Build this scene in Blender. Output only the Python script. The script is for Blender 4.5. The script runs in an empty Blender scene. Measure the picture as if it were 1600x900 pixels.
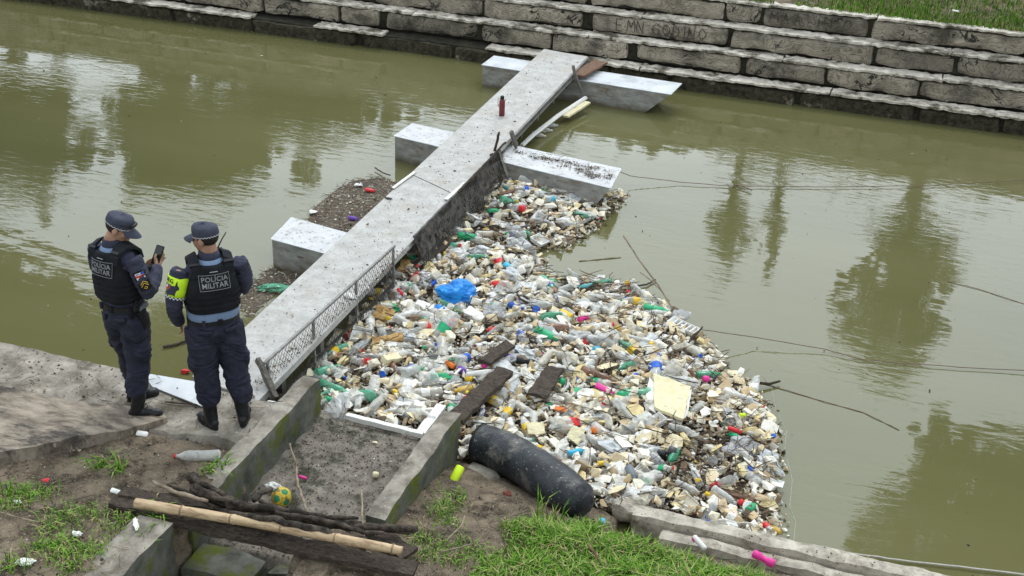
import bpy, bmesh, math, random
import numpy as np
from mathutils import Vector, Matrix, noise as mn
from mathutils.geometry import intersect_point_line

rnd = random.Random(7)
npr = np.random.RandomState(11)
SC = bpy.context.scene
COL = SC.collection
PI = math.pi

# ------------------------------------------------------------------ camera
CAM_H = 6.1                       # metres above the water (camera stands on a road bridge)
FPX = 2000.0                      # focal length in 1600-px units
CX = np.array([0.94632303, 0.17471625, -0.2719319])
CY = np.array([0.32124405, -0.41545746, 0.85099786])
CZ = np.array([0.03570702, -0.89267538, -0.44928352])
RW = np.array([CX, CY, CZ])

def P(px, py, z):
    """point at height z whose position was measured in the photograph"""
    d = RW @ np.array([px - 800.0, py - 450.0, FPX])
    t = (z - CAM_H) / d[2]
    return Vector((d[0] * t, d[1] * t, z))

cam = bpy.data.cameras.new("camera")
cam.sensor_width = 36.0
cam.lens = FPX / 1600 * 36.0
cam.clip_start = 0.1
cam.clip_end = 600
camo = bpy.data.objects.new("camera", cam)
COL.objects.link(camo)
mx = Matrix.Identity(4)
for i in range(3):
    mx[i][0] = RW[i][0]; mx[i][1] = -RW[i][1]; mx[i][2] = -RW[i][2]
mx[2][3] = CAM_H
camo.matrix_world = mx
SC.camera = camo

# ------------------------------------------------------------------ light
SUN_EL, SUN_ROT = 52.0, -8.0
w = bpy.data.worlds.new("World"); SC.world = w; w.use_nodes = True
nt = w.node_tree; nt.nodes.clear()
out = nt.nodes.new("ShaderNodeOutputWorld")
bg = nt.nodes.new("ShaderNodeBackground")
sky = nt.nodes.new("ShaderNodeTexSky"); sky.sky_type = 'NISHITA'; sky.sun_disc = False
sky.sun_elevation = math.radians(SUN_EL); sky.sun_rotation = math.radians(SUN_ROT)
sky.air_density = 1.0; sky.dust_density = 3.0; sky.altitude = 50
mixc = nt.nodes.new("ShaderNodeMixRGB"); mixc.inputs[2].default_value = (11.9, 13.1, 14.0, 1)
tc = nt.nodes.new("ShaderNodeTexCoord"); no = nt.nodes.new("ShaderNodeTexNoise")
no.inputs["Scale"].default_value = 2.6; no.inputs["Detail"].default_value = 6
rp = nt.nodes.new("ShaderNodeValToRGB")
rp.color_ramp.elements[0].position = 0.30; rp.color_ramp.elements[0].color = (0.7,) * 3 + (1,)
rp.color_ramp.elements[1].position = 0.62; rp.color_ramp.elements[1].color = (1, 1, 1, 1)
L = nt.links.new
L(tc.outputs["Generated"], no.inputs["Vector"]); L(no.outputs["Fac"], rp.inputs["Fac"])
L(rp.outputs["Color"], mixc.inputs[0]); L(sky.outputs["Color"], mixc.inputs[1])
glow = nt.nodes.new("ShaderNodeVectorMath"); glow.operation = 'DOT_PRODUCT'
ga_, ge_ = math.radians(-8), math.radians(30)
glow.inputs[1].default_value = (math.sin(ga_) * math.cos(ge_), math.cos(ga_) * math.cos(ge_), math.sin(ge_))
L(tc.outputs["Generated"], glow.inputs[0])
grp = nt.nodes.new("ShaderNodeMapRange"); grp.inputs["From Min"].default_value = 0.15; grp.inputs["From Max"].default_value = 0.95
grp.interpolation_type = 'SMOOTHSTEP'
grp.inputs["To Min"].default_value = 1.0; grp.inputs["To Max"].default_value = 2.1; L(glow.outputs["Value"], grp.inputs["Value"])
gm = nt.nodes.new("ShaderNodeVectorMath"); gm.operation = 'SCALE'; L(mixc.outputs["Color"], gm.inputs[0]); L(grp.outputs[0], gm.inputs["Scale"])
L(gm.outputs[0], bg.inputs["Color"]); bg.inputs["Strength"].default_value = 0.09
L(bg.outputs["Background"], out.inputs["Surface"])

sun = bpy.data.lights.new("sun", 'SUN'); sun.energy = 0.9; sun.angle = math.radians(14)
sun.color = (1.0, 0.97, 0.92)
suno = bpy.data.objects.new("sun", sun); COL.objects.link(suno)
el, az = math.radians(SUN_EL), math.radians(SUN_ROT)
sd = Vector((math.sin(az) * math.cos(el), math.cos(az) * math.cos(el), math.sin(el)))
suno.rotation_euler = (-sd).to_track_quat('-Z', 'Y').to_euler()

SC.view_settings.view_transform = 'Standard'; SC.view_settings.look = 'None'
SC.view_settings.exposure = -0.04; SC.view_settings.gamma = 1.0
try:
    SC.view_settings.use_curve_mapping = False
    SC.cycles.max_bounces = 8; SC.cycles.transparent_max_bounces = 12
    SC.cycles.diffuse_bounces = 3; SC.cycles.glossy_bounces = 3
    SC.cycles.caustics_reflective = False; SC.cycles.caustics_refractive = False
except Exception:
    pass

# ------------------------------------------------------------------ materials
MATS = {}
def newmat(name):
    m = bpy.data.materials.new(name); m.use_nodes = True
    t = m.node_tree; t.nodes.clear()
    o = t.nodes.new("ShaderNodeOutputMaterial"); b = t.nodes.new("ShaderNodeBsdfPrincipled")
    t.links.new(b.outputs[0], o.inputs[0]); MATS[name] = m
    return m, t, b, o

def ramp(t, stops):
    r = t.nodes.new("ShaderNodeValToRGB"); e = r.color_ramp.elements
    while len(e) < len(stops): e.new(0.5)
    for i, (p, c) in enumerate(stops):
        e[i].position = p; e[i].color = (c[0], c[1], c[2], 1)
    return r

def M(name, c1, c2=None, rough=0.8, scale=6, detail=8, pos=(0.35, 0.65), bump=0.0, bscale=None, bdist=0.01,
      stain=None, stain_scale=3, stain_pos=(0.5, 0.62), spec=0.3, metal=0.0, stretch=None, coat=0.0, speck=None,
      speck_scale=60, speck_pos=(0.62, 0.68), coords="Object"):
    m, t, b, o = newmat(name)
    b.inputs["Roughness"].default_value = rough; b.inputs["Metallic"].default_value = metal
    b.inputs["Specular IOR Level"].default_value = spec; b.inputs["Coat Weight"].default_value = coat
    if c2 is None and not bump:
        b.inputs["Base Color"].default_value = (*c1, 1); return m
    tc = t.nodes.new("ShaderNodeNewGeometry"); mp = t.nodes.new("ShaderNodeMapping")
    if stretch: mp.inputs["Scale"].default_value = stretch
    t.links.new(tc.outputs["Position"], mp.inputs["Vector"]); vec = mp.outputs[0]
    if c2 is not None:
        n = t.nodes.new("ShaderNodeTexNoise"); n.inputs["Scale"].default_value = scale; n.inputs["Detail"].default_value = detail
        n.inputs["Roughness"].default_value = 0.65
        t.links.new(vec, n.inputs["Vector"])
        r = ramp(t, [(pos[0], c1), (pos[1], c2)]); t.links.new(n.outputs["Fac"], r.inputs["Fac"]); colo = r.outputs[0]
        for (cc, ssc, sp) in ((stain, stain_scale, stain_pos), (speck, speck_scale, speck_pos)):
            if cc is None: continue
            n2 = t.nodes.new("ShaderNodeTexNoise"); n2.inputs["Scale"].default_value = ssc; n2.inputs["Detail"].default_value = 5
            n2.inputs["Roughness"].default_value = 0.7
            t.links.new(vec, n2.inputs["Vector"])
            r2 = ramp(t, [(sp[0], (0, 0, 0)), (sp[1], (1, 1, 1))]); t.links.new(n2.outputs["Fac"], r2.inputs["Fac"])
            mxn = t.nodes.new("ShaderNodeMixRGB"); mxn.inputs[2].default_value = (*cc, 1)
            t.links.new(r2.outputs[0], mxn.inputs[0]); t.links.new(colo, mxn.inputs[1]); colo = mxn.outputs[0]
        t.links.new(colo, b.inputs["Base Color"])
    else:
        b.inputs["Base Color"].default_value = (*c1, 1)
    if bump:
        nb = t.nodes.new("ShaderNodeTexNoise"); nb.inputs["Scale"].default_value = bscale or scale * 4; nb.inputs["Detail"].default_value = 8
        nb.inputs["Roughness"].default_value = 0.7
        t.links.new(vec, nb.inputs["Vector"])
        bp = t.nodes.new("ShaderNodeBump"); bp.inputs["Strength"].default_value = bump; bp.inputs["Distance"].default_value = bdist
        t.links.new(nb.outputs["Fac"], bp.inputs["Height"]); t.links.new(bp.outputs[0], b.inputs["Normal"])
    return m

def Mrand(name, stops, rough=0.5, island=False, alpha=None, spec=0.5, dirt=0.35, bump=0.0, dirtcol=(0.10, 0.075, 0.04), tscale=18):
    """colour picked per object (or per loose piece); optional thin translucent film look"""
    m, t, b, o = newmat(name)
    if island:
        g = t.nodes.new("ShaderNodeNewGeometry"); src = g.outputs["Random Per Island"]
    else:
        g = t.nodes.new("ShaderNodeObjectInfo"); src = g.outputs["Random"]
    r = ramp(t, stops); r.color_ramp.interpolation = 'CONSTANT' if len(stops) > 3 else 'LINEAR'
    t.links.new(src, r.inputs["Fac"])
    tc = t.nodes.new("ShaderNodeNewGeometry"); n = t.nodes.new("ShaderNodeTexNoise")
    n.inputs["Scale"].default_value = tscale; n.inputs["Detail"].default_value = 5
    t.links.new(tc.outputs["Position"], n.inputs["Vector"])
    r2 = ramp(t, [(0.5, (0, 0, 0)), (0.72, (dirt,) * 3)]); t.links.new(n.outputs["Fac"], r2.inputs["Fac"])
    mi = t.nodes.new("ShaderNodeMixRGB"); mi.inputs[2].default_value = (*dirtcol, 1)
    t.links.new(r2.outputs[0], mi.inputs[0]); t.links.new(r.outputs[0], mi.inputs[1])
    t.links.new(mi.outputs[0], b.inputs["Base Color"])
    b.inputs["Roughness"].default_value = rough; b.inputs["Specular IOR Level"].default_value = spec
    if bump:
        bp = t.nodes.new("ShaderNodeBump"); bp.inputs["Strength"].default_value = bump; bp.inputs["Distance"].default_value = 0.006
        t.links.new(n.outputs["Fac"], bp.inputs["Height"]); t.links.new(bp.outputs[0], b.inputs["Normal"])
    if alpha is not None:
        lw = t.nodes.new("ShaderNodeLayerWeight"); lw.inputs["Blend"].default_value = 0.35
        r3 = ramp(t, [(0.0, (alpha,) * 3), (0.9, (min(1, alpha + 0.55),) * 3)])
        t.links.new(lw.outputs["Facing"], r3.inputs["Fac"]); t.links.new(r3.outputs[0], b.inputs["Alpha"])
    return m

conc = M("weathered_concrete", (0.15, 0.132, 0.106), (0.40, 0.36, 0.30), 0.9, 5, bump=0.6, bscale=30, bdist=0.015,
         stain=(0.10, 0.085, 0.06), stain_scale=2.2, stain_pos=(0.48, 0.66), speck=(0.42, 0.4, 0.36), speck_scale=45, speck_pos=(0.6, 0.7))
conc_pale = M("pale_concrete", (0.28, 0.25, 0.20), (0.58, 0.53, 0.44), 0.9, 7, bump=0.5, bscale=35, bdist=0.012,
              stain=(0.16, 0.13, 0.09), stain_scale=5, stain_pos=(0.52, 0.68))
conc_moss = M("mossy_concrete", (0.06, 0.065, 0.05), (0.17, 0.165, 0.14), 0.92, 5, bump=0.6, bscale=26, bdist=0.015,
              stain=(0.10, 0.12, 0.012), stain_scale=3.4, stain_pos=(0.50, 0.62))
slabm = M("brown_slab", (0.13, 0.105, 0.08), (0.38, 0.32, 0.25), 0.9, 3.5, bump=0.5, bscale=22, bdist=0.015,
          stain=(0.07, 0.06, 0.05), stain_scale=2.0, stretch=(1, 2.2, 1), speck=(0.44, 0.38, 0.28), speck_scale=9, speck_pos=(0.58, 0.72))
soil = M("damp_soil", (0.115, 0.088, 0.058), (0.31, 0.242, 0.168), 0.95, 4.5, bump=1.0, bscale=55, bdist=0.03,
         stain=(0.06, 0.045, 0.03), stain_scale=5, speck=(0.42, 0.36, 0.28), speck_scale=75, speck_pos=(0.56, 0.66))
silt = M("channel_silt", (0.12, 0.105, 0.086), (0.30, 0.265, 0.22), 0.9, 9, bump=0.9, bscale=60, bdist=0.015,
         stain=(0.05, 0.05, 0.035), stain_scale=4, speck=(0.33, 0.28, 0.2), speck_scale=95, speck_pos=(0.62, 0.68))
stonem = None
alu = M("dusty_aluminium", (0.36, 0.35, 0.33), (0.50, 0.49, 0.465), 0.62, 7, bump=0.25, bscale=120, bdist=0.004,
        stain=(0.36, 0.33, 0.28), stain_scale=2.6, stain_pos=(0.50, 0.75), speck=(0.22, 0.20, 0.17), speck_scale=34, speck_pos=(0.56, 0.68), spec=0.4)
alu_white = M("pale_sheet_metal", (0.46, 0.465, 0.47), (0.60, 0.605, 0.61), 0.45, 4, bump=0.1, bscale=30, spec=0.5,
              speck=(0.20, 0.18, 0.15), speck_scale=19, speck_pos=(0.56, 0.63))
alu_clean = M("clean_sheet_metal", (0.52, 0.545, 0.57), (0.68, 0.70, 0.72), 0.35, 3, spec=0.5, stain=(0.42, 0.44, 0.45), stain_scale=2.5, bump=.03, bscale=9)
hull = M("hull_metal", (0.19, 0.185, 0.17), (0.36, 0.355, 0.33), 0.6, 5, stretch=(1, 1, 2.5), bump=0.15, bscale=25,
         stain=(0.16, 0.10, 0.05), stain_scale=3.5, stain_pos=(0.56, 0.72), speck=(0.13, 0.11, 0.09), speck_scale=28)
def waterline(m, col, z0, z1):
    t = m.node_tree; b = [n for n in t.nodes if n.type == 'BSDF_PRINCIPLED'][0]; src = b.inputs["Base Color"].links[0].from_socket
    g = t.nodes.new("ShaderNodeNewGeometry"); sp = t.nodes.new("ShaderNodeSeparateXYZ"); t.links.new(g.outputs["Position"], sp.inputs[0])
    n = t.nodes.new("ShaderNodeTexNoise"); n.inputs["Scale"].default_value = 7; n.inputs["Detail"].default_value = 6; t.links.new(g.outputs["Position"], n.inputs["Vector"])
    ad = t.nodes.new("ShaderNodeMath"); ad.operation = 'MULTIPLY_ADD'; ad.inputs[1].default_value = -.14; t.links.new(n.outputs["Fac"], ad.inputs[0]); t.links.new(sp.outputs["Z"], ad.inputs[2])
    mr = t.nodes.new("ShaderNodeMapRange"); mr.inputs["From Min"].default_value = z0 - .07; mr.inputs["From Max"].default_value = z1 - .07; mr.inputs["To Min"].default_value = .85; mr.inputs["To Max"].default_value = 0
    t.links.new(ad.outputs[0], mr.inputs["Value"])
    mi = t.nodes.new("ShaderNodeMixRGB"); mi.inputs[2].default_value = (*col, 1); t.links.new(mr.outputs[0], mi.inputs[0]); t.links.new(src, mi.inputs[1]); t.links.new(mi.outputs[0], b.inputs["Base Color"])
waterline(hull, (0.11, 0.085, 0.05), 0.02, 0.10)
darkmetal = M("tarnished_metal", (0.05, 0.045, 0.04), (0.14, 0.13, 0.12), 0.6, 12, bump=0.3)
steel = M("grey_steel", (0.17, 0.165, 0.155), (0.33, 0.32, 0.30), 0.55, 14, bump=0.2)
rust = M("rusty_wire", (0.12, 0.075, 0.05), (0.22, 0.15, 0.11), 0.8, 12)
blackrub = M("black_sheeting", (0.012, 0.014, 0.017), (0.035, 0.04, 0.045), 0.42, 6, bump=0.45, bscale=16, bdist=0.02,
             stain=(0.22, 0.20, 0.17), stain_scale=4.2, stain_pos=(0.52, 0.74), speck=(0.42, 0.41, 0.37), speck_scale=38, speck_pos=(0.635, 0.66))
wood_dark = M("rotten_wood", (0.030, 0.023, 0.018), (0.105, 0.08, 0.06), 0.9, 7, stretch=(4, 9, 9), bump=0.9, bscale=10, bdist=0.015)
wood_brown = M("brown_wood", (0.10, 0.055, 0.035), (0.23, 0.14, 0.09), 0.85, 6, stretch=(4, 9, 9), bump=0.5, bscale=10)
wood_grey = M("grey_plank", (0.09, 0.08, 0.07), (0.21, 0.19, 0.165), 0.9, 6, stretch=(4, 9, 9), bump=0.5, bscale=10)
stickm = M("dry_stick", (0.17, 0.13, 0.09), (0.36, 0.29, 0.21), 0.9, 14, bump=0.4)
branchm = M("charred_branch", (0.03, 0.024, 0.018), (0.20, 0.155, 0.12), 0.92, 13, pos=(.42, .75), bump=1.0, bscale=40, bdist=0.03)
bamboo = M("bamboo_cane", (0.42, 0.29, 0.165), (0.62, 0.47, 0.29), 0.55, 5, stretch=(1, 6, 6), bump=0.15, stain=(0.30, 0.2, 0.12), stain_scale=6)
bamring = M("bamboo_node", (0.20, 0.13, 0.08), (0.33, 0.23, 0.15), 0.7, 20)
redm = M("red_plastic", (0.62, 0.03, 0.035), rough=0.4)
whitem = M("white_plastic", (0.78, 0.78, 0.75), (0.66, 0.64, 0.58), 0.5, 12)
bluem = M("blue_plastic", (0.02, 0.13, 0.60), (0.015, 0.08, 0.42), 0.4, 14, bump=0.1)
bagblue = M("blue_film", (0.012, 0.19, 0.62), (0.02, 0.30, 0.80), 0.35, 9, bump=0.5, bscale=25, bdist=0.02)
yellowm = M("yellow_plastic", (0.80, 0.55, 0.03), (0.72, 0.45, 0.03), 0.5, 12)
limem = M("lime_plastic", (0.62, 0.83, 0.02), rough=0.4)
greenm = M("green_plastic", (0.02, 0.30, 0.12), (0.03, 0.40, 0.18), 0.35, 9)
pinkm = M("pink_plastic", (0.78, 0.04, 0.30), (0.68, 0.05, 0.28), 0.4, 10)
orangem = M("orange_plastic", (0.80, 0.20, 0.03), rough=0.5)
cyanm = M("cyan_plastic", (0.05, 0.42, 0.62), rough=0.4)
purplem = M("purple_plastic", (0.12, 0.04, 0.32), rough=0.4)
blackm = M("black_plastic", (0.015, 0.015, 0.017), rough=0.45)
greypl = M("grey_plastic", (0.16, 0.18, 0.20), rough=0.5)
creamfoam = M("yellowed_foam", (0.66, 0.58, 0.34), (0.78, 0.73, 0.52), 0.85, 9, bump=0.5, bscale=40, stain=(0.42, 0.30, 0.12), stain_scale=9, stain_pos=(0.56, 0.72))
orangefoam = M("ochre_foam", (0.42, 0.24, 0.08), (0.62, 0.42, 0.18), 0.9, 12, bump=1.0, bscale=30, bdist=0.02, stain=(0.18, 0.09, 0.03), stain_scale=9)
whitefoam = M("white_foam", (0.72, 0.71, 0.66), (0.82, 0.81, 0.78), 0.8, 8, bump=0.3, bscale=40, stain=(0.45, 0.39, 0.28), stain_scale=8, stain_pos=(0.58, 0.75))
foam_stops = [(0, (0.78, 0.76, 0.70)), (0.20, (0.62, 0.52, 0.36)), (0.36, (0.80, 0.79, 0.76)), (0.50, (0.46, 0.37, 0.25)),
              (0.60, (0.70, 0.60, 0.40)), (0.74, (0.74, 0.70, 0.60)), (0.86, (0.33, 0.26, 0.18)), (0.93, (0.83, 0.82, 0.80))]
foam_ind = Mrand("foam_scrap", foam_stops, 0.85, dirt=0.6, bump=0.4, tscale=30)
foam_isl = Mrand("small_foam_scraps", [(0, (0.68, 0.64, 0.55)), (0.13, (0.50, 0.40, 0.26)), (0.26, (0.80, 0.78, 0.72)), (0.36, (0.30, 0.22, 0.14)),
             (0.44, (0.60, 0.50, 0.33)), (0.58, (0.74, 0.66, 0.50)), (0.74, (0.13, 0.095, 0.06)), (0.79, (0.05, 0.04, 0.03)), (0.84, (0.80, 0.78, 0.74)),
             (0.935, (0.40, 0.30, 0.19)), (0.97, (0.20, 0.17, 0.15))], 0.85, island=True, dirt=0.5)
foam_top = Mrand("pale_foam_scraps", [(0, (0.82, 0.76, 0.62)), (0.16, (0.72, 0.59, 0.38)), (0.30, (0.84, 0.81, 0.74)), (0.42, (0.62, 0.47, 0.27)),
             (0.56, (0.76, 0.70, 0.56)), (0.72, (0.38, 0.29, 0.18)), (0.78, (0.84, 0.80, 0.70)), (0.88, (0.72, 0.66, 0.50)), (0.96, (0.16, 0.12, 0.08))], 0.85, island=True, dirt=0.35)
col_isl = Mrand("coloured_scraps", [(0, (0.6, 0.04, 0.05)), (0.14, (0.02, 0.15, 0.55)), (0.28, (0.75, 0.5, 0.04)), (0.42, (0.02, 0.3, 0.12)),
             (0.58, (0.7, 0.1, 0.3)), (0.70, (0.1, 0.45, 0.6)), (0.82, (0.72, 0.22, 0.04)), (0.92, (0.03, 0.03, 0.04))], 0.4, island=True, dirt=0.4)
twig_isl = Mrand("twigs_and_bark", [(0, (0.05, 0.036, 0.024)), (0.3, (0.12, 0.08, 0.05)), (0.55, (0.03, 0.024, 0.018)), (0.75, (0.22, 0.155, 0.09)), (0.92, (0.34, 0.27, 0.18))], 0.9, island=True)
twig_obj = Mrand("stick_wood", [(0, (0.06, 0.042, 0.028)), (0.3, (0.15, 0.10, 0.06)), (0.55, (0.035, 0.028, 0.02)), (0.75, (0.26, 0.19, 0.12)), (0.92, (0.38, 0.30, 0.20))], 0.9, bump=0.4)
clear_m = Mrand("clear_bottle_plastic", [(0, (0.64, 0.65, 0.61)), (0.5, (0.86, 0.87, 0.84)), (1, (0.74, 0.69, 0.56))], 0.14, alpha=0.36, spec=0.7, dirt=0.6, dirtcol=(0.30, 0.27, 0.21), bump=0.5, tscale=30)
green_m = Mrand("green_bottle_plastic", [(0, (0.03, 0.26, 0.14)), (0.5, (0.10, 0.50, 0.30)), (1, (0.04, 0.34, 0.17))], 0.2, alpha=0.62, spec=0.7, dirt=0.4, bump=0.4, dirtcol=(0.16, 0.16, 0.1))
brown_m = Mrand("brown_bottle_plastic", [(0, (0.16, 0.055, 0.02)), (0.5, (0.24, 0.10, 0.04)), (1, (0.12, 0.05, 0.02))], 0.2, alpha=0.75, spec=0.7)
film_m = Mrand("crumpled_film", [(0, (0.70, 0.72, 0.72)), (0.25, (0.80, 0.80, 0.78)), (0.5, (0.62, 0.66, 0.68)), (0.7, (0.66, 0.60, 0.52)), (0.85, (0.45, 0.46, 0.46))], 0.3, alpha=0.5, spec=0.6, dirt=0.5, bump=0.8, dirtcol=(0.3, 0.26, 0.2))
cap_m = Mrand("bottle_caps", [(0, (0.62, 0.03, 0.04)), (0.24, (0.04, 0.16, 0.55)), (0.42, (0.76, 0.76, 0.74)), (0.62, (0.75, 0.52, 0.03)), (0.75, (0.02, 0.28, 0.10)), (0.86, (0.03, 0.03, 0.035)), (0.93, (0.75, 0.2, 0.03))], 0.4, dirt=0.2)
label_m = Mrand("bottle_labels", [(0, (0.62, 0.05, 0.06)), (0.2, (0.76, 0.76, 0.74)), (0.42, (0.05, 0.25, 0.60)), (0.60, (0.75, 0.50, 0.05)), (0.72, (0.70, 0.22, 0.04)), (0.84, (0.03, 0.28, 0.18)), (0.93, (0.30, 0.08, 0.35))], 0.5, dirt=0.4)
plate_m = Mrand("tray_plastic", [(0, (0.80, 0.79, 0.76)), (0.25, (0.72, 0.69, 0.60)), (0.45, (0.83, 0.83, 0.82)), (0.62, (0.66, 0.56, 0.38)), (0.80, (0.55, 0.52, 0.46)), (0.90, (0.74, 0.66, 0.42))], 0.55, dirt=0.55)
jar_m = Mrand("coloured_container_plastic", [(0, (0.05, 0.2, 0.6)), (0.15, (0.72, 0.72, 0.7)), (0.30, (0.7, 0.46, 0.06)), (0.42, (0.6, 0.05, 0.06)), (0.55, (0.14, 0.15, 0.17)), (0.68, (0.05, 0.32, 0.2)), (0.78, (0.70, 0.08, 0.3)), (0.86, (0.03, 0.03, 0.035)), (0.94, (0.15, 0.5, 0.6))], 0.4, dirt=0.35)
grassm = Mrand("grass_blades", [(0, (0.095, 0.20, 0.02)), (0.3, (0.16, 0.31, 0.035)), (0.6, (0.05, 0.12, 0.015)), (0.72, (0.24, 0.36, 0.08)), (0.84, (0.38, 0.31, 0.16))], 0.8, island=True, dirt=0, spec=0.12)
leafm = Mrand("tree_leaves", [(0, (0.03, 0.055, 0.014)), (0.35, (0.055, 0.09, 0.02)), (0.7, (0.04, 0.065, 0.02)), (0.9, (0.09, 0.12, 0.035))], 0.6, island=True, dirt=0)
barkm = M("tree_bark", (0.06, 0.05, 0.04), (0.13, 0.11, 0.085), 0.9, 9, bump=0.6)

# ------------------------------------------------------------------ object helpers
def tag(o, label=None, cat=None, group=None, kind=None):
    if label: o["label"] = label
    if cat: o["category"] = cat
    if group: o["group"] = group
    if kind: o["kind"] = kind
    return o

def link(name, me, m=None, parent=None, smooth=False):
    if isinstance(m, (list, tuple)):
        for q in m: me.materials.append(q)
    elif m is not None and len(me.materials) == 0:
        me.materials.append(m)
    if smooth:
        me.polygons.foreach_set("use_smooth", [True] * len(me.polygons))
    o = bpy.data.objects.new(name, me); COL.objects.link(o)
    if parent is not None: o.parent = parent
    return o

def empty(name, loc, rz=0):
    o = bpy.data.objects.new(name, None); o.empty_display_size = 0.1
    COL.objects.link(o); o.location = loc; o.rotation_euler = (0, 0, rz); return o

def place(o, name, me_m, loc=None): pass

class MB:
    def __init__(s): s.v = []; s.f = []; s.mi = []
    def add(s, vs, fs, mi=0):
        b = len(s.v); s.v += [tuple(v) for v in vs]; s.f += [tuple(i + b for i in f) for f in fs]; s.mi += [mi] * len(fs); return s
    def box(s, c, d, R=None, mi=0, jit=0.0):
        vs = []
        for x in (-1, 1):
            for y in (-1, 1):
                for z in (-1, 1):
                    p = Vector((x * d[0] / 2, y * d[1] / 2, z * d[2] / 2))
                    if jit: p += Vector([rnd.uniform(-jit, jit) for _ in range(3)])
                    if R is not None: p = R @ p
                    vs.append(p + Vector(c))
        return s.add(vs, [(0, 1, 3, 2), (4, 6, 7, 5), (0, 4, 5, 1), (2, 3, 7, 6), (0, 2, 6, 4), (1, 5, 7, 3)], mi)
    def tube(s, pts, rad, n=8, mi=0, flat=None, caps=True):
        """pts list of Vector; rad scalar / list; flat=(sx,sy) list of section radii in a stable frame"""
        pts = [Vector(p) for p in pts]; k = len(pts)
        rings = []
        up = Vector((0, 0, 1))
        prev = None
        for i, p in enumerate(pts):
            t = (pts[min(i + 1, k - 1)] - pts[max(i - 1, 0)]).normalized()
            if prev is None:
                a = up if abs(t.dot(up)) < 0.95 else Vector((0, 1, 0))
                u = a.cross(t).normalized()
            else:
                u = (prev - t * prev.dot(t)).normalized()
            prev = u; v = t.cross(u)
            r = rad[i] if isinstance(rad, (list, tuple)) else rad
            ru, rv = (r if isinstance(r, (list, tuple)) else (r, r))
            rings.append([p + u * math.cos(a * 2 * PI / n) * ru + v * math.sin(a * 2 * PI / n) * rv for a in range(n)])
        vs = [q for r in rings for q in r]; fs = []
        for i in range(k - 1):
            for a in range(n):
                b = (a + 1) % n
                fs.append((i * n + a, i * n + b, (i + 1) * n + b, (i + 1) * n + a))
        if caps:
            fs.append(tuple(range(n - 1, -1, -1))); fs.append(tuple((k - 1) * n + a for a in range(n)))
        return s.add(vs, fs, mi)
    def rings(s, secs, n=20, e=2.0, mi=0, caps=True):
        """vertical loft: secs = (z, cx, cy, rx, ry)"""
        vs = []
        for (z, cx, cy, rx, ry) in secs:
            for a in range(n):
                th = 2 * PI * a / n; c, q = math.cos(th), math.sin(th)
                vs.append((cx + rx * math.copysign(abs(c) ** (2 / e), c), cy + ry * math.copysign(abs(q) ** (2 / e), q), z))
        fs = []
        for i in range(len(secs) - 1):
            for a in range(n):
                b = (a + 1) % n
                fs.append((i * n + a, i * n + b, (i + 1) * n + b, (i + 1) * n + a))
        if caps:
            fs.append(tuple(range(n - 1, -1, -1))); fs.append(tuple((len(secs) - 1) * n + a for a in range(n)))
        return s.add(vs, fs, mi)
    def ellipsoid(s, c, r, n=16, m=10, R=None, mi=0):
        vs = []; fs = []
        c = Vector(c)
        for j in range(1, m):
            ph = PI * j / m
            for a in range(n):
                th = 2 * PI * a / n
                p = Vector((r[0] * math.sin(ph) * math.cos(th), r[1] * math.sin(ph) * math.sin(th), r[2] * math.cos(ph)))
                if R is not None: p = R @ p
                vs.append(p + c)
        pt = Vector((0, 0, r[2])); pb = Vector((0, 0, -r[2]))
        if R is not None: pt = R @ pt; pb = R @ pb
        vs += [pt + c, pb + c]; T = len(vs) - 2; B = T + 1
        for j in range(m - 2):
            for a in range(n):
                b = (a + 1) % n
                fs.append((j * n + a, (j + 1) * n + a, (j + 1) * n + b, j * n + b))
        for a in range(n):
            b = (a + 1) % n
            fs.append((T, a, b)); fs.append((B, (m - 2) * n + b, (m - 2) * n + a))
        return s.add(vs, fs, mi)
    def mesh(s, name):
        me = bpy.data.meshes.new(name); me.from_pydata(s.v, [], s.f)
        if any(s.mi): me.polygons.foreach_set("material_index", s.mi)
        me.validate(); me.update(); return me
    def build(s, name, m, parent=None, smooth=False):
        return link(name, s.mesh(name), m, parent, smooth)

def evaluated(me, mods):
    """run modifiers on a mesh and return the resulting mesh"""
    o = bpy.data.objects.new("working_copy", me); COL.objects.link(o)
    for ty, kw in mods:
        md = o.modifiers.new(ty, ty)
        for k, v in kw.items(): setattr(md, k, v)
    dg = bpy.context.evaluated_depsgraph_get(); dg.update()
    r = bpy.data.meshes.new_from_object(o.evaluated_get(dg))
    bpy.data.objects.remove(o); return r

def remeshed(mb, voxel, smooth=4, wrinkle=None, subs=0):
    me = mb.mesh("body_source")
    mods = [("REMESH", dict(mode='VOXEL', voxel_size=voxel, use_smooth_shade=True))]
    if smooth: mods.append(("SMOOTH", dict(factor=0.5, iterations=smooth)))
    r = evaluated(me, mods)
    if wrinkle:
        n = len(r.vertices); co = np.empty(n * 3); r.vertices.foreach_get("co", co); co = co.reshape(-1, 3)
        nr = np.empty(n * 3); r.vertex_normals.foreach_get("vector", nr); nr = nr.reshape(-1, 3)
        amp, sc = wrinkle
        for i in range(n):
            p = co[i]
            d = mn.noise(Vector((p[0] * sc[0], p[1] * sc[1], p[2] * sc[2] + 3 * mn.noise(Vector(p) * 6))))
            d = 1 - 2 * abs(d) ** 0.8
            co[i] += nr[i] * amp * d
        r.vertices.foreach_set("co", co.ravel()); r.update()
    return r

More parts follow.
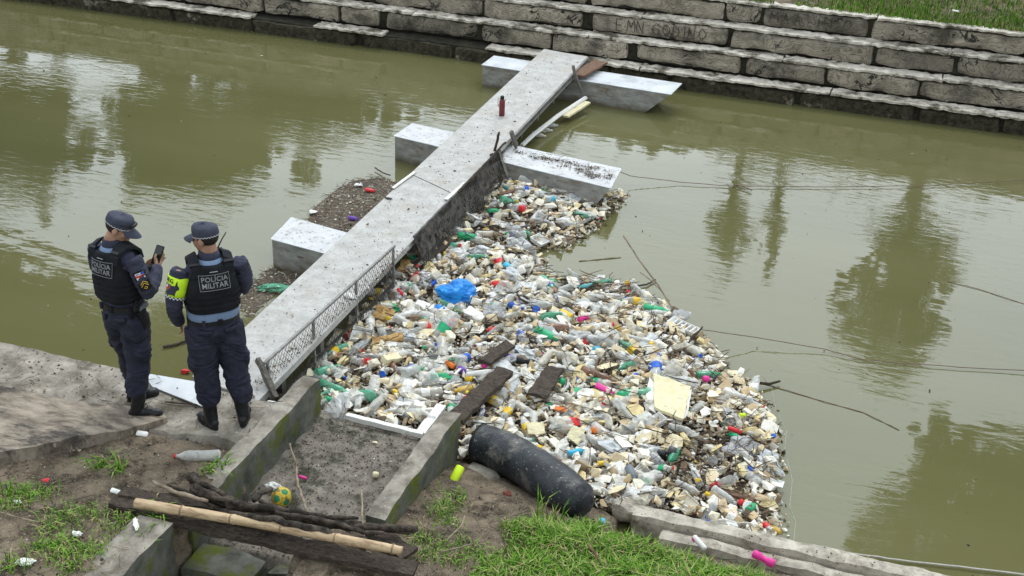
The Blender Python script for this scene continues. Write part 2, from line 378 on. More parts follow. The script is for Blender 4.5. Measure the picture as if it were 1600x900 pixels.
def grid_surface(name, x0, x1, y0, y1, step, hf, m, keep=None, parent=None, smooth=True, ystep=None):
    ys_ = ystep or step
    nx = max(1, int((x1 - x0) / step)); ny = max(1, int((y1 - y0) / ys_))
    vs = []
    for j in range(ny + 1):
        for i in range(nx + 1):
            x = x0 + (x1 - x0) * i / nx; y = y0 + (y1 - y0) * j / ny
            vs.append((x, y, hf(x, y)))
    fs = []
    for j in range(ny):
        for i in range(nx):
            a = j * (nx + 1) + i
            if keep:
                cx = (vs[a][0] + vs[a + 1][0]) / 2; cy = (vs[a][1] + vs[a + nx + 1][1]) / 2
                if not keep(cx, cy): continue
            fs.append((a, a + 1, a + nx + 2, a + nx + 1))
    me = bpy.data.meshes.new(name); me.from_pydata(vs, [], fs); me.update()
    return link(name, me, m, parent, smooth)

def rough_box(name, c, d, seg, amp, m, parent=None, nscale=4, R=None, origin=False, roundness=0.0, seed=0.0):
    """box subdivided and worn by noise; sharp-ish edges chipped"""
    bm = bmesh.new()
    nx, ny, nz = [max(1, int(q / seg)) for q in d]
    verts = {}
    def V(i, j, k):
        if (i, j, k) not in verts:
            p = Vector(((i / nx - .5) * d[0], (j / ny - .5) * d[1], (k / nz - .5) * d[2]))
            if roundness:
                q = Vector((max(0, abs(p.x) - d[0] / 2 + roundness), max(0, abs(p.y) - d[1] / 2 + roundness), max(0, abs(p.z) - d[2] / 2 + roundness)))
                l = q.length
                if l > roundness:
                    q2 = q * (1 - roundness / l)
                    p -= Vector((math.copysign(q2.x, p.x), math.copysign(q2.y, p.y), math.copysign(q2.z, p.z)))
            w_ = p + Vector(c) + Vector((seed, seed * 1.7, 0))
            nv = mn.noise_vector(w_ * nscale) * amp + mn.noise_vector(w_ * nscale * 4) * amp * .35
            edge = (i in (0, nx)) + (j in (0, ny)) + (k in (0, nz))
            p += nv * (0.7 + 0.5 * edge)
            verts[(i, j, k)] = bm.verts.new(p)
        return verts[(i, j, k)]
    for i in range(nx):
        for j in range(ny):
            bm.faces.new((V(i, j, 0), V(i, j + 1, 0), V(i + 1, j + 1, 0), V(i + 1, j, 0)))
            bm.faces.new((V(i, j, nz), V(i + 1, j, nz), V(i + 1, j + 1, nz), V(i, j + 1, nz)))
    for i in range(nx):
        for k in range(nz):
            bm.faces.new((V(i, 0, k), V(i + 1, 0, k), V(i + 1, 0, k + 1), V(i, 0, k + 1)))
            bm.faces.new((V(i, ny, k), V(i, ny, k + 1), V(i + 1, ny, k + 1), V(i + 1, ny, k)))
    for j in range(ny):
        for k in range(nz):
            bm.faces.new((V(0, j, k), V(0, j, k + 1), V(0, j + 1, k + 1), V(0, j + 1, k)))
            bm.faces.new((V(nx, j, k), V(nx, j + 1, k), V(nx, j + 1, k + 1), V(nx, j, k + 1)))
    if R is not None: bmesh.ops.transform(bm, matrix=R.to_4x4(), verts=bm.verts)
    me = bpy.data.meshes.new(name); bm.to_mesh(me); bm.free()
    o = link(name, me, m, parent); o.location = c
    return o

# ------------------------------------------------------------------ water
def make_water():
    m, t, b, o = newmat("murky_water")
    tc = t.nodes.new("ShaderNodeTexCoord")
    n = t.nodes.new("ShaderNodeTexNoise"); n.inputs["Scale"].default_value = 0.35; n.inputs["Detail"].default_value = 5
    mp = t.nodes.new("ShaderNodeMapping"); mp.inputs["Scale"].default_value = (0.5, 1.6, 1)
    t.links.new(tc.outputs["Object"], mp.inputs[0]); t.links.new(mp.outputs[0], n.inputs["Vector"])
    r = ramp(t, [(0.3, (0.112, 0.108, 0.043)), (0.7, (0.138, 0.132, 0.058))])
    t.links.new(n.outputs["Fac"], r.inputs["Fac"]); t.links.new(r.outputs[0], b.inputs["Base Color"])
    b.inputs["Roughness"].default_value = 0.015; b.inputs["IOR"].default_value = 1.33
    b.inputs["Specular IOR Level"].default_value = 1.0
    # ripples: calm sheets with patches of finer chop
    n1 = t.nodes.new("ShaderNodeTexNoise"); n1.inputs["Scale"].default_value = 1.5; n1.inputs["Detail"].default_value = 3
    mp1 = t.nodes.new("ShaderNodeMapping"); mp1.inputs["Scale"].default_value = (0.7, 1.5, 1); mp1.inputs["Rotation"].default_value = (0, 0, 0.25)
    t.links.new(tc.outputs["Object"], mp1.inputs[0]); t.links.new(mp1.outputs[0], n1.inputs["Vector"])
    n2 = t.nodes.new("ShaderNodeTexNoise"); n2.inputs["Scale"].default_value = 7.0; n2.inputs["Detail"].default_value = 4
    n2.inputs["Distortion"].default_value = 0.6
    mp2 = t.nodes.new("ShaderNodeMapping"); mp2.inputs["Scale"].default_value = (0.55, 1.5, 1); mp2.inputs["Rotation"].default_value = (0, 0, 0.12)
    t.links.new(tc.outputs["Object"], mp2.inputs[0]); t.links.new(mp2.outputs[0], n2.inputs["Vector"])
    n3 = t.nodes.new("ShaderNodeTexNoise"); n3.inputs["Scale"].default_value = 0.42; n3.inputs["Detail"].default_value = 3
    t.links.new(tc.outputs["Object"], n3.inputs["Vector"])
    r3 = ramp(t, [(0.44, (0.10,) * 3), (0.62, (1, 1, 1))]); t.links.new(n3.outputs["Fac"], r3.inputs["Fac"])
    mu = t.nodes.new("ShaderNodeMath"); mu.operation = 'MULTIPLY'
    t.links.new(n2.outputs["Fac"], mu.inputs[0]); t.links.new(r3.outputs[0], mu.inputs[1])
    b1 = t.nodes.new("ShaderNodeBump"); b1.inputs["Strength"].default_value = 1.0; b1.inputs["Distance"].default_value = 0.0032
    t.links.new(n1.outputs["Fac"], b1.inputs["Height"])
    b2 = t.nodes.new("ShaderNodeBump"); b2.inputs["Strength"].default_value = 1.0; b2.inputs["Distance"].default_value = 0.0036
    t.links.new(mu.outputs[0], b2.inputs["Height"]); t.links.new(b1.outputs[0], b2.inputs["Normal"])
    t.links.new(b2.outputs[0], b.inputs["Normal"])
    mb = MB(); mb.add([(-90, -20, 0), (90, -20, 0), (90, 21, 0), (-90, 21, 0)], [(0, 1, 2, 3)])
    tag(mb.build("river_water", m), kind="structure")
make_water()

# ------------------------------------------------------------------ near bank
CH_L, CH_R = -4.34, -3.20          # inner faces of the drain channel
YB_L, YB_R = 7.93, 8.02            # river edge of the near bank
def edge_y(x):
    if x < CH_L: return 7.93
    if x < -1.6: return 8.28 - (x - CH_R) * 0.17
    return 7.80
def hbank(x, y):
    nz = 0.022 * mn.noise(Vector((x * 3, y * 3, 0))) + 0.012 * mn.noise(Vector((x * 11, y * 11, 4))) + .006 * mn.noise(Vector((x * 28, y * 28, 4)))
    if x < CH_L:
        z = 0.45 + max(0, 7.5 - y) * 0.07
        if x < -5.6: z += min(0.10, (-5.6 - x) * 0.06)
        if y > 7.16: z = .455 + (z - .455) * max(0, 1 - (y - 7.16) / .1) - .07 * min(1, (y - 7.16) / .12)
        return z + nz
    d = edge_y(x) - y
    z = 0.06 + min(d, 0.5) * 0.36 + max(0, d - 0.5) * 0.12
    if x > -2.4: z += 0.10 * min(1, (x + 2.4)) * min(1, max(0, d) * 1.5)
    if d < 0: z = 0.06 + d * 1.2
    return z + nz * 1.5
def keepbank(x, y):
    if x < CH_L - 0.06: return y < 7.92
    if x < CH_R + (0.07 if y > 6.72 else -0.25): return False
    return y < edge_y(x) + 0.25
tag(grid_surface("near_bank_ground", -9, 4, 4.2, 8.6, 0.03, hbank, soil, keepbank), kind="structure")

for (xa, xb, ya, yb) in ((-34, CH_L - .06, -8, 4.2), (CH_R - .25, 34, -8, 4.2), (-34, -9, 4.2, 7.9), (4, 34, 4.2, 7.78)):
    tag(grid_surface("near_bank_ground", xa, xb, ya, yb, 0.4, lambda x, y: hbank(x, y) - .003, soil), kind="structure")
# concrete landing where the officers stand
def hland(x, y):
    return 0.462 + 0.012 * mn.noise(Vector((x * 2.4, y * 3, 1))) + 0.004 * mn.noise(Vector((x * 14, y * 14, 1)))
def landing():
    nx, ny = 420, 22; x0, x1 = -20.0, -4.52
    vs = []; fs = []
    for j in range(ny + 1):
        for i in range(nx + 1):
            x = x0 + (x1 - x0) * i / nx
            yl = 7.22 + 0.10 * mn.noise(Vector((x * 1.6, 0, 5))) + 0.04 * mn.noise(Vector((x * 9, 0, 5)))
            yh = 7.93 + 0.025 * mn.noise(Vector((x * 5, 3, 5)))
            y = yl + (yh - yl) * j / ny
            z = hland(x, y)
            if j == 0: z = hbank(x, y - .05) - 0.04
            vs.append((x, y, z))
    for i in range(nx + 1):
        v = vs[ny * (nx + 1) + i]; vs.append((v[0], v[1] + 0.01, -0.6))
    for j in range(ny + 1):
        for i in range(nx):
            a = j * (nx + 1) + i
            fs.append((a, a + 1, a + nx + 2, a + nx + 1))
    me = bpy.data.meshes.new("concrete_landing"); me.from_pydata(vs, [], fs); me.update()
    tag(link("concrete_landing", me, conc), kind="structure")
landing()

def slab():
    top = [P(-70, 722, .66), P(-5, 708, .66), P(60, 696, .65), P(122, 683, .62), P(190, 671, .56), P(262, 653, .50), P(250, 640, .49),
           P(185, 632, .50), P(110, 625, .52), P(30, 608, .55), P(-70, 590, .57)]
    bm = bmesh.new()
    vt = [bm.verts.new(p + mn.noise_vector(p * 5) * 0.02) for p in top]
    vb = [bm.verts.new(p - Vector((0, 0, 0.22))) for p in top]
    f = bm.faces.new(vt); bm.faces.new(list(reversed(vb)))
    n = len(vt)
    for i in range(n):
        bm.faces.new((vt[i], vb[i], vb[(i + 1) % n], vt[(i + 1) % n]))
    bmesh.ops.triangulate(bm, faces=[f])
    bmesh.ops.recalc_face_normals(bm, faces=bm.faces)
    bmesh.ops.subdivide_edges(bm, edges=bm.edges, cuts=7, use_grid_fill=True)
    for v in bm.verts: v.co += mn.noise_vector(v.co * 9) * 0.007
    me = bpy.data.meshes.new("broken_concrete_slab"); bm.to_mesh(me); bm.free()
    tag(link("concrete_slab", me, slabm), "big tilted brown concrete slab with a chipped edge lying left of the officers", "concrete slab")
slab()

# drain channel
def hsilt(x, y):
    z = 0.135 + 0.018 * mn.noise(Vector((x * 3, y * 3, 9))) + 0.008 * mn.noise(Vector((x * 16, y * 16, 9)))
    z += 0.05 * max(0, 1 - (x - CH_L) / .2) * (0.5 + mn.noise(Vector((0, y * 4, 2))))
    if y < 6.52: z -= min(1, (6.52 - y) * 8) * 0.18
    if y > 8.3: z -= (y - 8.3) * 0.4
    return z
tag(grid_surface("channel_floor", CH_L - 0.05, CH_R + 0.05, 3.0, 8.62, 0.025, hsilt, silt), kind="structure")
def chan_wall(name, x0, x1, y0, y1, z0, z1, label, mossx):
    o = rough_box(name, ((x0 + x1) / 2, (y0 + y1) / 2, (z0 + z1) / 2), (x1 - x0, y1 - y0, z1 - z0), 0.045, 0.010, [conc, conc_moss], roundness=0.012)
    for p in o.data.polygons:
        if p.normal.z < 0.55: p.material_index = 1
    tag(o, label, "concrete wall"); return o
chan_wall("channel_wall", -4.50, CH_L, 6.32, 8.37, -0.5, 0.505, "mossy low concrete wall along the left side of the drain beside the officers", 1)
chan_wall("channel_wall", CH_R, -3.045, 6.78, 8.29, -0.5, 0.505, "mossy low concrete wall along the right side of the drain beside the black tube", 1)
chan_wall("channel_wall", -4.62, CH_L + 0.005, 3.2, 6.10, -0.5, 0.60, "concrete wall end below the bamboo pole at the bottom left", 1)
o = rough_box("concrete_step", (-4.06, 6.26, 0.06), (0.53, 0.30, 0.30), 0.04, 0.012, conc_moss, roundness=0.012)
tag(o, "dark concrete block in the drain under the bamboo pole", "concrete block")
o = rough_box("concrete_sill", (-3.45, 6.50, 0.0), (0.70, 0.20, 0.22), 0.04, 0.02, conc_moss, roundness=0.02)
tag(o, "rough concrete sill across the drain behind the black plank", "concrete block")
# soil retained around the channel's near end
o = rough_box("earth_edge", (-3.30, 5.60, 0.06), (0.38, 2.0, 0.85), 0.06, 0.05, soil, roundness=0.06)
tag(o, kind="structure")
for (x, y, z, r) in ((-4.42, 6.22, 0.3, 1),):
    o = rough_box("earth_edge", (-4.46, 6.21, 0.2), (0.20, 0.26, 0.55), 0.05, 0.03, soil, roundness=0.04); tag(o, kind="structure")

# kerb on the right
root = empty("concrete_kerb", (-0.2, 7.9, 0))
tag(root, "pale worn concrete kerb running from the rubbish to the bottom right corner", "kerb")
def kpart(name, c, d, m, amp, R=None, rd=0.03, sd=0):
    o = rough_box(name, Vector(c), d, 0.05, amp, m, roundness=rd, R=R, seed=sd); o.parent = root
    o.location = Vector(c) - Vector(root.location); return o
kpart("kerb_top", (-0.20, 7.985, 0.01), (2.6, 0.15, 0.36), conc_pale, 0.012)
kpart("kerb_top", (2.55, 7.965, 0.01), (2.9, 0.15, 0.36), conc_pale, 0.012, sd=3)
kpart("kerb_top", (7.5, 7.965, 0.01), (6.9, 0.15, 0.36), conc_pale, 0.012, sd=9)
kpart("kerb_foot", (0.1, 7.835, -0.03), (2.7, 0.12, 0.34), conc_pale, 0.012, sd=5)
kpart("kerb_foot", (2.9, 7.82, -0.03), (2.85, 0.12, 0.34), conc_pale, 0.012, sd=7)
o = rough_box("concrete_lump", P(992, 802, .10), (0.34, 0.20, 0.18), 0.03, 0.03, conc_pale, roundness=0.08, R=Matrix.Rotation(-0.25, 3, 'Z'))
tag(o, "whitish rounded lump of concrete at the end of the black tube", "concrete lump")
o = rough_box("concrete_lump", P(752, 748, .05), (0.30, 0.16, 0.14), 0.03, 0.02, conc, roundness=0.05, R=Matrix.Rotation(-0.35, 3, 'Z'))
tag(o, "flat grey lump of concrete under the left end of the black tube", "concrete lump")

# ------------------------------------------------------------------ far bank: stepped stone wall
def stone_material():
    m, t, b, o = newmat("carved_stone")
    tc = t.nodes.new("ShaderNodeNewGeometry")
    oi = t.nodes.new("ShaderNodeObjectInfo")
    n = t.nodes.new("ShaderNodeTexNoise"); n.inputs["Scale"].default_value = 3.0; n.inputs["Detail"].default_value = 9; n.inputs["Roughness"].default_value = 0.7
    t.links.new(tc.outputs["Position"], n.inputs["Vector"])
    r = ramp(t, [(0.28, (0.15, 0.13, 0.10)), (0.46, (0.34, 0.295, 0.23)), (0.72, (0.50, 0.43, 0.34))])
    t.links.new(n.outputs["Fac"], r.inputs["Fac"])
    hs = t.nodes.new("ShaderNodeHueSaturation"); t.links.new(r.outputs[0], hs.inputs["Color"])
    mr = t.nodes.new("ShaderNodeMapRange"); mr.inputs["To Min"].default_value = 0.62; mr.inputs["To Max"].default_value = 1.25
    t.links.new(oi.outputs["Random"], mr.inputs["Value"]); t.links.new(mr.outputs[0], hs.inputs["Value"])
    ns = t.nodes.new("ShaderNodeTexNoise"); ns.inputs["Scale"].default_value = 1.3; ns.inputs["Detail"].default_value = 7; ns.inputs["Roughness"].default_value = .72
    geo = t.nodes.new("ShaderNodeNewGeometry"); t.links.new(geo.outputs["Position"], ns.inputs["Vector"])
    rs = ramp(t, [(0.47, (0, 0, 0)), (0.62, (.85,) * 3)]); t.links.new(ns.outputs["Fac"], rs.inputs["Fac"])
    ms = t.nodes.new("ShaderNodeMixRGB"); ms.inputs[2].default_value = (0.055, 0.05, 0.036, 1)
    t.links.new(rs.outputs[0], ms.inputs[0]); t.links.new(hs.outputs[0], ms.inputs[1]); hs = ms
    # curling dark grooves
    nd = t.nodes.new("ShaderNodeTexNoise"); nd.inputs["Scale"].default_value = 1.6; nd.inputs["Detail"].default_value = 3
    t.links.new(tc.outputs["Position"], nd.inputs["Vector"])
    ad = t.nodes.new("ShaderNodeVectorMath"); ad.operation = 'SCALE'; ad.inputs["Scale"].default_value = 1.5
    t.links.new(nd.outputs["Color"], ad.inputs[0])
    a2 = t.nodes.new("ShaderNodeVectorMath"); a2.operation = 'ADD'
    t.links.new(tc.outputs["Position"], a2.inputs[0]); t.links.new(ad.outputs[0], a2.inputs[1])
    wv = t.nodes.new("ShaderNodeTexNoise"); wv.inputs["Scale"].default_value = 1.5; wv.inputs["Detail"].default_value = 3.5; wv.inputs["Roughness"].default_value = .6
    mp = t.nodes.new("ShaderNodeMapping"); mp.inputs["Scale"].default_value = (1.0, 1, 2.0)
    t.links.new(a2.outputs[0], mp.inputs[0]); t.links.new(mp.outputs[0], wv.inputs["Vector"])
    sb = t.nodes.new("ShaderNodeMath"); sb.operation = 'SUBTRACT'; sb.inputs[1].default_value = .5; t.links.new(wv.outputs["Fac"], sb.inputs[0])
    ab = t.nodes.new("ShaderNodeMath"); ab.operation = 'ABSOLUTE'; t.links.new(sb.outputs[0], ab.inputs[0])
    mk = t.nodes.new("ShaderNodeTexNoise"); mk.inputs["Scale"].default_value = 2.1; mk.inputs["Detail"].default_value = 2; t.links.new(tc.outputs["Position"], mk.inputs["Vector"])
    mk2 = t.nodes.new("ShaderNodeMapRange"); mk2.inputs["From Min"].default_value = .42; mk2.inputs["From Max"].default_value = .62; mk2.inputs["To Min"].default_value = .06; mk2.inputs["To Max"].default_value = -.004
    t.links.new(mk.outputs["Fac"], mk2.inputs["Value"])
    ax = t.nodes.new("ShaderNodeMath"); ax.operation = 'ADD'; t.links.new(ab.outputs[0], ax.inputs[0]); t.links.new(mk2.outputs[0], ax.inputs[1])
    r2 = ramp(t, [(0.0, (1, 1, 1)), (0.008, (0.85,) * 3), (0.018, (0, 0, 0))]); t.links.new(ax.outputs[0], r2.inputs["Fac"])
    w2 = t.nodes.new("ShaderNodeTexWave"); w2.inputs["Scale"].default_value = 5.0; w2.inputs["Distortion"].default_value = 9; w2.inputs["Detail"].default_value = 4
    w2.bands_direction = 'Z'
    t.links.new(a2.outputs[0], w2.inputs["Vector"])
    r4 = ramp(t, [(0.0, (0.40,) * 3), (0.06, (0, 0, 0))]); t.links.new(w2.outputs["Fac"], r4.inputs["Fac"])
    mxx = t.nodes.new("ShaderNodeMath"); mxx.operation = 'MAXIMUM'
    t.links.new(r2.outputs[0], mxx.inputs[0]); t.links.new(r4.outputs[0], mxx.inputs[1])
    mi = t.nodes.new("ShaderNodeMixRGB"); mi.inputs[2].default_value = (0.025, 0.024, 0.018, 1)
    t.links.new(mxx.outputs[0], mi.inputs[0]); t.links.new(hs.outputs[0], mi.inputs[1])
    t.links.new(mi.outputs[0], b.inputs["Base Color"]); b.inputs["Roughness"].default_value = 0.92
    inv = t.nodes.new("ShaderNodeMath"); inv.operation = 'SUBTRACT'; inv.inputs[0].default_value = 1
    t.links.new(mxx.outputs[0], inv.inputs[1])
    bp = t.nodes.new("ShaderNodeBump"); bp.inputs["Strength"].default_value = 1; bp.inputs["Distance"].default_value = 0.03
    t.links.new(inv.outputs[0], bp.inputs["Height"])
    bq = t.nodes.new("ShaderNodeBump"); bq.inputs["Strength"].default_value = 0.7; bq.inputs["Distance"].default_value = 0.02
    nb = t.nodes.new("ShaderNodeTexNoise"); nb.inputs["Scale"].default_value = 22; nb.inputs["Detail"].default_value = 8
    t.links.new(tc.outputs["Position"], nb.inputs["Vector"]); t.links.new(nb.outputs["Fac"], bq.inputs["Height"])
    t.links.new(bp.outputs[0], bq.inputs["Normal"]); t.links.new(bq.outputs[0], b.inputs["Normal"])
    return m
stonem = stone_material()
ledgem = M("pale_ledge", (0.38, 0.34, 0.28), (0.74, 0.69, 0.60), 0.9, 5, bump=0.5, bscale=25, stain=(0.10, 0.085, 0.06), stain_scale=2.8, stain_pos=(0.48, 0.62))
mossm = M("wet_moss", (0.02, 0.02, 0.012), (0.10, 0.085, 0.055), 0.9, 12, bump=1.0, bscale=34, bdist=0.04, stain=(0.30, 0.26, 0.20), stain_scale=2.6, stain_pos=(0.60, 0.68))
gapm = M("mossy_joint", (0.012, 0.013, 0.008), (0.05, 0.045, 0.03), 0.95, 8, bump=1.0, bscale=20)

WY = 19.06
COURSE = [(-0.30, 0.27, 0.0), (0.27, 0.60, 0.30), (0.60, 0.93, 0.58), (0.93, 1.26, 0.86)]    # bottom, top, setback
def far_wall():
    root = empty("stepped_stone_wall", (0, WY, 0))
    tag(root, "stepped grey stone retaining wall with four ledges and carved letters across the river", "retaining wall")
    # core behind the joints
    mb = MB()
    for (b, tz, s) in COURSE:
        mb.add([(-26, s + .07, b), (12, s + .07, b), (12, s + .07, tz - .05), (-26, s + .07, tz - .05), (12, s + .8, tz - .05), (-26, s + .8, tz - .05)], [(0, 1, 2, 3), (3, 2, 4, 5)])
    mb.build("wall_core", gapm, root)
    r = random.Random(5)
    for ci, (b, tz, s) in enumerate(COURSE):
        x = -24.0 + r.random()
        while x < 9:
            ln = r.choice((0.75, 1.25, 1.6, 2.0, 2.5)) * r.uniform(.85, 1.15)
            if ci == 0: ln *= 1.4
            host = False
            for (hc, hx, hl) in ((2, -4.92, 2.02), (3, -2.46, 1.62)):
                if ci == hc:
                    if x < hx - .35 < hx < x + ln: ln = hx - x
                    elif abs(x - hx) < .36: ln = hx + hl - x; host = True
            h = tz - b - 0.055
            if ci == 0: h -= .01
            dd = 0.36
            o = rough_box("stone", (0, 0, 0), (ln - 0.05, dd, h), 0.065, 0.010 if host else 0.026, mossm if ci == 0 else stonem, roundness=0.06 if ci else 0.04, seed=x * 3.1 + ci * 17, nscale=3)
            o.parent = root; o.location = (x + ln / 2, s + dd / 2 + (0 if host else r.uniform(-.02, .03)), b + h / 2)
            x += ln + (r.uniform(-.03, .03) if r.random() < .86 else r.uniform(.06, .14))
        x = -24.0 + r.random() * 2
        while x < 9:
            ln = r.uniform(1.2, 3.6)
            if ci == 0 and r.random() < 0.55: ln = r.uniform(.4, 1.3)
            th = 0.036
            dd = 0.30 if ci < 3 else 0.22
            if ci == 0 and r.random() < 0.32:
                x += r.uniform(.3, 1.4); continue
            o = rough_box("ledge", (0, 0, 0), (ln, dd, th), 0.04 if ci else .05, 0.012, ledgem, roundness=0.006, seed=x * 2.3 + ci * 7, nscale=11)
            o.parent = root; o.location = (x + ln / 2, s + dd / 2 - 0.004 + r.uniform(-.03, .03), tz - 0.024)
            x += ln + r.uniform(0.0, 0.02)
    return root
wall = far_wall()

# carved / scratched letters: strokes in letter units
STROKES = {
 'F': [((0, 0), (0, 1)), ((0, 1), (.55, 1)), ((0, .5), (.45, .5))], 'T': [((.3, 0), (.3, 1)), ((0, 1), (.6, 1))],
 'M': [((0, 0), (.08, 1)), ((.08, 1), (.35, .35)), ((.35, .35), (.62, 1)), ((.62, 1), (.7, 0))],
 'N': [((0, 0), (0, 1)), ((0, 1), (.5, 0)), ((.5, 0), (.5, 1))], ':': [((.1, .25), (.13, .32)), ((.1, .65), (.13, .72))],
 'G': [((.6, .85), (.3, 1)), ((.3, 1), (.02, .65)), ((.02, .65), (.05, .25)), ((.05, .25), (.35, 0)), ((.35, 0), (.6, .2)), ((.6, .2), (.6, .48)), ((.6, .48), (.35, .48))],
 'O': [((.3, 1), (.03, .7)), ((.03, .7), (.03, .3)), ((.03, .3), (.3, 0)), ((.3, 0), (.57, .3)), ((.57, .3), (.57, .7)), ((.57, .7), (.3, 1))],
 'D': [((0, 0), (0, 1)), ((0, 1), (.4, .85)), ((.4, .85), (.55, .5)), ((.55, .5), (.4, .12)), ((.4, .12), (0, 0))],
 'I': [((.1, 0), (.1, 1))], 'A': [((0, 0), (.28, 1)), ((.28, 1), (.56, 0)), ((.12, .4), (.45, .4))],
 'E': [((0, 0), (0, 1)), ((0, 1), (.5, 1)), ((0, .5), (.4, .5)), ((0, 0), (.5, 0))],
 'H': [((0, 0), (0, 1)), ((.5, 0), (.5, 1)), ((0, .5), (.5, .5))],
}
grafm = M("dark_scratches", (0.03, 0.027, 0.022), (0.12, 0.105, 0.085), 0.9, 20)
def scratches(name, text, p0, size, y, adv, label, tilt=0.0):
    mb = MB(); x = 0
    for ch in text:
        if ch == ' ': x += adv; continue
        for a, b in STROKES[ch]:
            pa = Vector((p0[0] + x + a[0] * size, y + rnd.uniform(-.004, .004), p0[1] + a[1] * size)); pb = Vector((p0[0] + x + b[0] * size, y, p0[1] + b[1] * size))
            md = (pa + pb) / 2 + Vector((rnd.uniform(-.01, .01), -.004, rnd.uniform(-.01, .01)))
            mb.tube([pa, md, pb], [0.004, 0.0075, 0.004], 5)
        x += adv * (0.45 if ch in ':I' else 1.0)
    o = mb.build(name, grafm, wall); o.location = (0, -WY, 0); o["label"] = label; return o
ga = P(925, 50, .66); ga.z = .665
scratches("carved_letters", "EMN:GODINO", (-4.70, .655), .19, WY + .58 - .010, .168, "dark scratched letters EMN:GODINO on a stone")
scratches("carved_letters", "MAA HFO", (-2.34, 1.0), .18, WY + .86 - .010, .185, "dark scratched letters MAA HFO on a stone")

# far bank earth and grass
def hfar(x, y):
    return 1.20 + (y - WY - .95) * 0.16 + 0.04 * mn.noise(Vector((x, y, 0)))
tag(grid_surface("far_bank_ground", -60, 60, WY + 1.02, 90, 0.9, lambda x, y: 1.22 + min((y - WY - 1) * .14, 1.6) + .05 * mn.noise(Vector((x, y, 0))), soil, ystep=.9), kind="structure")

def blades(name, n, region, hfun, hmin, hmax, wd, label, lean=0.5, clump=0.0, m=None):
    """region() -> (x, y, density-scale)"""
    vs = np.zeros((n * 5, 3)); fs = []
    i = 0
    while i < n:
        x, y, s = region()
        a = rnd.uniform(0, 2 * PI); h = rnd.uniform(hmin, hmax) * s; l = rnd.uniform(.15, 1) * lean * h
        z = hfun(x, y) - 0.01; dx, dy = math.cos(a), math.sin(a); wx, wy = -dy * wd * .5, dx * wd * .5
        b = i * 5
        vs[b] = (x - wx, y - wy, z); vs[b + 1] = (x + wx, y + wy, z)
        vs[b + 2] = (x + dx * l * .35 - wx * .8, y + dy * l * .35 - wy * .8, z + h * .62); vs[b + 3] = (x + dx * l * .35 + wx * .8, y + dy * l * .35 + wy * .8, z + h * .62)
        vs[b + 4] = (x + dx * l, y + dy * l, z + h * (1 - .25 * lean))
        fs.append((b, b + 1, b + 3, b + 2)); fs.append((b + 2, b + 3, b + 4)); i += 1
    me = bpy.data.meshes.new(name); me.from_pydata([tuple(v) for v in vs], [], fs); me.update()
    o = link(name, me, m or grassm); tag(o, label, "grass", kind="stuff"); return o
def far_region():
    while True:
        x = rnd.uniform(-6.2, 4.2); y = WY + 1.0 + rnd.random() ** 1.4 * 3.4
        if mn.noise(Vector((x * 1.2, y * 1.5, 3))) > -0.38 - (y - WY - 1) * .5: return x, y, .6 + .5 * (mn.noise(Vector((x * 2, y * 2, 0))) + .5)
blades("far_bank_grass", 34000, far_region, lambda x, y: 1.22 + min((y - WY - 1) * .14, 1.6), .05, .16, .014, "short bright grass on the far bank above the stone wall")
blades("far_bank_grass", 5000, lambda: (rnd.uniform(-20, 10), WY + .9 + rnd.uniform(0, .16), .6), lambda x, y: 1.22, .02, .07, .012, "dry trampled grass along the top ledge of the stone wall", m=twig_isl)

# ------------------------------------------------------------------ pontoons
def quadbox(mb, top, zb, mi_top=0, mi_side=1, bow=None):
    """top: 4 corners counter-clockwise (front-left, front-right, back-right, back-left); bow: inset of the bottom at the right end"""
    bt = [Vector((p.x, p.y, zb)) for p in top]
    if bow: bt[1].x -= bow; bt[2].x -= bow
    n = list(top) + bt
    b = len(mb.v); mb.v += [tuple(p) for p in n]
    mb.f += [(b, b + 1, b + 2, b + 3)]; mb.mi += [mi_top]
    for i in range(4):
        j = (i + 1) % 4
        mb.f.append((b + i, b + i + 4, b + j + 4, b + j)); mb.mi.append(mi_side)
def pontoon(name, fl, bl, fr, br, z, label, topm, bow=None, lip=True):
    a, b, c, d = P(*fl, z), P(*fr, z), P(*br, z), P(*bl, z)
    ctr = (a + b + c + d) / 4; root = empty(name, (ctr.x, ctr.y, 0)); tag(root, label, "pontoon", "sheet metal pontoons under the walkway")
    o = Vector(root.location)
    tp = [p - o for p in (a, b, c, d)]
    mb = MB(); quadbox(mb, [p - Vector((0, 0, .012)) for p in tp], -0.06, 0, 0, bow)
    mb.build("hull", hull, root)
    mb = MB()
    cc = sum(tp, Vector()) / 4
    ed = []
    for p in tp:
        q = p + (p - cc).normalized() * 0.012; ed.append(q)
    quadbox(mb, ed, z - 0.012, 0, 0); mb.build("deck_plate", topm, root)
    # folded rim and rivets
    mb = MB()
    for i in range(4):
        p, q = ed[i], ed[(i + 1) % 4]
        mb.tube([p + Vector((0, 0, -.006)), q + Vector((0, 0, -.006))], .007, 6)
    mb.build("rim", alu_clean, root)
    return root, tp
pontoon("pontoon", (425, 373), (456, 340), (560, 409), (592, 378), .35, "grey metal pontoon nearest the officers, sticking out left of the walkway", alu_white)
pontoon("pontoon", (617, 212), (645, 193), (953, 293), (969, 263), .34, "middle metal pontoon strewn with leaf litter beside the heap of rubbish", alu_white, bow=.25)
r3, tp3 = pontoon("pontoon", (754, 101), (773, 87), (1047, 147), (1064, 130), .34, "clean farthest pontoon with a slanted bow next to the stone wall", alu_clean, bow=.42)
mb = MB(); pr = P(1008, 146, .26)
mb.tube([Vector((pr.x - r3.location.x, pr.y - r3.location.y - .01, .24)), Vector((pr.x - r3.location.x, pr.y - r3.location.y - .035, .24))], .028, 14)
mb.build("drain_cap", alu_clean, r3)

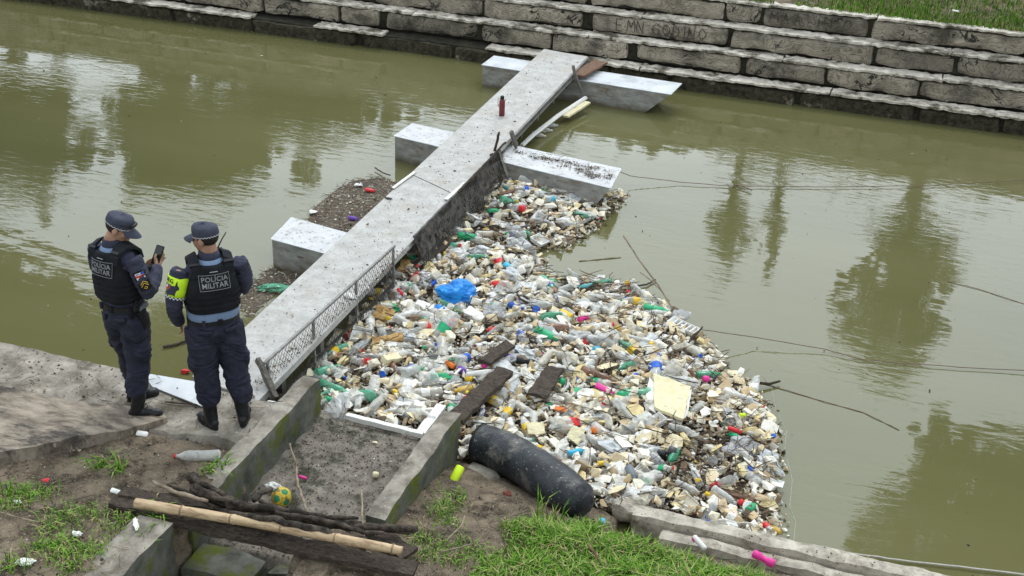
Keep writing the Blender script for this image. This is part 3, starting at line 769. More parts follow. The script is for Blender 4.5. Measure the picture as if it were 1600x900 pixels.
# ------------------------------------------------------------------ walkway
def walkway():
    zt = 0.46
    root = empty("floating_walkway", (-5.15, 12.0, 0))
    tag(root, "long grey metal walkway on pontoons crossing the river", "walkway")
    O = Vector(root.location)
    A0, A1 = Vector((-5.52, 7.80, 0)), Vector((-4.78, 8.02, 0))
    jl, jr = P(641, 272, zt), P(712, 306, zt)
    fl, fr = P(850, 77, zt), P(918, 89, zt)
    # near end polygon
    n0, n1 = P(300, 588, zt), P(404, 626, zt)
    def panel(pts, th, name, zt_):
        mb = MB(); mb2 = []
        # subdivided slightly wavy sheet
        a, b, c, d = pts  # near-left near-right far-right far-left
        N, K = 60, 8; vs = []; fs = []
        for i in range(N + 1):
            for k in range(K + 1):
                p = a.lerp(d, i / N).lerp(b.lerp(c, i / N), k / K)
                vs.append((p.x - O.x, p.y - O.y, zt_ + .004 * mn.noise(Vector((p.x * 3, p.y * 2, 0)))))
        for i in range(N):
            for k in range(K):
                q = i * (K + 1) + k; fs.append((q, q + 1, q + K + 2, q + K + 1))
        top = len(vs)
        rim = [i * (K + 1) + K for i in range(N + 1)]
        for r_ in ([k for k in range(K + 1)], [i * (K + 1) + K for i in range(N + 1)], [N * (K + 1) + k for k in range(K, -1, -1)], [i * (K + 1) for i in range(N, -1, -1)]):
            b0 = len(vs)
            for v in r_: vs.append((vs[v][0], vs[v][1], zt_ - th))
            for j in range(len(r_) - 1): fs.append((r_[j], b0 + j, b0 + j + 1, r_[j + 1]))
        mb.add(vs, fs); return mb.build(name, alu, root)
    panel((n0, n1, jr, jl), .065, "deck_panel", zt)
    g = Vector((0, .012, 0))
    panel((jl + g, jr + g, fr, fl), .065, "deck_panel", zt + .006)
    # trim boards at the joint
    for (p, q, wd) in ((P(614, 291, .50), P(648, 266, .50), .035), (P(697, 309, .50), P(727, 283, .50), .05)):
        mb = MB(); d = (q - p).normalized(); s = Vector((d.y, -d.x, 0)) * wd / 2
        c = (p + q) / 2 - O; c.z = zt + .018
        R = Matrix.Rotation(math.atan2(d.y, d.x), 3, 'Z'); mb.box(c, ((q - p).length, wd, .012), R)
        mb.build("trim_board", whitem, root)
    # lattice fascia along the far right edge
    mb = MB(); a = P(801, 222, zt) ; b = fr
    a = Vector((jr.x + (fr.x - jr.x) * .35, jr.y + (fr.y - jr.y) * .35, 0))
    d = (b - a); d.z = 0; ln = d.length; d.normalize(); R = Matrix.Rotation(math.atan2(d.y, d.x), 3, 'Z')
    off = Vector((d.y, -d.x, 0)) * .012
    for zz in (zt - .008, zt - .085):
        c = (a + b) / 2 + off - O; c.z = zz; mb.box(c, (ln, .018, .014), R)
    k = int(ln / .045)
    for i in range(k):
        c = a + d * (i + .5) * ln / k + off - O; c.z = zt - .046; mb.box(c, (.012, .012, .066), R)
    o = mb.build("edge_lattice", steel, root)
    # cross bearers under the deck and a dark back board
    for i in range(14):
        f = (i + .5) / 14; p = n0.lerp(fl, f); q = n1.lerp(fr, f); c = (p + q) / 2 - O; c.z = zt - .12
        mb = MB(); mb.box(c, ((q - p).length * .98, .07, .11)); mb.build("bearer", darkmetal, root)
    return root, O, n0, n1, jl, jr, fl, fr
wk, WO, n0, n1, jl, jr, fl, fr = walkway()

# white sheet lying on the bank at the walkway's foot
mb = MB(); zz = .480
pp = [P(222, 582, zz), P(238, 604, zz), P(330, 640, zz), P(305, 596, zz)]
quadbox(mb, pp, .470, 0, 0)
tag(mb.build("white_sheet", alu_clean), "flat white sheet between the two officers' feet at the foot of the walkway", "sheet")

def bar(name, p, q, sec, m, label=None, cat=None, group=None, roll=0.0, parent=None, jag=False, jn=.006):
    """rectangular bar from p to q (world), own origin at the middle"""
    p, q = Vector(p), Vector(q); d = (q - p); ln = d.length; d.normalize()
    up = Vector((0, 0, 1)) if abs(d.z) < .9 else Vector((0, 1, 0))
    y = up.cross(d).normalized(); z = d.cross(y)
    R = Matrix((d, y, z)).transposed() @ Matrix.Rotation(roll, 3, 'X')
    o = rough_box(name, (0, 0, 0), (ln, sec[0], sec[1]), max(.02, min(sec) * .7), jn, m, R=R, seed=p.x * 3 + p.y, nscale=9, roundness=min(sec) * .15)
    o.location = (p + q) / 2
    if parent: o.parent = parent; o.location = (p + q) / 2 - Vector(parent.location)
    if label: tag(o, label, cat, group)
    return o

# edge posts beside the walkway
bar("post", P(402, 560, .66), P(432, 622, .42), (.045, .06), wood_grey, "short grey post leaning at the near end of the wire mesh fence", "post")
bar("post", P(780, 206, .78), P(773, 236, .5), (.03, .03), wood_dark, "dark stub of post standing on the walkway edge at the middle pontoon", "post")
bar("post", P(779, 237, .52), P(793, 278, .28), (.035, .05), wood_grey, "leaning grey board under the walkway edge at the middle pontoon", "board")
bar("post", P(768, 240, .50), P(783, 282, .2), (.03, .04), wood_dark, "dark board beside the leaning grey one at the middle pontoon", "board")
bar("post", P(799, 206, .60), P(807, 229, .36), (.035, .06), wood_grey, "short grey board standing on the middle pontoon beside the walkway", "board")
bar("post", P(895, 103, .58), P(909, 147, .18), (.04, .055), wood_grey, "grey board leaning on the walkway edge at the farthest pontoon", "board")
bar("plank", P(902, 118, .42), P(940, 96, .42), (.22, .035), wood_brown, "brown plank lying between the walkway and the farthest pontoon", "plank")
bar("stick", P(790, 222, .6), P(716, 300, .54), (.02, .02), wood_dark, "long thin dark lath lying along the right edge of the walkway", "lath")

# ------------------------------------------------------------------ fences of netting
def wiremesh(parent, p, q, zt_, zb_, sp, name, m, rad=.0024, wav=0.0, slack=0.0, ragged=False):
    mb = MB(); p = Vector(p); q = Vector(q); d = q - p; d.z = 0; ln = d.length; d.normalize(); nrm = Vector((d.y, -d.x, 0))
    H_ = zt_ - zb_; n = int((ln + H_) / sp)
    def pt(u, h):
        base = p + d * u
        wv = wav * math.sin(u * 7 + h * 4) * (1 - .4 * h / H_) + slack * (zt_ - zb_ - h)
        zt2 = h
        return Vector((base.x, base.y, 0)) + nrm * (.012 + wv) + Vector((0, 0, zb_ + zt2))
    for fam in (1, -1):
        for i in range(-int(H_ / sp) - 1, n + 1):
            pts = []
            K = 7
            for k in range(K + 1):
                h = H_ * k / K; u = i * sp + (h if fam > 0 else H_ - h) * .8
                if 0 <= u <= ln: pts.append(pt(u, h * (1 + (.03 * math.sin(u * 9) if wav else 0))))
            if len(pts) >= 2: mb.tube(pts, rad, 3, caps=False)
    o = mb.build(name, m, parent); o.location = -Vector(parent.location) if parent else (0, 0, 0); return o
# near: welded frame with chain link
f0, f1 = P(413, 568, .66), P(617, 384, .63)
root = empty("mesh_fence", ((f0.x + f1.x) / 2, (f0.y + f1.y) / 2, 0))
tag(root, "steel framed chain-link fence panel holding back rubbish along the near walkway", "fence")
bar("top_rail", f0, f1, (.026, .026), steel, parent=root, jn=.001)
bar("bottom_rail", Vector((f0.x, f0.y, .22)), Vector((f1.x, f1.y, .22)), (.022, .022), darkmetal, parent=root, jn=.001)
for f in (.02, .33, .66, .985):
    a = f0.lerp(f1, f); bar("post", a, Vector((a.x, a.y, .10)), (.024, .024), steel, parent=root, jn=.001)
wiremesh(root, f0, f1, .65, .12, .062, "wire_mesh", M("grimy_wire", (0.035, 0.032, 0.028), (0.10, 0.09, 0.08), .7, 20), .0019)
# far: torn black netting hung from the deck edge
g0, g1 = P(646, 374, .5), P(781, 236, .5)
root = empty("torn_netting", ((g0.x + g1.x) / 2, (g0.y + g1.y) / 2, 0))
tag(root, "dark torn netting hanging from the walkway edge between fence and middle pontoon", "netting")
wiremesh(root, g0, g1, .52, .02, .042, "wire_mesh", darkmetal, .0045, wav=.03, slack=.18)
wiremesh(root, g0 + Vector((.03, 0, 0)), g1 + Vector((.03, 0, 0)), .48, .05, .055, "wire_mesh", steel, .0025, wav=.04, slack=.2)
def curtain(parent, p, q, z1, z0, m, name, wav, slack, n=80):
    d = (q - p); d.z = 0; ln = d.length; d.normalize(); nrm = Vector((d.y, -d.x, 0)); vs = []; fs = []
    for i in range(n + 1):
        for k in range(7):
            u = ln * i / n; h = k / 6
            w_ = wav * mn.noise(Vector((u * 4, h * 2, 1))) + slack * (1 - h)
            v = p + d * u + nrm * w_; vs.append((v.x, v.y, z0 + (z1 - z0) * h + .02 * mn.noise(Vector((u * 5, 0, h)))))
    for i in range(n):
        for k in range(6):
            if k < 3 and mn.noise(Vector((i * .35, k * .9, 4))) > .12: continue
            a = i * 7 + k; fs.append((a, a + 7, a + 8, a + 1))
    mb = MB(); mb.add(vs, fs); o = mb.build(name, m, parent, True); o.location = -Vector(parent.location); return o
curtain(root, g0, g1, .53, .30, M("black_shade_cloth", (0.02, 0.018, 0.015), (0.12, 0.105, 0.09), 0.85, 14, bump=.5), "cloth_band", .03, .10)
bar("hem_rail", Vector((g0.x, g0.y, .525)), Vector((g1.x, g1.y, .525)), (.02, .025), darkmetal, parent=root, jn=.004)

# ------------------------------------------------------------------ floating rubbish
def poly(pts, z=.08): return [P(x, y, z).xy for x, y in pts]
MAIN = poly([(500, 648), (493, 610), (475, 592), (505, 556), (560, 500), (622, 430), (662, 386), (700, 352), (745, 300), (768, 272), (800, 276), (850, 287), (905, 296), (945, 300), (973, 294),
             (974, 304), (950, 325), (935, 345), (905, 362), (880, 380), (850, 376), (828, 386), (846, 400), (856, 424), (882, 428), (935, 434), (990, 444),
             (1004, 462), (1046, 476), (1064, 500), (1092, 522), (1124, 548), (1133, 572), (1172, 592), (1196, 625), (1216, 672), (1214, 720), (1208, 772), (1216, 806), (1212, 838),
             (1150, 825), (1080, 808), (1000, 800), (940, 800), (905, 780), (740, 712), (715, 725), (705, 660), (692, 648), (655, 686), (545, 652)])
LEFT1 = poly([(476, 352), (486, 326), (512, 300), (545, 281), (585, 274), (632, 282), (560, 366), (520, 362)], .02)
LEFT2 = poly([(386, 440), (420, 416), (480, 398), (470, 430), (388, 500), (370, 470)], .02)
def inside(p, pg):
    c = False; n = len(pg); j = n - 1; x, y = p
    for i in range(n):
        xi, yi = pg[i]; xj, yj = pg[j]
        if (yi > y) != (yj > y) and x < (xj - xi) * (y - yi) / (yj - yi) + xi: c = not c
        j = i
    return c
def edged(p, pg):
    m_ = 9; n = len(pg); p = Vector(p)
    for i in range(n):
        a, b = pg[i], pg[(i + 1) % n]; ab = b - a
        t = max(0, min(1, (p - a).dot(ab) / max(1e-9, ab.length_squared))); m_ = min(m_, (p - a - ab * t).length)
    return m_
WEDGE = MAIN[14:40]
def water_dist(p):
    m_ = 9; p = Vector(p)
    for i in range(len(WEDGE) - 1):
        a, b = WEDGE[i], WEDGE[i + 1]; ab = b - a
        t = max(0, min(1, (p - a).dot(ab) / max(1e-9, ab.length_squared))); m_ = min(m_, (p - a - ab * t).length)
    return m_
def pile_h(x, y):
    d = water_dist((x, y))
    return 0.015 + min(1, d / .9) * .075 + .05 * max(0, mn.noise(Vector((x * 1.3, y * 1.3, 2)))) * min(1, d / .4) + .025 * mn.noise(Vector((x * 5, y * 5, 2))) * min(1, d * 3)
XS = [p.x for p in MAIN]; YS = [p.y for p in MAIN]
def sample(n, mind=0.0, pg=MAIN, bias=None):
    xs = [p.x for p in pg]; ys = [p.y for p in pg]; res = []; cell = {}; tries = 0
    while len(res) < n and tries < n * 400:
        tries += 1
        x = rnd.uniform(min(xs), max(xs)); y = rnd.uniform(min(ys), max(ys))
        if not inside((x, y), pg): continue
        if bias and rnd.random() > bias(x, y): continue
        if mind:
            k = (int(x / mind), int(y / mind))
            if any((a - x) ** 2 + (b - y) ** 2 < mind * mind for i in (-1, 0, 1) for j in (-1, 0, 1) for (a, b) in cell.get((k[0] + i, k[1] + j), ())): continue
            cell.setdefault(k, []).append((x, y))
        res.append((x, y))
    return res
# zones of the heap: bottles gather toward the fence, small foam toward the outer right edge
def pr_of(x, y, z=.1):
    c = RW.T @ np.array([x, y, z - CAM_H]); return 800 + FPX * c[0] / c[2], 450 + FPX * c[1] / c[2]
def bottle_zone(x, y):
    u, v = pr_of(x, y)
    s = 1.0
    if u > 900: s -= min(.75, (u - 900) / 300)
    if v < 400: s *= .6
    return max(.15, s)
def foam_zone(x, y):
    u, v = pr_of(x, y); return min(1, max(.3, .3 + (u - 650) / 500))

MARKS = [("beside the chain-link fence", (520, 530)), ("at the top of the fence", (600, 430)), ("by the drain mouth's white strips", (590, 640)), ("at the left drain wall's end", (520, 600)),
         ("left of the blue bag", (640, 470)), ("right under the blue bag", (700, 525)), ("right of the blue bag", (765, 480)), ("above the blue bag", (710, 425)),
         ("under the torn netting", (690, 370)), ("against the middle pontoon", (850, 295)), ("in the corner of netting and pontoon", (775, 300)), ("at the open tip of the upper arm", (930, 320)),
         ("in the upper arm", (840, 345)), ("in the upper arm near the netting", (760, 350)), ("by the blue waisted bottle", (815, 455)), ("left of the rotten planks", (680, 590)),
         ("between the two rotten planks", (800, 590)), ("just above the black tube", (800, 660)), ("above the tube's right half", (880, 720)), ("near the white paper plate", (915, 630)),
         ("near the crushed green bottle", (860, 525)), ("left of the cream slab", (985, 610)), ("below the cream slab", (1040, 680)), ("right of the cream slab", (1110, 625)),
         ("above the cream slab", (1040, 555)), ("by the magenta bottle", (915, 480)), ("at the long green bottle", (1010, 470)), ("by the ribbed foam box", (1085, 515)),
         ("at the pile's left inner shore", (880, 430)), ("at the outer right edge", (1170, 650)), ("at the lower right edge", (1200, 750)), ("above the kerb", (1120, 790)),
         ("at the tube's right end", (960, 760)), ("right of the grey bottle", (1040, 740)), ("in the dark litter", (1110, 710)), ("in the middle of the heap", (780, 535))]
def where(x, y):
    u, v = pr_of(x, y); return min(MARKS, key=lambda k: (k[1][0] - u) ** 2 + (k[1][1] - v) ** 2)[0]

# base mat of wet debris that everything rests on
def mat_mesh(name, pg, hf, label, m):
    xs = [p.x for p in pg]; ys = [p.y for p in pg]
    o = grid_surface(name, min(xs), max(xs), min(ys), max(ys), .045, hf, m, lambda x, y: inside((x + .03 * mn.noise(Vector((x * 9, y * 9, 0))), y + .03 * mn.noise(Vector((x * 9, y * 9, 7)))), pg) and edged((x, y), pg) > .02)
    tag(o, label, "debris", kind="stuff")
debm = M("wet_debris", (0.022, 0.016, 0.010), (0.10, 0.07, 0.045), 0.95, 22, bump=1, bscale=60, bdist=.02, speck=(0.30, 0.23, 0.14), speck_scale=55, speck_pos=(.56, .62))
mat_mesh("wet_debris_mat", MAIN, lambda x, y: pile_h(x, y) - .03 + .012 * mn.noise(Vector((x * 25, y * 25, 0))), "dark wet organic litter under the heap of rubbish", debm)
siltm2 = M("floating_silt", (0.07, 0.055, 0.042), (0.20, 0.165, 0.13), 0.95, 18, bump=1, bscale=60, bdist=.02, speck=(0.42, 0.35, 0.26), speck_scale=50, speck_pos=(.56, .64))
mat_mesh("floating_silt_mat", LEFT1, lambda x, y: .004 + .012 * mn.noise(Vector((x * 14, y * 14, 0))), "brown scum of leaf litter afloat left of the walkway between two pontoons", siltm2)
mat_mesh("floating_silt_mat", LEFT2, lambda x, y: .004 + .012 * mn.noise(Vector((x * 14, y * 14, 0))), "brown scum of leaf litter afloat behind the nearest pontoon", siltm2)

def hull_mesh(dx, dy, dz, npt=9, seed=0):
    r = random.Random(seed); bm = bmesh.new()
    for i in range(npt):
        v = Vector((r.gauss(0, 1), r.gauss(0, 1), r.gauss(0, 1))).normalized()
        k = .8 + .2 * r.random()
        v = Vector((math.copysign(abs(v.x) ** .7, v.x) * dx * k, math.copysign(abs(v.y) ** .7, v.y) * dy * k, math.copysign(abs(v.z) ** .6, v.z) * dz * k))
        bm.verts.new(v / 2)
    g = bmesh.ops.convex_hull(bm, input=bm.verts)
    for v in [v for v in bm.verts if not v.link_faces]: bm.verts.remove(v)
    return bm
TPL = []
for i in range(26):
    k = i % 5
    d = [(1, .7, .35), (1, .55, .5), (1, .8, .18), (1, .35, .25), (1, .9, .6)][k]
    bm = hull_mesh(*d, npt=[9, 10, 8, 8, 11][k], seed=i)
    bm.verts.index_update()
    TPL.append((np.array([v.co[:] for v in bm.verts]), [tuple(v.index for v in f.verts) for f in bm.faces])); bm.free()
STK = []
for i in range(6):
    n = 5; b = MB(); r = random.Random(i); pts = [Vector((k / 4 - .5, r.uniform(-.05, .05), r.uniform(-.02, .02))) for k in range(n)]
    b.tube(pts, [.012, .016, .015, .013, .008], 4); STK.append((np.array(b.v), b.f))

def scatter(name, pts, sizes, hf, m, label, tpls=TPL, tilt=.5, cat="debris"):
    V_ = []; F_ = []; b = 0
    for (x, y), s in zip(pts, sizes):
        v, f = tpls[rnd.randrange(len(tpls))]
        R = (Matrix.Rotation(rnd.uniform(0, 2 * PI), 3, 'Z') @ Matrix.Rotation(rnd.gauss(0, tilt), 3, 'X') @ Matrix.Rotation(rnd.gauss(0, tilt), 3, 'Y'))
        sc = np.array([s, s * rnd.uniform(.7, 1.2), s * rnd.uniform(.7, 1.3)])
        q = (v * sc) @ np.array(R).T + np.array([x, y, hf(x, y) + rnd.uniform(-.2, .45) * s])
        V_.append(q); F_ += [tuple(i + b for i in g) for g in f]; b += len(v)
    me = bpy.data.meshes.new(name); me.from_pydata(np.concatenate(V_).tolist(), [], F_); me.update()
    o = link(name, me, m); tag(o, label, cat, kind="stuff"); return o

pts = sample(15500, bias=lambda x, y: .45 + .55 * foam_zone(x, y))
# clustering: clean foam where noise is high, dark litter elsewhere
scatter("small_foam_scraps", pts, [min(.10, .022 + abs(rnd.gauss(0, .030))) for _ in pts], lambda x, y: pile_h(x, y) + .005, foam_isl, "thousands of small cream and brown foam and bark scraps in the floating heap")
def dark_zone(x, y):
    u, v = pr_of(x, y); k = max(0, 1 - ((u - 1110) / 110) ** 2 - ((v - 725) / 75) ** 2) * 1.1 + max(0, 1 - ((u - 790) / 90) ** 2 - ((v - 360) / 45) ** 2) * .8 + max(0, 1 - ((u - 940) / 90) ** 2 - ((v - 440) / 22) ** 2)
    return k + .9 * mn.noise(Vector((x * 2.4, y * 2.4, 8)))
pts = [p for p in sample(6200, bias=lambda x, y: .35 + .65 * foam_zone(x, y)) if dark_zone(*p) < .22 + .3 * rnd.random()]
scatter("upper_foam_scraps", pts, [.028 + .125 * rnd.random() ** 2.3 for _ in pts], lambda x, y: pile_h(x, y) + .045, foam_top, "loose pale foam scraps lying on top of the floating heap")
pts = [p for p in sample(6000) if dark_zone(*p) > .15]
scatter("dark_litter", pts, [rnd.uniform(.04, .22) for _ in pts], lambda x, y: pile_h(x, y) + .035, twig_isl, "tangle of dark twigs and bark lying in patches on the floating heap", tpls=STK, tilt=.15)
pts = sample(380)
scatter("coloured_scraps", pts, [rnd.uniform(.015, .045) for _ in pts], lambda x, y: pile_h(x, y) + .02, col_isl, "tiny coloured plastic scraps sprinkled over the floating heap")
pts = sample(2600)
scatter("twig_litter", pts, [rnd.uniform(.06, .32) for _ in pts], lambda x, y: pile_h(x, y) + .01, twig_isl, "countless short twigs and straw in the floating heap", tpls=STK, tilt=.12)
for pg, n, lb in ((LEFT1, 700, "twigs and leaf litter afloat between two pontoons left of the walkway"), (LEFT2, 330, "twigs and leaf litter afloat behind the nearest pontoon")):
    pts = sample(n, pg=pg); scatter("twig_litter", pts, [rnd.uniform(.03, .16) for _ in pts], lambda x, y: .008, twig_isl, lb, tpls=STK, tilt=.15)
    pts = sample(n // 2, pg=pg); scatter("foam_crumbs", pts, [rnd.uniform(.008, .045) for _ in pts], lambda x, y: .01, foam_isl, lb.replace("twigs and leaf litter", "pale foam crumbs"))
# crumbs and litter that drift off the edge
pts = [(x + rnd.gauss(0, .05), y + rnd.gauss(0, .05)) for x, y in [tuple(WEDGE[rnd.randrange(len(WEDGE) - 1)].lerp(WEDGE[0], 0)) for _ in range(1)]]
pts = []
for _ in range(900):
    i = rnd.randrange(len(WEDGE) - 1); q = WEDGE[i].lerp(WEDGE[i + 1], rnd.random()); pts.append((q.x + rnd.gauss(0, .045), q.y + rnd.gauss(0, .045)))
pts = [p for p in pts if p[1] > 8.05]
scatter("drifting_crumbs", pts, [rnd.uniform(.012, .07) for _ in pts], lambda x, y: .006, foam_isl, "foam crumbs drifting off the water edge of the heap")

# --- templates for single pieces -----------------------------------------
def lathe(prof, n=12, crumple=0.0, seed=0.0, squash=1.0, bend=0.0):
    """profile (x along axis, r); axis = local X, lying on z=0 side"""
    mb = MB(); vs = []; fs = []
    for (x, r) in prof:
        for a in range(n):
            th = 2 * PI * a / n
            v = Vector((x, r * math.cos(th), r * math.sin(th) * squash))
            if crumple and r > .012:
                nz = mn.noise(Vector((x * 22 + seed, math.cos(th) * 1.6, math.sin(th) * 1.6)))
                dz = mn.noise(Vector((x * 9 + seed * 2, math.cos(th), math.sin(th) + 5)))
                k = 1 + crumple * (nz * .8 + dz * 1.2 - .25); v.y *= k; v.z *= k
            v.z += bend * math.sin(x * 8); v.y += bend * x * 1.5
            vs.append(v)
    for i in range(len(prof) - 1):
        for a in range(n):
            b = (a + 1) % n; fs.append((i * n + a, (i + 1) * n + a, (i + 1) * n + b, i * n + b))
    fs.append(tuple(range(n))); fs.append(tuple((len(prof) - 1) * n + a for a in range(n - 1, -1, -1)))
    mb.add(vs, fs); return mb
def bottle_prof(L_, R_, neck=.011, ribs=True):
    p = [(-L_ / 2, R_ * .55), (-L_ / 2 + .006, R_ * .9), (-L_ / 2 + .02, R_)]
    k = 9
    for i in range(1, k):
        x = -L_ / 2 + .02 + (L_ * .60) * i / k
        p.append((x, R_ * (1 - (.06 if (ribs and i % 2) else 0))))
    p += [(L_ * .17, R_), (L_ * .26, R_ * .86), (L_ * .34, R_ * .58), (L_ * .40, neck * 1.35), (L_ * .43, neck * 1.25), (L_ * .44, neck * 1.5), (L_ * .455, neck), (L_ * .49, neck)]
    return p
BOT = []
def bottle_set(L_, R_, crumple, seed, squash, mat, bend=0):
    b = lathe(bottle_prof(L_, R_), 12, crumple, seed, squash, bend).mesh("bottle"); b.polygons.foreach_set("use_smooth", [True] * len(b.polygons)); b.materials.append(mat)
    c = lathe([(L_ * .455, .0135), (L_ * .46, .0155), (L_ * .50, .0155), (L_ * .505, .013)], 10, 0, 0, 1, 0)
    c.v = [(v[0], v[1] + bend * v[0] * 1.5, v[2] + bend * math.sin(v[0] * 8)) for v in c.v]
    c = c.mesh("cap"); c.materials.append(cap_m)
    l = lathe([(-L_ * .13, R_ * 1.012), (-L_ * .12, R_ * 1.02), (0, R_ * 1.02), (L_ * .09, R_ * 1.02), (L_ * .10, R_ * 1.012)], 12, crumple * .92, seed, squash, bend).mesh("label"); l.materials.append(label_m)
    return b, c, l
CLEAR = [bottle_set(.30, .046, .22, 1.3, .9, clear_m), bottle_set(.24, .036, .35, 4.1, .75, clear_m, .02), bottle_set(.33, .054, .30, 7.7, .8, clear_m), bottle_set(.20, .032, .28, 9.2, .9, clear_m), bottle_set(.27, .045, .5, 12.4, .55, clear_m, .05), bottle_set(.22, .034, .15, 15.1, 1, clear_m)]
GREEN = [bottle_set(.31, .050, .22, 21.3, .8, green_m), bottle_set(.24, .038, .3, 24.1, .8, green_m), bottle_set(.20, .045, .5, 27.1, .6, green_m)]
BROWN = [bottle_set(.28, .042, .15, 31.3, .9, brown_m)]

def orient(o, x, y, z, tilt=.25, yaw=None):
    o.location = (x, y, z); o.rotation_euler = (rnd.uniform(0, 2 * PI) if tilt >= 0 else 0, rnd.gauss(0, abs(tilt)), rnd.uniform(0, 2 * PI) if yaw is None else yaw)

CAPC = [("red", redm), ("blue", bluem), ("white", whitem), ("white", whitem), ("yellow", yellowm), ("green", greenm), ("black", blackm), ("white", whitem)]
ADJ = {CLEAR[0][0].name: "ribbed", CLEAR[1][0].name: "slim crushed", CLEAR[2][0].name: "large", CLEAR[3][0].name: "small", CLEAR[4][0].name: "flattened", CLEAR[5][0].name: "slender",
       GREEN[0][0].name: "large", GREEN[1][0].name: "slim", GREEN[2][0].name: "crushed", BROWN[0][0].name: "smooth"}
def own_material(o, m):
    o.material_slots[0].link = 'OBJECT'; o.material_slots[0].material = m
def put_bottle(sets, x, y, z, colour):
    b, c, l = rnd.choice(sets)
    o = bpy.data.objects.new(colour + "_bottle", b); COL.objects.link(o)
    orient(o, x, y, z, .22); o.scale = (rnd.uniform(.95, 1.35),) * 3
    cap = rnd.random() < .5; lab = rnd.random() < .3; cc, cm = rnd.choice(CAPC); lc, lm = rnd.choice(CAPC[:6])
    ex = ""
    if cap:
        q = bpy.data.objects.new("cap", c); COL.objects.link(q); q.parent = o; own_material(q, cm); ex = ", %s cap" % cc
    if lab:
        q = bpy.data.objects.new("label", l); COL.objects.link(q); q.parent = o; own_material(q, lm); ex = (ex + " and %s label" % lc) if cap else ", %s label" % lc
    tag(o, ADJ[b.name] + " " + colour + " bottle " + where(x, y) + ex, "bottle", colour + " plastic bottles in the floating heap")
    return o
for x, y in sample(290, .115, bias=bottle_zone): put_bottle(CLEAR, x, y, pile_h(x, y) + rnd.uniform(.03, .07), "clear")
for x, y in sample(24, .3): put_bottle(GREEN, x, y, pile_h(x, y) + .05, "green")
for x, y in sample(7, .6): put_bottle(BROWN, x, y, pile_h(x, y) + .05, "brown")

def solid(name, c1, c2, rough=.8): return M(name, c1, c2, rough, 26, pos=(.42, .68), bump=.3, stain=(c2[0] * .55, c2[1] * .5, c2[2] * .4), stain_scale=16, stain_pos=(.58, .75))
FOAMC = [("white", solid("white_scrap_foam", (.82, .79, .71), (.68, .62, .50))), ("cream", solid("cream_scrap_foam", (.80, .70, .48), (.64, .51, .30))), ("tan", solid("tan_scrap_foam", (.56, .43, .27), (.40, .30, .18))),
         ("white", MATS["white_scrap_foam"]), ("cream", MATS["cream_scrap_foam"]), ("yellowish", solid("yellowish_scrap_foam", (.76, .64, .34), (.60, .46, .22))), ("brown", solid("brown_scrap_foam", (.30, .21, .13), (.16, .11, .07)))]
PLASC = [("white", solid("white_scrap_plastic", (.80, .80, .78), (.70, .69, .65), .45)), ("ivory", solid("ivory_scrap_plastic", (.74, .69, .57), (.60, .53, .40), .5)), ("white", MATS["white_scrap_plastic"]), ("grey", solid("grey_scrap_plastic", (.42, .43, .42), (.30, .30, .28), .5))]
COLC = [("blue", bluem), ("white", whitem), ("mustard", solid("mustard_plastic", (.62, .42, .08), (.5, .33, .07), .45)), ("red", redm), ("dark grey", greypl), ("green", greenm), ("pink", pinkm), ("black", blackm), ("white", whitem), ("ivory", MATS["ivory_scrap_plastic"]), ("teal", solid("teal_plastic", (.10, .38, .40), (.07, .28, .30), .4))]
CLEARC = [("clear", clear_m)]
FILMC = [("translucent", film_m)]
WOODC = [("dark", solid("dark_wet_wood", (.06, .042, .028), (.035, .026, .018), .9)), ("brown", solid("brown_wet_wood", (.17, .115, .07), (.10, .07, .042), .9)), ("pale", solid("pale_dry_wood", (.36, .28, .18), (.24, .18, .11), .9))]
def instances(name, meshes, cols, n, mind, zoff, tilt, label, cat, group, srange=(1, 1), bias=None, pg=MAIN, smooth=False):
    ms = []
    for me in meshes:
        me = me.copy() if me.materials else me
        if not me.materials: me.materials.append(cols[0][1])
        if smooth: me.polygons.foreach_set("use_smooth", [True] * len(me.polygons))
        ms.append(me)
    lo, hi = srange
    for x, y in sample(n, mind, pg=pg, bias=bias):
        o = bpy.data.objects.new(name, rnd.choice(ms)); COL.objects.link(o); cn, cm = rnd.choice(cols); own_material(o, cm)
        o.location = (x, y, pile_h(x, y) + zoff * rnd.uniform(.6, 1.3)); s = rnd.uniform(*srange)
        o.scale = (s, s * rnd.uniform(.8, 1.2), s); o.rotation_euler = (rnd.gauss(0, tilt), rnd.gauss(0, tilt), rnd.uniform(0, 2 * PI))
        size = "large " if s > lo + .7 * (hi - lo) else ("small " if s < lo + .3 * (hi - lo) else "")
        tag(o, size + cn + " " + label + " " + where(x, y), cat, group)

# foam chunks, the biggest as single things
FM = []
for i in range(14):
    bm = hull_mesh(.13, .13 * (.35 + .4 * (i % 3) / 2), .13 * (.16 + .2 * (i % 4) / 3), npt=12, seed=100 + i)
    me = bpy.data.meshes.new("foam"); bm.to_mesh(me); bm.free(); FM.append(me)
instances("foam_chunk", FM, FOAMC, 300, .10, .055, .35, "foam chunk", "foam chunk", "foam chunks in the floating heap", (.75, 1.6))
# sticks
SM = []
for i in range(8):
    r = random.Random(40 + i); b = MB(); n = 7; ln = r.uniform(.25, .6)
    pts = [Vector((ln * (k / 6 - .5), r.uniform(-.02, .02), r.uniform(-.01, .012))) for k in range(n)]
    b.tube(pts, [r.uniform(.005, .012) for _ in range(n)], 5)
    if i % 3 == 0: b.tube([pts[3], pts[3] + Vector((.08, .07, .02))], [.006, .003], 4)
    SM.append(b.mesh("stick"))
instances("stick", SM, WOODC, 120, .16, .045, .12, "stick", "stick", "sticks in the floating heap", (.6, 1.3))
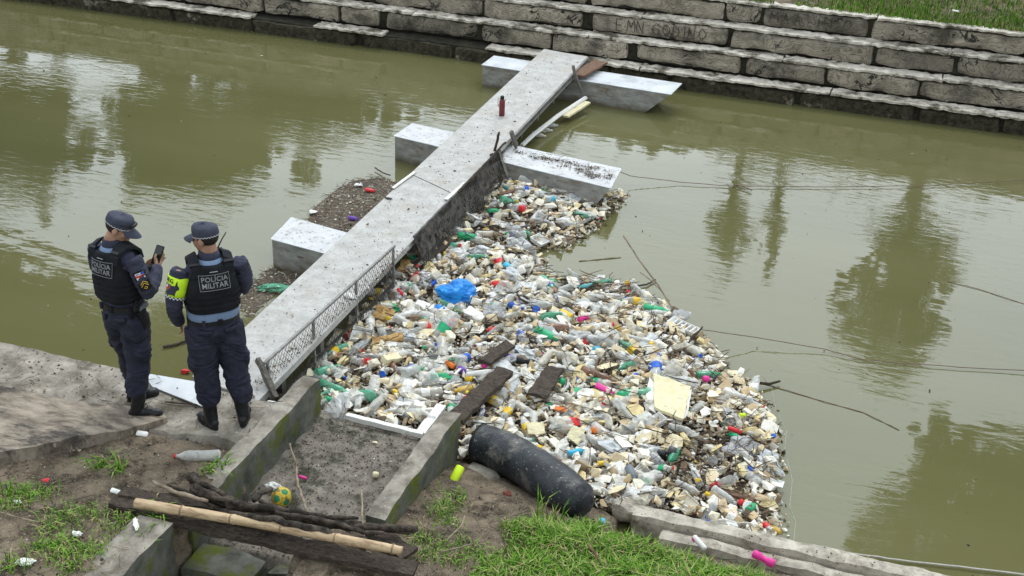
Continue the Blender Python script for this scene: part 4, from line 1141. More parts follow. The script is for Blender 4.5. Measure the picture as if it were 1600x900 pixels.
# bark & wood flakes
WM = []
for i in range(6):
    b = MB(); r = random.Random(60 + i); ln = r.uniform(.12, .24); wd = r.uniform(.03, .07)
    n = 5; vs = []
    for k in range(n):
        x = ln * (k / 4 - .5); ww = wd * (.35 + .65 * math.sin(PI * (k + .6) / 5)); z = .01 * math.sin(k)
        vs += [(x + r.uniform(-.01, .01), -ww / 2, z), (x, ww / 2, z + r.uniform(0, .012)), (x, ww / 2 - .003, z - .015), (x, -ww / 2 + .003, z - .015)]
    fs = []
    for k in range(n - 1):
        a = k * 4; c = a + 4
        fs += [(a, c, c + 1, a + 1), (a + 1, c + 1, c + 2, a + 2), (a + 2, c + 2, c + 3, a + 3), (a + 3, c + 3, c, a)]
    fs += [(0, 1, 2, 3), (16, 19, 18, 17)]
    b.add(vs, fs); WM.append(b.mesh("bark"))
instances("bark_piece", WM, WOODC, 80, .18, .04, .2, "bark flake", "bark", "bark pieces in the floating heap", (.7, 1.3))
# trays: shallow open boxes, broken
def tray(lx, ly, h, th=.006, broken=False):
    b = MB(); f = .82
    o_ = [(-lx, -ly), (lx, -ly), (lx, ly), (-lx, ly)]
    vt = [(x / 2, y / 2, h) for x, y in o_]; vb = [(x * f / 2, y * f / 2, 0) for x, y in o_]
    vi = [(x / 2 * .94, y / 2 * .92, h) for x, y in o_]; vj = [(x * f / 2 * .94, y * f / 2 * .92, th) for x, y in o_]
    fs = [(7, 6, 5, 4), (12, 13, 14, 15)]
    for i in range(4):
        j = (i + 1) % 4
        if broken and i == 1: continue
        fs += [(i, i + 4, j + 4, j), (i, j, j + 8, i + 8), (i + 8, j + 8, j + 12, i + 12)]
    b.add(vt + vb + vi + vj, fs); return b.mesh("tray")
TM = [tray(.16, .12, .025), tray(.20, .14, .03, broken=True), tray(.12, .12, .04), tray(.22, .09, .02, broken=True)]
instances("foam_tray", TM, PLASC, 46, .2, .04, .4, "food tray", "food tray", "food trays in the floating heap", (.85, 1.35))
# flat torn sheets of foam / card
PM = []
for i in range(8):
    bm = hull_mesh(.18, .12, .012, npt=12, seed=300 + i); me = bpy.data.meshes.new("flat"); bm.to_mesh(me); bm.free(); PM.append(me)
instances("torn_sheet", PM, FOAMC[:6], 260, .12, .06, .35, "torn foam sheet", "foam sheet", "torn flat sheets in the floating heap", (.55, 1.5))
# cups
CMs = []
for i in range(4):
    h = (.09, .07, .11, .08)[i]; r0 = (.026, .03, .028, .022)[i]
    b = lathe([(-h / 2, r0 * .8), (-h / 2 + .002, r0 * .82), (0, r0), (h / 2 - .003, r0 * 1.25), (h / 2, r0 * 1.3), (h / 2 - .002, r0 * 1.2), (-h / 2 + .006, r0 * .7)], 12, .25 if i % 2 else .08, i * 3., .85); CMs.append(b.mesh("cup"))
instances("plastic_cup", CMs, PLASC + CLEARC * 3, 56, .2, .045, .6, "plastic cup", "cup", "plastic cups in the floating heap", (1.0, 1.6), bias=bottle_zone, smooth=True)
# lids and plates
LM = []
for i in range(3):
    r0 = (.045, .06, .035)[i]; b = MB()
    b.rings([(0, 0, 0, r0, r0), (.006, 0, 0, r0, r0), (.007, 0, 0, r0 * .85, r0 * .85), (.004, 0, 0, r0 * .7, r0 * .7)], 16); LM.append(b.mesh("lid"))
instances("round_lid", LM, PLASC + COLC[:3], 34, .25, .055, .45, "round lid", "lid", "round lids in the floating heap", (.7, 1.1))
# loose screw caps
b = MB(); b.rings([(0, 0, 0, .016, .016), (.014, 0, 0, .016, .016), (.017, 0, 0, .013, .013)], 10)
instances("screw_cap", [b.mesh("screw_cap")], CAPC, 70, .15, .06, .6, "screw cap", "bottle cap", "screw caps in the floating heap", (1, 1.5))
# jars / detergent containers
JM = []
for i in range(4):
    h = (.13, .10, .16, .12)[i]; r0 = (.03, .028, .032, .024)[i]
    b = lathe([(-h / 2, r0 * .8), (-h / 2 + .005, r0), (h * .2, r0), (h * .32, r0 * .75), (h * .36, r0 * .5), (h * .37, r0 * .6), (h * .5, r0 * .6), (h * .505, r0 * .4)], 12, .08, i * 2.2, (1, .7, .8, 1)[i]); JM.append(b.mesh("jar"))
instances("small_container", JM, COLC, 34, .28, .055, .35, "household container", "container", "small containers in the floating heap", (.75, 1.15), smooth=True)
# crumpled film
def lump(seed, r=(.1, .08, .05), cre=.35, sub=3):
    bm = bmesh.new(); bmesh.ops.create_icosphere(bm, subdivisions=sub, radius=1)
    for v in bm.verts:
        p = v.co.copy(); k = 1 + cre * (mn.noise(p * 1.6 + Vector((seed, 0, 0)))) + cre * .7 * (1 - 2 * abs(mn.noise(p * 3.6 + Vector((0, seed, 0))))) * .6 + cre * .25 * mn.noise(p * 9 + Vector((seed, 0, 0)))
        v.co = Vector((p.x * r[0] * k, p.y * r[1] * k, p.z * r[2] * k))
    me = bpy.data.meshes.new("lump"); bm.to_mesh(me); bm.free(); return me
instances("plastic_film", [lump(i * 3.3, (.085, .06, .028), .8) for i in range(6)], FILMC, 70, .2, .03, .3, "crumpled film", "plastic film", "crumpled film in the floating heap", (.8, 1.7), bias=bottle_zone)

# --- single recognisable pieces -------------------------------------------
def at_heap(px, py, up=.05):
    p = P(px, py, .12); h = pile_h(p.x, p.y); return P(px, py, h + up)
def hero(name, me, m, px, py, label, cat, up=.07, rot=(0, 0, 0), scale=1, z=None, smooth=False):
    p = at_heap(px, py, up) if z is None else P(px, py, z)
    if me.materials: me = me.copy(); me.materials.clear()
    o = link(name, me, m, None, smooth); o.location = p; o.rotation_euler = rot; o.scale = (scale,) * 3; tag(o, label, cat); return o
def yaw_px(a, b, z=.12):
    p, q = P(*a, z), P(*b, z); return math.atan2(q.y - p.y, q.x - p.x), (q - p).length
o = hero("plastic_bag", lump(3, (.195, .145, .13), .34, 5), bagblue, 714, 462, "bright blue tied plastic bag on top of the rubbish heap", "plastic bag", .09, (0, 0, .7), smooth=True)
o = hero("plastic_bag", lump(9, (.06, .05, .05), .3, 3), bagblue, 687, 484, "small knotted tail of blue bag beside the big blue bag", "plastic bag", .06, (0, 0, .3))
# big cream slab with its white board
def board(px4, z4, th, m, name, label, cat):
    pts = [P(a, b, z) for (a, b), z in zip(px4, z4)]; c = sum(pts, Vector()) / 4; mb = MB()
    q = [p - c for p in pts]; n = (q[1] - q[0]).cross(q[2] - q[0]).normalized()
    if n.z < 0: n = -n
    K = 8; vs = []
    for s in (0, 1):
        for i in range(K + 1):
            for j in range(K + 1):
                p = q[0].lerp(q[1], i / K).lerp(q[3].lerp(q[2], i / K), j / K)
                e = (i in (0, K)) or (j in (0, K))
                w_ = mn.noise_vector((p + c) * 14) * (.007 if e else .003)
                vs.append(p + w_ - n * th * s)
    fs = []
    for s in (0, 1):
        for i in range(K):
            for j in range(K):
                a = s * (K + 1) ** 2 + i * (K + 1) + j; f = (a, a + K + 1, a + K + 2, a + 1); fs.append(f if s == 0 else f[::-1])
    ring = [(i, 0) for i in range(K)] + [(K, j) for j in range(K)] + [(i, K) for i in range(K, 0, -1)] + [(0, j) for j in range(K, 0, -1)]
    for a in range(len(ring)):
        i, j = ring[a]; i2, j2 = ring[(a + 1) % len(ring)]
        u = i * (K + 1) + j; v = i2 * (K + 1) + j2; o_ = (K + 1) ** 2; fs.append((u, u + o_, v + o_, v))
    mb.add(vs, fs); me = mb.mesh(name); o = link(name, me, m); o.location = c; tag(o, label, cat); return o
board([(1022, 636), (1068, 655), (1079, 604), (1022, 583)], [.22, .20, .24, .27], .03, creamfoam, "foam_slab", "big square cream foam slab tilted on the right half of the heap", "foam slab")
board([(1006, 634), (1024, 645), (1024, 600), (1015, 588)], [.16, .18, .24, .24], .015, whitefoam, "white_board", "white board standing against the left edge of the big cream slab", "board")
board([(1068, 655), (1074, 648), (1081, 608), (1076, 612)], [.17, .17, .23, .23], .02, whitefoam, "white_board", "narrow white board on the right edge of the big cream slab", "board")
# foam tray ladder at upper right
yw, ln = yaw_px((1042, 503), (1092, 526))
o = hero("foam_box", tray(.34, .12, .05), whitefoam, 1068, 514, "white ribbed foam box at the upper right edge of the heap", "foam box", .05, (.1, 0, yw))
mb = MB()
for k in range(5): mb.box(((k - 2) * .055, 0, .03), (.012, .10, .03))
r_ = mb.build("ribs", whitefoam, o)
# white paper plate
b = MB(); b.rings([(0, 0, 0, .085, .085), (.012, 0, 0, .092, .092), (.014, 0, 0, .085, .085), (.006, 0, 0, .06, .06), (.005, 0, 0, .045, .045), (.010, 0, 0, .035, .035)], 28)
hero("plate", b.mesh("plate"), whitefoam, 915, 617, "round white paper plate lying in the middle of the heap", "plate", .09, (.25, -.1, 0), .85, smooth=False)
# orange-brown foam blocks
def chunky(sx, sy, sz, seed, amp=.012):
    o = rough_box("foam_block", (0, 0, 0), (sx, sy, sz), .02, amp, None, seed=seed, nscale=12, roundness=.008); me = o.data; bpy.data.objects.remove(o); return me
hero("foam_block", chunky(.19, .16, .06, 1), orangefoam, 600, 492, "ochre foam block standing beside the chain-link fence", "foam block", .08, (.5, .3, .2))
hero("foam_block", chunky(.30, .10, .06, 2), orangefoam, 606, 532, "long ochre foam block below the fence", "foam block", .07, (.2, -.2, .35))
hero("foam_block", chunky(.09, .26, .04, 3), orangefoam, 629, 420, "upright ochre foam strip beside the fence end", "foam block", .08, (.3, 0, .1))
hero("foam_block", chunky(.2, .1, .05, 4), creamfoam, 612, 560, "long beige foam block below the two ochre blocks", "foam block", .08, (.2, .2, 1.1))
hero("foam_block", chunky(.16, .12, .03, 5), creamfoam, 838, 670, "thick yellow foam wedge above the black tube", "foam block", .09, (.4, 0, .5))
hero("foam_block", chunky(.15, .13, .025, 6), creamfoam, 900, 680, "square yellow foam sheet beside the orange-labelled bottle", "foam block", .09, (.5, 0, -.5))
hero("foam_block", chunky(.20, .16, .025, 7), creamfoam, 942, 302, "cream foam sheet strewn with dirt at the tip of the middle pontoon", "foam sheet", .07, (.3, .2, -.6))
hero("foam_block", chunky(.22, .12, .05, 8), whitefoam, 742, 492, "rectangular white foam block right of the blue bag", "foam block", .08, (.2, .1, -.3))
hero("foam_block", chunky(.20, .09, .04, 9), whitefoam, 664, 478, "white foam block left of the blue bag", "foam block", .07, (.2, .1, -.1))
hero("foam_block", chunky(.26, .07, .03, 10), whitefoam, 640, 632, "long white foam bar above the white corner strip", "foam block", .08, (.1, .1, .55))
hero("foam_block", chunky(.30, .05, .03, 11), creamfoam, 905, 655, "long cream foam batten near the paper plate", "foam block", .08, (.1, .1, .5))
# coloured bottles and containers
LAST = [None]
def lrs(o): return Matrix.LocRotScale(o.location, o.rotation_euler, o.scale)
def as_part(child, parent, name):
    child.parent = parent; child.matrix_parent_inverse = lrs(parent).inverted(); child.name = name
    for k in ("label", "category"):
        if k in child: del child[k]
def prof_container(L_, R_, kind=0):
    if kind == 0: return [(-L_ / 2, R_ * .8), (-L_ / 2 + .006, R_), (L_ * .18, R_), (L_ * .28, R_ * .8), (L_ * .33, R_ * .45), (L_ * .34, R_ * .55), (L_ * .5, R_ * .55), (L_ * .505, R_ * .4)]
    if kind == 1: return [(-L_ / 2, R_ * .75), (-L_ / 2 + .006, R_), (-L_ * .15, R_), (-L_ * .1, R_ * .7), (L_ * .15, R_ * .7), (L_ * .2, R_), (L_ / 2 - .006, R_), (L_ / 2, R_ * .8)]
    return [(-L_ / 2, R_ * .7), (-L_ / 2 + .008, R_), (L_ / 2 - .008, R_), (L_ / 2, R_ * .7)]
def cont(px, py, a, L_, R_, m, label, cat="bottle", kind=0, up=.08, tilt=.15, name="plastic_bottle", sq=1, cr=.05, z=None, part_of=None):
    me = lathe(prof_container(L_, R_, kind), 14, cr, px * .1, sq).mesh(name)
    o = hero(name, me, m, px, py, label, cat, up, (rnd.uniform(0, .5), tilt, a), z=z, smooth=True)
    if part_of is not None: as_part(o, part_of, name)
    return o
cont(711, 503, .15, .13, .038, redm, "bright red plastic jar just below the blue bag", "jar", 2, sq=.8, name="plastic_jar")
cont(806, 480, -.15, .17, .030, bluem, "royal blue waisted plastic bottle right of the blue bag", kind=1)
cont(883, 491, -.3, .14, .045, yellowm, "flat yellow plastic container in the middle of the heap", "container", 2, sq=.5, cr=.2, name="plastic_container")
cont(912, 497, 1.1, .15, .027, pinkm, "magenta plastic bottle standing out in the middle of the heap", kind=1)
cont(793, 415, -.4, .10, .04, cyanm, "cyan plastic piece in the upper part of the heap", "container", 2, sq=.5, cr=.3, name="plastic_container")
cont(932, 546, .9, .07, .03, cyanm, "cyan screw neck of a clear bottle in the middle of the heap", "bottle neck", 2, name="bottle_neck")
cont(855, 522, -.25, .26, .045, greenm, "dark green crushed bottle right of the blue waisted bottle", cr=.35, sq=.6)
cont(1026, 483, .2, .27, .042, greenm, "long green bottle lying at the upper water edge of the heap", cr=.25, sq=.7)
host_a = cont(1108, 585, .7, .25, .045, green_m, "pale green bottle with a pink cap at the right edge of the heap", cr=.3, sq=.7)
cont(1103, 592, .5, .06, .03, pinkm, "pink cap on the pale green bottle at the right edge", "cap", 2, up=.11, name="cap", part_of=host_a)
cont(729, 370, .35, .20, .045, greenm, "green plastic pot below the torn netting", "pot", 2, name="plastic_pot")
cont(772, 330, .8, .16, .035, greenm, "green bottle near the middle pontoon", cr=.3)
cont(924, 302, .1, .10, .05, greenm, "green bottle end beside the dirty foam sheet at the pontoon tip", kind=2, name="plastic_bottle")
cont(522, 607, -.05, .30, .045, green_m, "pale green bottle at the corner by the end of the left drain wall", cr=.25)
cont(512, 578, 1.2, .28, .045, green_m, "upright pale green bottle with yellow label beside the left drain wall end", cr=.15)
cont(690, 590, .5, .2, .045, greenm, "dark green crushed bottle left of the rotten planks", cr=.4)
cont(711, 565, .2, .13, .04, green_m, "green glassy bottle below the red jar", cr=.3)
cont(878, 597, -.2, .05, .04, greenm, "small green plastic stopper beside the dark board", "stopper", 2, name="plastic_stopper")
cont(942, 590, -.12, .26, .04, brown_m, "brown glass-like bottle right of the dark board", cr=.1)
cont(922, 585, -.5, .2, .04, brown_m, "shorter brown bottle left of the long brown one", cr=.1)
host_b = cont(942, 676, -.5, .24, .04, clear_m, "clear bottle with a broad orange label above the black tube", cr=.1)
cont(931, 673, -.5, .07, .043, orangem, "orange label sleeve around the clear bottle above the black tube", "label", 2, up=.08, name="label_sleeve", cr=0, part_of=host_b)
cont(900, 706, .9, .16, .03, cyanm, "pale blue bottle above the black tube", cr=.3)
cont(942, 724, .8, .10, .022, yellowm, "yellow lighter-shaped bottle above the right end of the black tube", "container", 0, name="plastic_container")
cont(987, 741, -1.0, .17, .038, greypl, "grey plastic bottle near the right end of the black tube", cr=.05)
cont(1050, 706, 0, .07, .045, jar_m, "dark green round jar top near the grey bottle", "jar", 2, name="plastic_jar")
cont(1160, 649, .5, .06, .022, limem, "lime green scrap at the right edge of the heap", "scrap", 2, name="plastic_scrap")
cont(1148, 672, -.05, .12, .02, redm, "thin red plastic piece in the dark litter at the right", "scrap", 2, name="plastic_scrap")
host_c = cont(1145, 797, 1.4, .11, .034, whitem, "white bottle with a red bottom at the lower right end", cr=0)
cont(1145, 806, 1.4, .03, .035, redm, "red base ring of the white bottle at the lower right end", "cap", 2, name="base_ring", part_of=host_c)
cont(1174, 793, 1.3, .13, .03, greenm, "green bottle at the lower right end of the heap")
cont(1207, 824, 1.35, .17, .033, greypl, "grey blue bottle floating off the lower right tip of the heap", kind=2, up=.02, cr=.05)
cont(948, 590, .1, .06, .02, redm, "small red plastic stopper right of the brown bottle", "stopper", 2, name="plastic_stopper")
cont(640, 574, 1.4, .1, .02, bluem, "small blue plastic piece among the clear bottles below the fence", "scrap", 2, name="plastic_scrap")
cont(703, 570, -.3, .10, .03, orangem, "orange plastic piece below the red jar", "scrap", 2, name="plastic_scrap", cr=.3)
cont(722, 580, -.6, .10, .035, purplem, "purple plastic container left of the rotten planks", "container", name="plastic_container")
cont(733, 592, 0, .06, .035, yellowm, "yellow plastic stopper left of the rotten planks", "stopper", 2, name="plastic_stopper")
host_d = cont(748, 583, .9, .26, .025, whitem, "white tube with a magenta end beside the rotten planks", "tube", 2, name="plastic_tube", up=.10)
cont(757, 571, .9, .05, .027, pinkm, "magenta end of the white tube beside the rotten planks", "cap", 2, name="tube_end", up=.11, part_of=host_d)
cont(795, 558, .3, .1, .03, purplem, "dark blue plastic pot right of the dark board", "pot", 2, name="plastic_pot")
cont(825, 565, .3, .22, .035, blackm, "black plastic bottle lying under the green crushed bottle", cr=.2)
cont(880, 640, .2, .15, .025, orangem, "red and orange plastic piece left of the paper plate", "scrap", 2, sq=.5, cr=.3, name="plastic_scrap")
host_e = cont(975, 627, 1.2, .26, .04, clear_m, "clear bottle with a dark green label right of the paper plate", cr=.1)
cont(972, 618, 1.2, .09, .043, greenm, "dark green label sleeve on the clear bottle right of the plate", "label", 2, name="label_sleeve", cr=0, part_of=host_e)
cont(945, 608, -.2, .18, .03, pinkm, "magenta-banded crushed bottle right of the paper plate", cr=.5, sq=.6)
host_f = cont(812, 322, 1.3, .26, .04, clear_m, "clear cola-shaped bottle with a red label in the upper arm of the heap", cr=.05)
cont(815, 326, 1.3, .08, .043, redm, "red label sleeve on the clear bottle in the upper arm", "label", 2, name="label_sleeve", cr=0, part_of=host_f)
host_g = cont(863, 310, 1.2, .28, .04, clear_m, "clear water bottle near the middle pontoon's side", cr=.1)
cont(895, 298, -.2, .28, .045, clear_m, "clear water bottle lying along the middle pontoon", cr=.1)
cont(862, 312, 1.2, .06, .043, cyanm, "blue label sleeve on the water bottle near the pontoon", "label", 2, name="label_sleeve", cr=0, part_of=host_g)
cont(876, 371, .5, .16, .04, whitem, "cream can with an open dark mouth at the tip of the upper arm", "can", 2, name="drink_can", up=.02)
cont(598, 520, -.9, .20, .04, clear_m, "clear bottle with a yellow label beside the fence", cr=.1)
cont(645, 578, 1.3, .26, .045, clear_m, "upright clear bottle in the bottles below the fence", cr=.05, up=.1)
# planks in the heap
bar("plank", P(712, 655, .24), P(788, 580, .27), (.17, .05), wood_dark, "rotten dark plank sloping up from the right drain wall", "plank", jn=.012)
bar("plank", P(757, 566, .24), P(797, 538, .24), (.12, .04), wood_dark, "short rotten plank lying above the long one", "plank", jn=.012)
bar("plank", P(838, 620, .23), P(868, 575, .23), (.17, .04), wood_dark, "dark square-ended board in the middle of the heap", "plank", jn=.012)
bar("plank", P(778, 305, .17), P(832, 290, .18), (.05, .03), wood_brown, "red-brown lath lying by the middle pontoon", "lath")
bar("plank", P(645, 422, .15), P(705, 376, .16), (.13, .07), wood_dark, "sodden dark log end under the torn netting", "log", jn=.012)
bar("plank", P(1108, 762, .1), P(1178, 782, .1), (.05, .03), wood_brown, "reddish lath in the litter at the lower right", "lath")
bar("stick", P(795, 645, .16), P(850, 668, .18), (.012, .012), wood_dark, "thin black rod left of the paper plate", "rod")
bar("stick", P(1075, 535, .12), P(1098, 510, .3), (.015, .015), wood_dark, "dark stick poking up by the white ribbed foam box", "stick")
bar("stick", P(780, 430, .12), P(850, 412, .14), (.018, .018), stickm, "pale curved stick above the blue waisted bottle", "stick")
# white frame strips at the drain mouth
bar("foam_strip", P(541, 650, .18), P(662, 680, .18), (.05, .05), whitefoam, "long white foam strip across the mouth of the drain", "foam strip", jn=.002)
bar("foam_strip", P(656, 678, .18), P(690, 634, .18), (.09, .03), whitefoam, "short white foam strip against the right drain wall", "foam strip", jn=.002)
bar("foam_strip", P(962, 782, .10), P(985, 790, .10), (.10, .04), whitefoam, "white foam scrap between tube and concrete lump", "foam strip", jn=.004)

# floating things on the open water and far side of the walkway
hero("plastic_bag", lump(14, (.16, .07, .03), .5, 3), green_m, 430, 450, "crumpled translucent green bag beside the walkway behind the nearest pontoon", "plastic bag", z=.03, rot=(0, 0, .4))
cont(578, 297, .2, .12, .04, redm, "faded red plastic piece in the scum left of the walkway", "scrap", 2, sq=.5, cr=.4, z=.03, name="plastic_scrap")
hero("foam_piece", FM[2].copy(), whitefoam, 560, 289, "white foam piece in the scum left of the walkway", "foam piece", z=.03)
hero("foam_piece", FM[5].copy(), whitefoam, 490, 331, "white foam piece at the edge of the scum by the nearest pontoon", "foam piece", z=.03)
cont(552, 341, .3, .12, .03, purplem, "purple plastic scrap at the walkway edge", "scrap", 2, sq=.5, z=.03, name="plastic_scrap")
hero("foam_piece", FM[7].copy(), redm, 290, 581, "small red scrap afloat behind the officers", "scrap", z=.02, scale=.9)
hero("foam_piece", FM[1].copy(), whitefoam, 409, 87, "tiny white speck afloat on the far water", "foam piece", z=.01, scale=.4)
cont(1349, 164, 1.25, .16, .02, whitem, "thin white tube leaning at the foot of the far stone wall", "tube", 2, z=.12, tilt=-.5, name="plastic_tube")
cont(1493, 17, .3, .10, .03, whitem, "white scrap in the grass on the far bank", "scrap", 2, sq=.5, z=1.42, name="plastic_scrap", cr=.4)
bar("stick", P(1345, 0, 1.6), P(1358, 18, 1.36), (.015, .015), wood_brown, "brown cane lying in the grass on the far bank", "cane")

# curved white boom at the farthest pontoon
cv = [(815, 228), (832, 212), (850, 198), (872, 181), (895, 166), (915, 153)]
pts = [P(a, b, .10 + .03 * i / 5) for i, (a, b) in enumerate(cv)]
mb = MB(); mb.tube(pts, [(.035, .03)] * 6, 6); c = pts[2].copy(); mb.v = [tuple(Vector(v) - c) for v in mb.v]
o = mb.build("curved_boom", whitefoam); o.location = c; tag(o, "curved white foam boom between middle and farthest pontoons", "boom")
bar("foam_strip", P(884, 182, .10), P(918, 160, .13), (.10, .03), creamfoam, "cream foam board against the end of the curved white boom", "foam board", jn=.004)
for a, b, l in ((842, 211, "clear bottle caught at the low end of the curved boom"), (862, 196, "clear bottle caught at the middle of the curved boom"), (852, 203, "clear bottle wedged between two others at the curved boom")):
    cont(a, b, rnd.uniform(.2, .9), .2, .035, clear_m, l, cr=.3, z=.03, name="clear_bottle")
hero("foam_piece", FM[3].copy(), creamfoam, 849, 206, "cream foam scrap caught on the curved boom", "foam piece", z=.04, scale=.8)

# thermos on the walkway
t_ = P(784, 180, .47); root = empty("thermos_flask", t_); tag(root, "maroon steel flask with dark cap standing on the walkway", "flask")
mar = M("maroon_paint", (0.15, 0.028, 0.035), (0.19, 0.04, 0.045), .35, 6)
mb = MB(); mb.rings([(0, 0, 0, .036, .036), (.004, 0, 0, .039, .039), (.19, 0, 0, .039, .039), (.212, 0, 0, .032, .032), (.224, 0, 0, .024, .024)], 20); mb.build("body", mar, root, True)
mb = MB(); mb.rings([(.224, 0, 0, .026, .026), (.262, 0, 0, .026, .026), (.27, 0, 0, .022, .022)], 16); mb.build("cap", blackm, root)
mb = MB(); mb.tube([Vector((-.026, 0, .235)), Vector((-.055, 0, .22)), Vector((-.06, 0, .17)), Vector((-.052, 0, .12)), Vector((-.039, 0, .11))], .0045, 6); mb.build("carry_strap", pinkm if 0 else M("pink_strap", (0.5, 0.25, 0.27), rough=.6), root)

# dark leaf on the deck and leaf litter on deck and middle pontoon
for (a, b, s, lb) in ((607, 310, .05, "dark leaf lying on the walkway below the joint"), (470, 402, .035, "small dark leaf on the walkway between the pontoons")):
    mb = MB(); mb.rings([(0, 0, 0, s, s * .35), (.008, 0, 0, s * .9, s * .28)], 10); o = mb.build("leaf", wood_dark); o.location = P(a, b, .47); tag(o, lb, "leaf")
dk = poly([(310, 588), (395, 625), (700, 305), (905, 95), (855, 82)], .47)
pts = sample(800, pg=dk); scatter("deck_crumbs", pts, [rnd.uniform(.005, .020) * (1 if rnd.random() < .93 else 2.5) for _ in pts], lambda x, y: .468, twig_isl, "specks of bark and dirt scattered on the walkway", tilt=.2)
pm = poly([(800, 236), (950, 287), (962, 266), (812, 236)], .35)
pts = sample(900, pg=pm, bias=lambda x, y: 1 if mn.noise(Vector((x * 4, y * 9, 2))) > .05 else .12); scatter("leaf_litter", pts, [rnd.uniform(.006, .028) for _ in pts], lambda x, y: .350, twig_isl, "leaf litter scattered on the middle pontoon", tilt=.2)
scatter("twig_litter", pts[:90], [rnd.uniform(.05, .16) for _ in pts], lambda x, y: .352, twig_isl, "little twigs on the middle pontoon", tpls=STK, tilt=.05)
ln_ = poly([(390, 632), (408, 612), (640, 392), (632, 380), (400, 590)], .47)
pts = sample(420, pg=ln_, bias=lambda x, y: .9 if x > -4.9 else .25); scatter("fence_litter", pts, [rnd.uniform(.006, .024) for _ in pts], lambda x, y: .467, twig_isl, "dirt and litter along the right edge of the walkway", tilt=.3)
scatter("fence_litter", pts[:60], [rnd.uniform(.012, .03) for _ in pts], lambda x, y: .470, foam_isl, "foam crumbs along the right edge of the walkway", tilt=.3)

rv = poly([(0, 60), (600, 100), (1600, 230), (1600, 880), (1250, 830), (1230, 640), (1000, 440), (900, 380), (980, 290), (800, 200), (600, 250), (470, 330), (380, 400), (280, 580), (0, 540)], 0)
pts = sample(260, pg=rv); scatter("drifting_specks", pts, [rnd.uniform(.006, .03) for _ in pts], lambda x, y: .001, twig_isl, "specks of leaf and bark drifting on the open water", tilt=.1)
pts = sample(70, pg=rv); scatter("drifting_specks", pts, [rnd.uniform(.006, .022) for _ in pts], lambda x, y: .001, foam_isl, "pale crumbs drifting on the open water", tilt=.1)

# wires, rope, cane
def wire(name, pxs, z, r, m, label, cat="wire", zs=None):
    pts = [P(a, b, (zs[i] if zs else z)) for i, (a, b) in enumerate(pxs)]
    fine = []
    for i in range(len(pts) - 1):
        for k in range(5): fine.append(pts[i].lerp(pts[i + 1], k / 5) + Vector((0, rnd.uniform(-.004, .004), rnd.uniform(-.003, .003))))
    fine.append(pts[-1]); c = fine[0].copy(); mb = MB(); mb.tube([p - c for p in fine], r, 5); o = mb.build(name, m); o.location = c; tag(o, label, cat)
wire("wire", [(968, 268), (985, 275), (1060, 284), (1130, 290), (1165, 291), (1300, 292), (1450, 290), (1640, 279)], .16, .0045, rust, "rusty wire running right from the tip of the middle pontoon", zs=[.3, .10, .03, .02, .02, .02, .02, .03])
wire("wire", [(1146, 288), (1160, 291), (1175, 297)], .03, .009, rust, "twisted end of wire knotted on the upper rusty wire")
wire("wire", [(1095, 515), (1180, 527), (1290, 546), (1345, 561), (1385, 565), (1500, 574), (1640, 581)], .12, .0045, rust, "rusty wire running right from the edge of the heap", zs=[.2, .08, .03, .02, .02, .02, .03])
wire("wire", [(1170, 592), (1215, 606), (1290, 628), (1350, 645), (1405, 672)], .004, .0038, rust, "slack thin brown line lying on the water right of the heap")  # thin brown line modelled flat on the water surface
wire("wire", [(1480, 440), (1530, 452), (1610, 478)], .004, .0036, rust, "short thin dark line on the water at the right edge of the picture")  # short line of the same colour, level with the water
wire("rope", [(1290, 858), (1340, 866), (1420, 877), (1520, 888), (1640, 903)], .02, .008, M("pale_rope", (0.38, 0.36, 0.32), (0.5, 0.48, 0.43), .8, 30), "pale rope on the water at the bottom right corner", "rope")
wire("scum_line", [(1190, 585), (1206, 606), (1212, 640), (1229, 672), (1226, 700), (1238, 750), (1234, 790), (1243, 815), (1240, 848)], .002, .0018, M("pale_scum", (.42, .42, .36), (.5, .5, .44), .7, 20), "thin pale scum line on the water off the right edge of the heap", "scum")
wire("cane", [(974, 368), (1000, 408), (1028, 445), (1052, 484)], 0, .009, stickm, "long thin cane sticking up from the upper edge of the heap", "cane", zs=[.62, .45, .28, .1])
wire("cane", [(1000, 425), (1020, 440), (1046, 470)], 0, .006, stickm, "short thin cane beside the long one at the heap's edge", "cane", zs=[.2, .15, .1])
wire("stick", [(990, 447), (1010, 445), (1024, 437)], .02, .01, wood_dark, "dark twig afloat at the upper edge of the heap", "stick")
wire("stick", [(586, 262), (598, 270), (610, 274)], .03, .009, wood_dark, "dark twig poking out of the water left of the walkway", "stick")
wire("stick", [(255, 542), (275, 538), (295, 531)], .02, .014, wood_dark, "dark twig afloat behind the officers", "stick")
wire("stick", [(905, 408), (940, 405), (970, 402)], .004, .008, stickm, "pale straw afloat right of the heap", "straw")

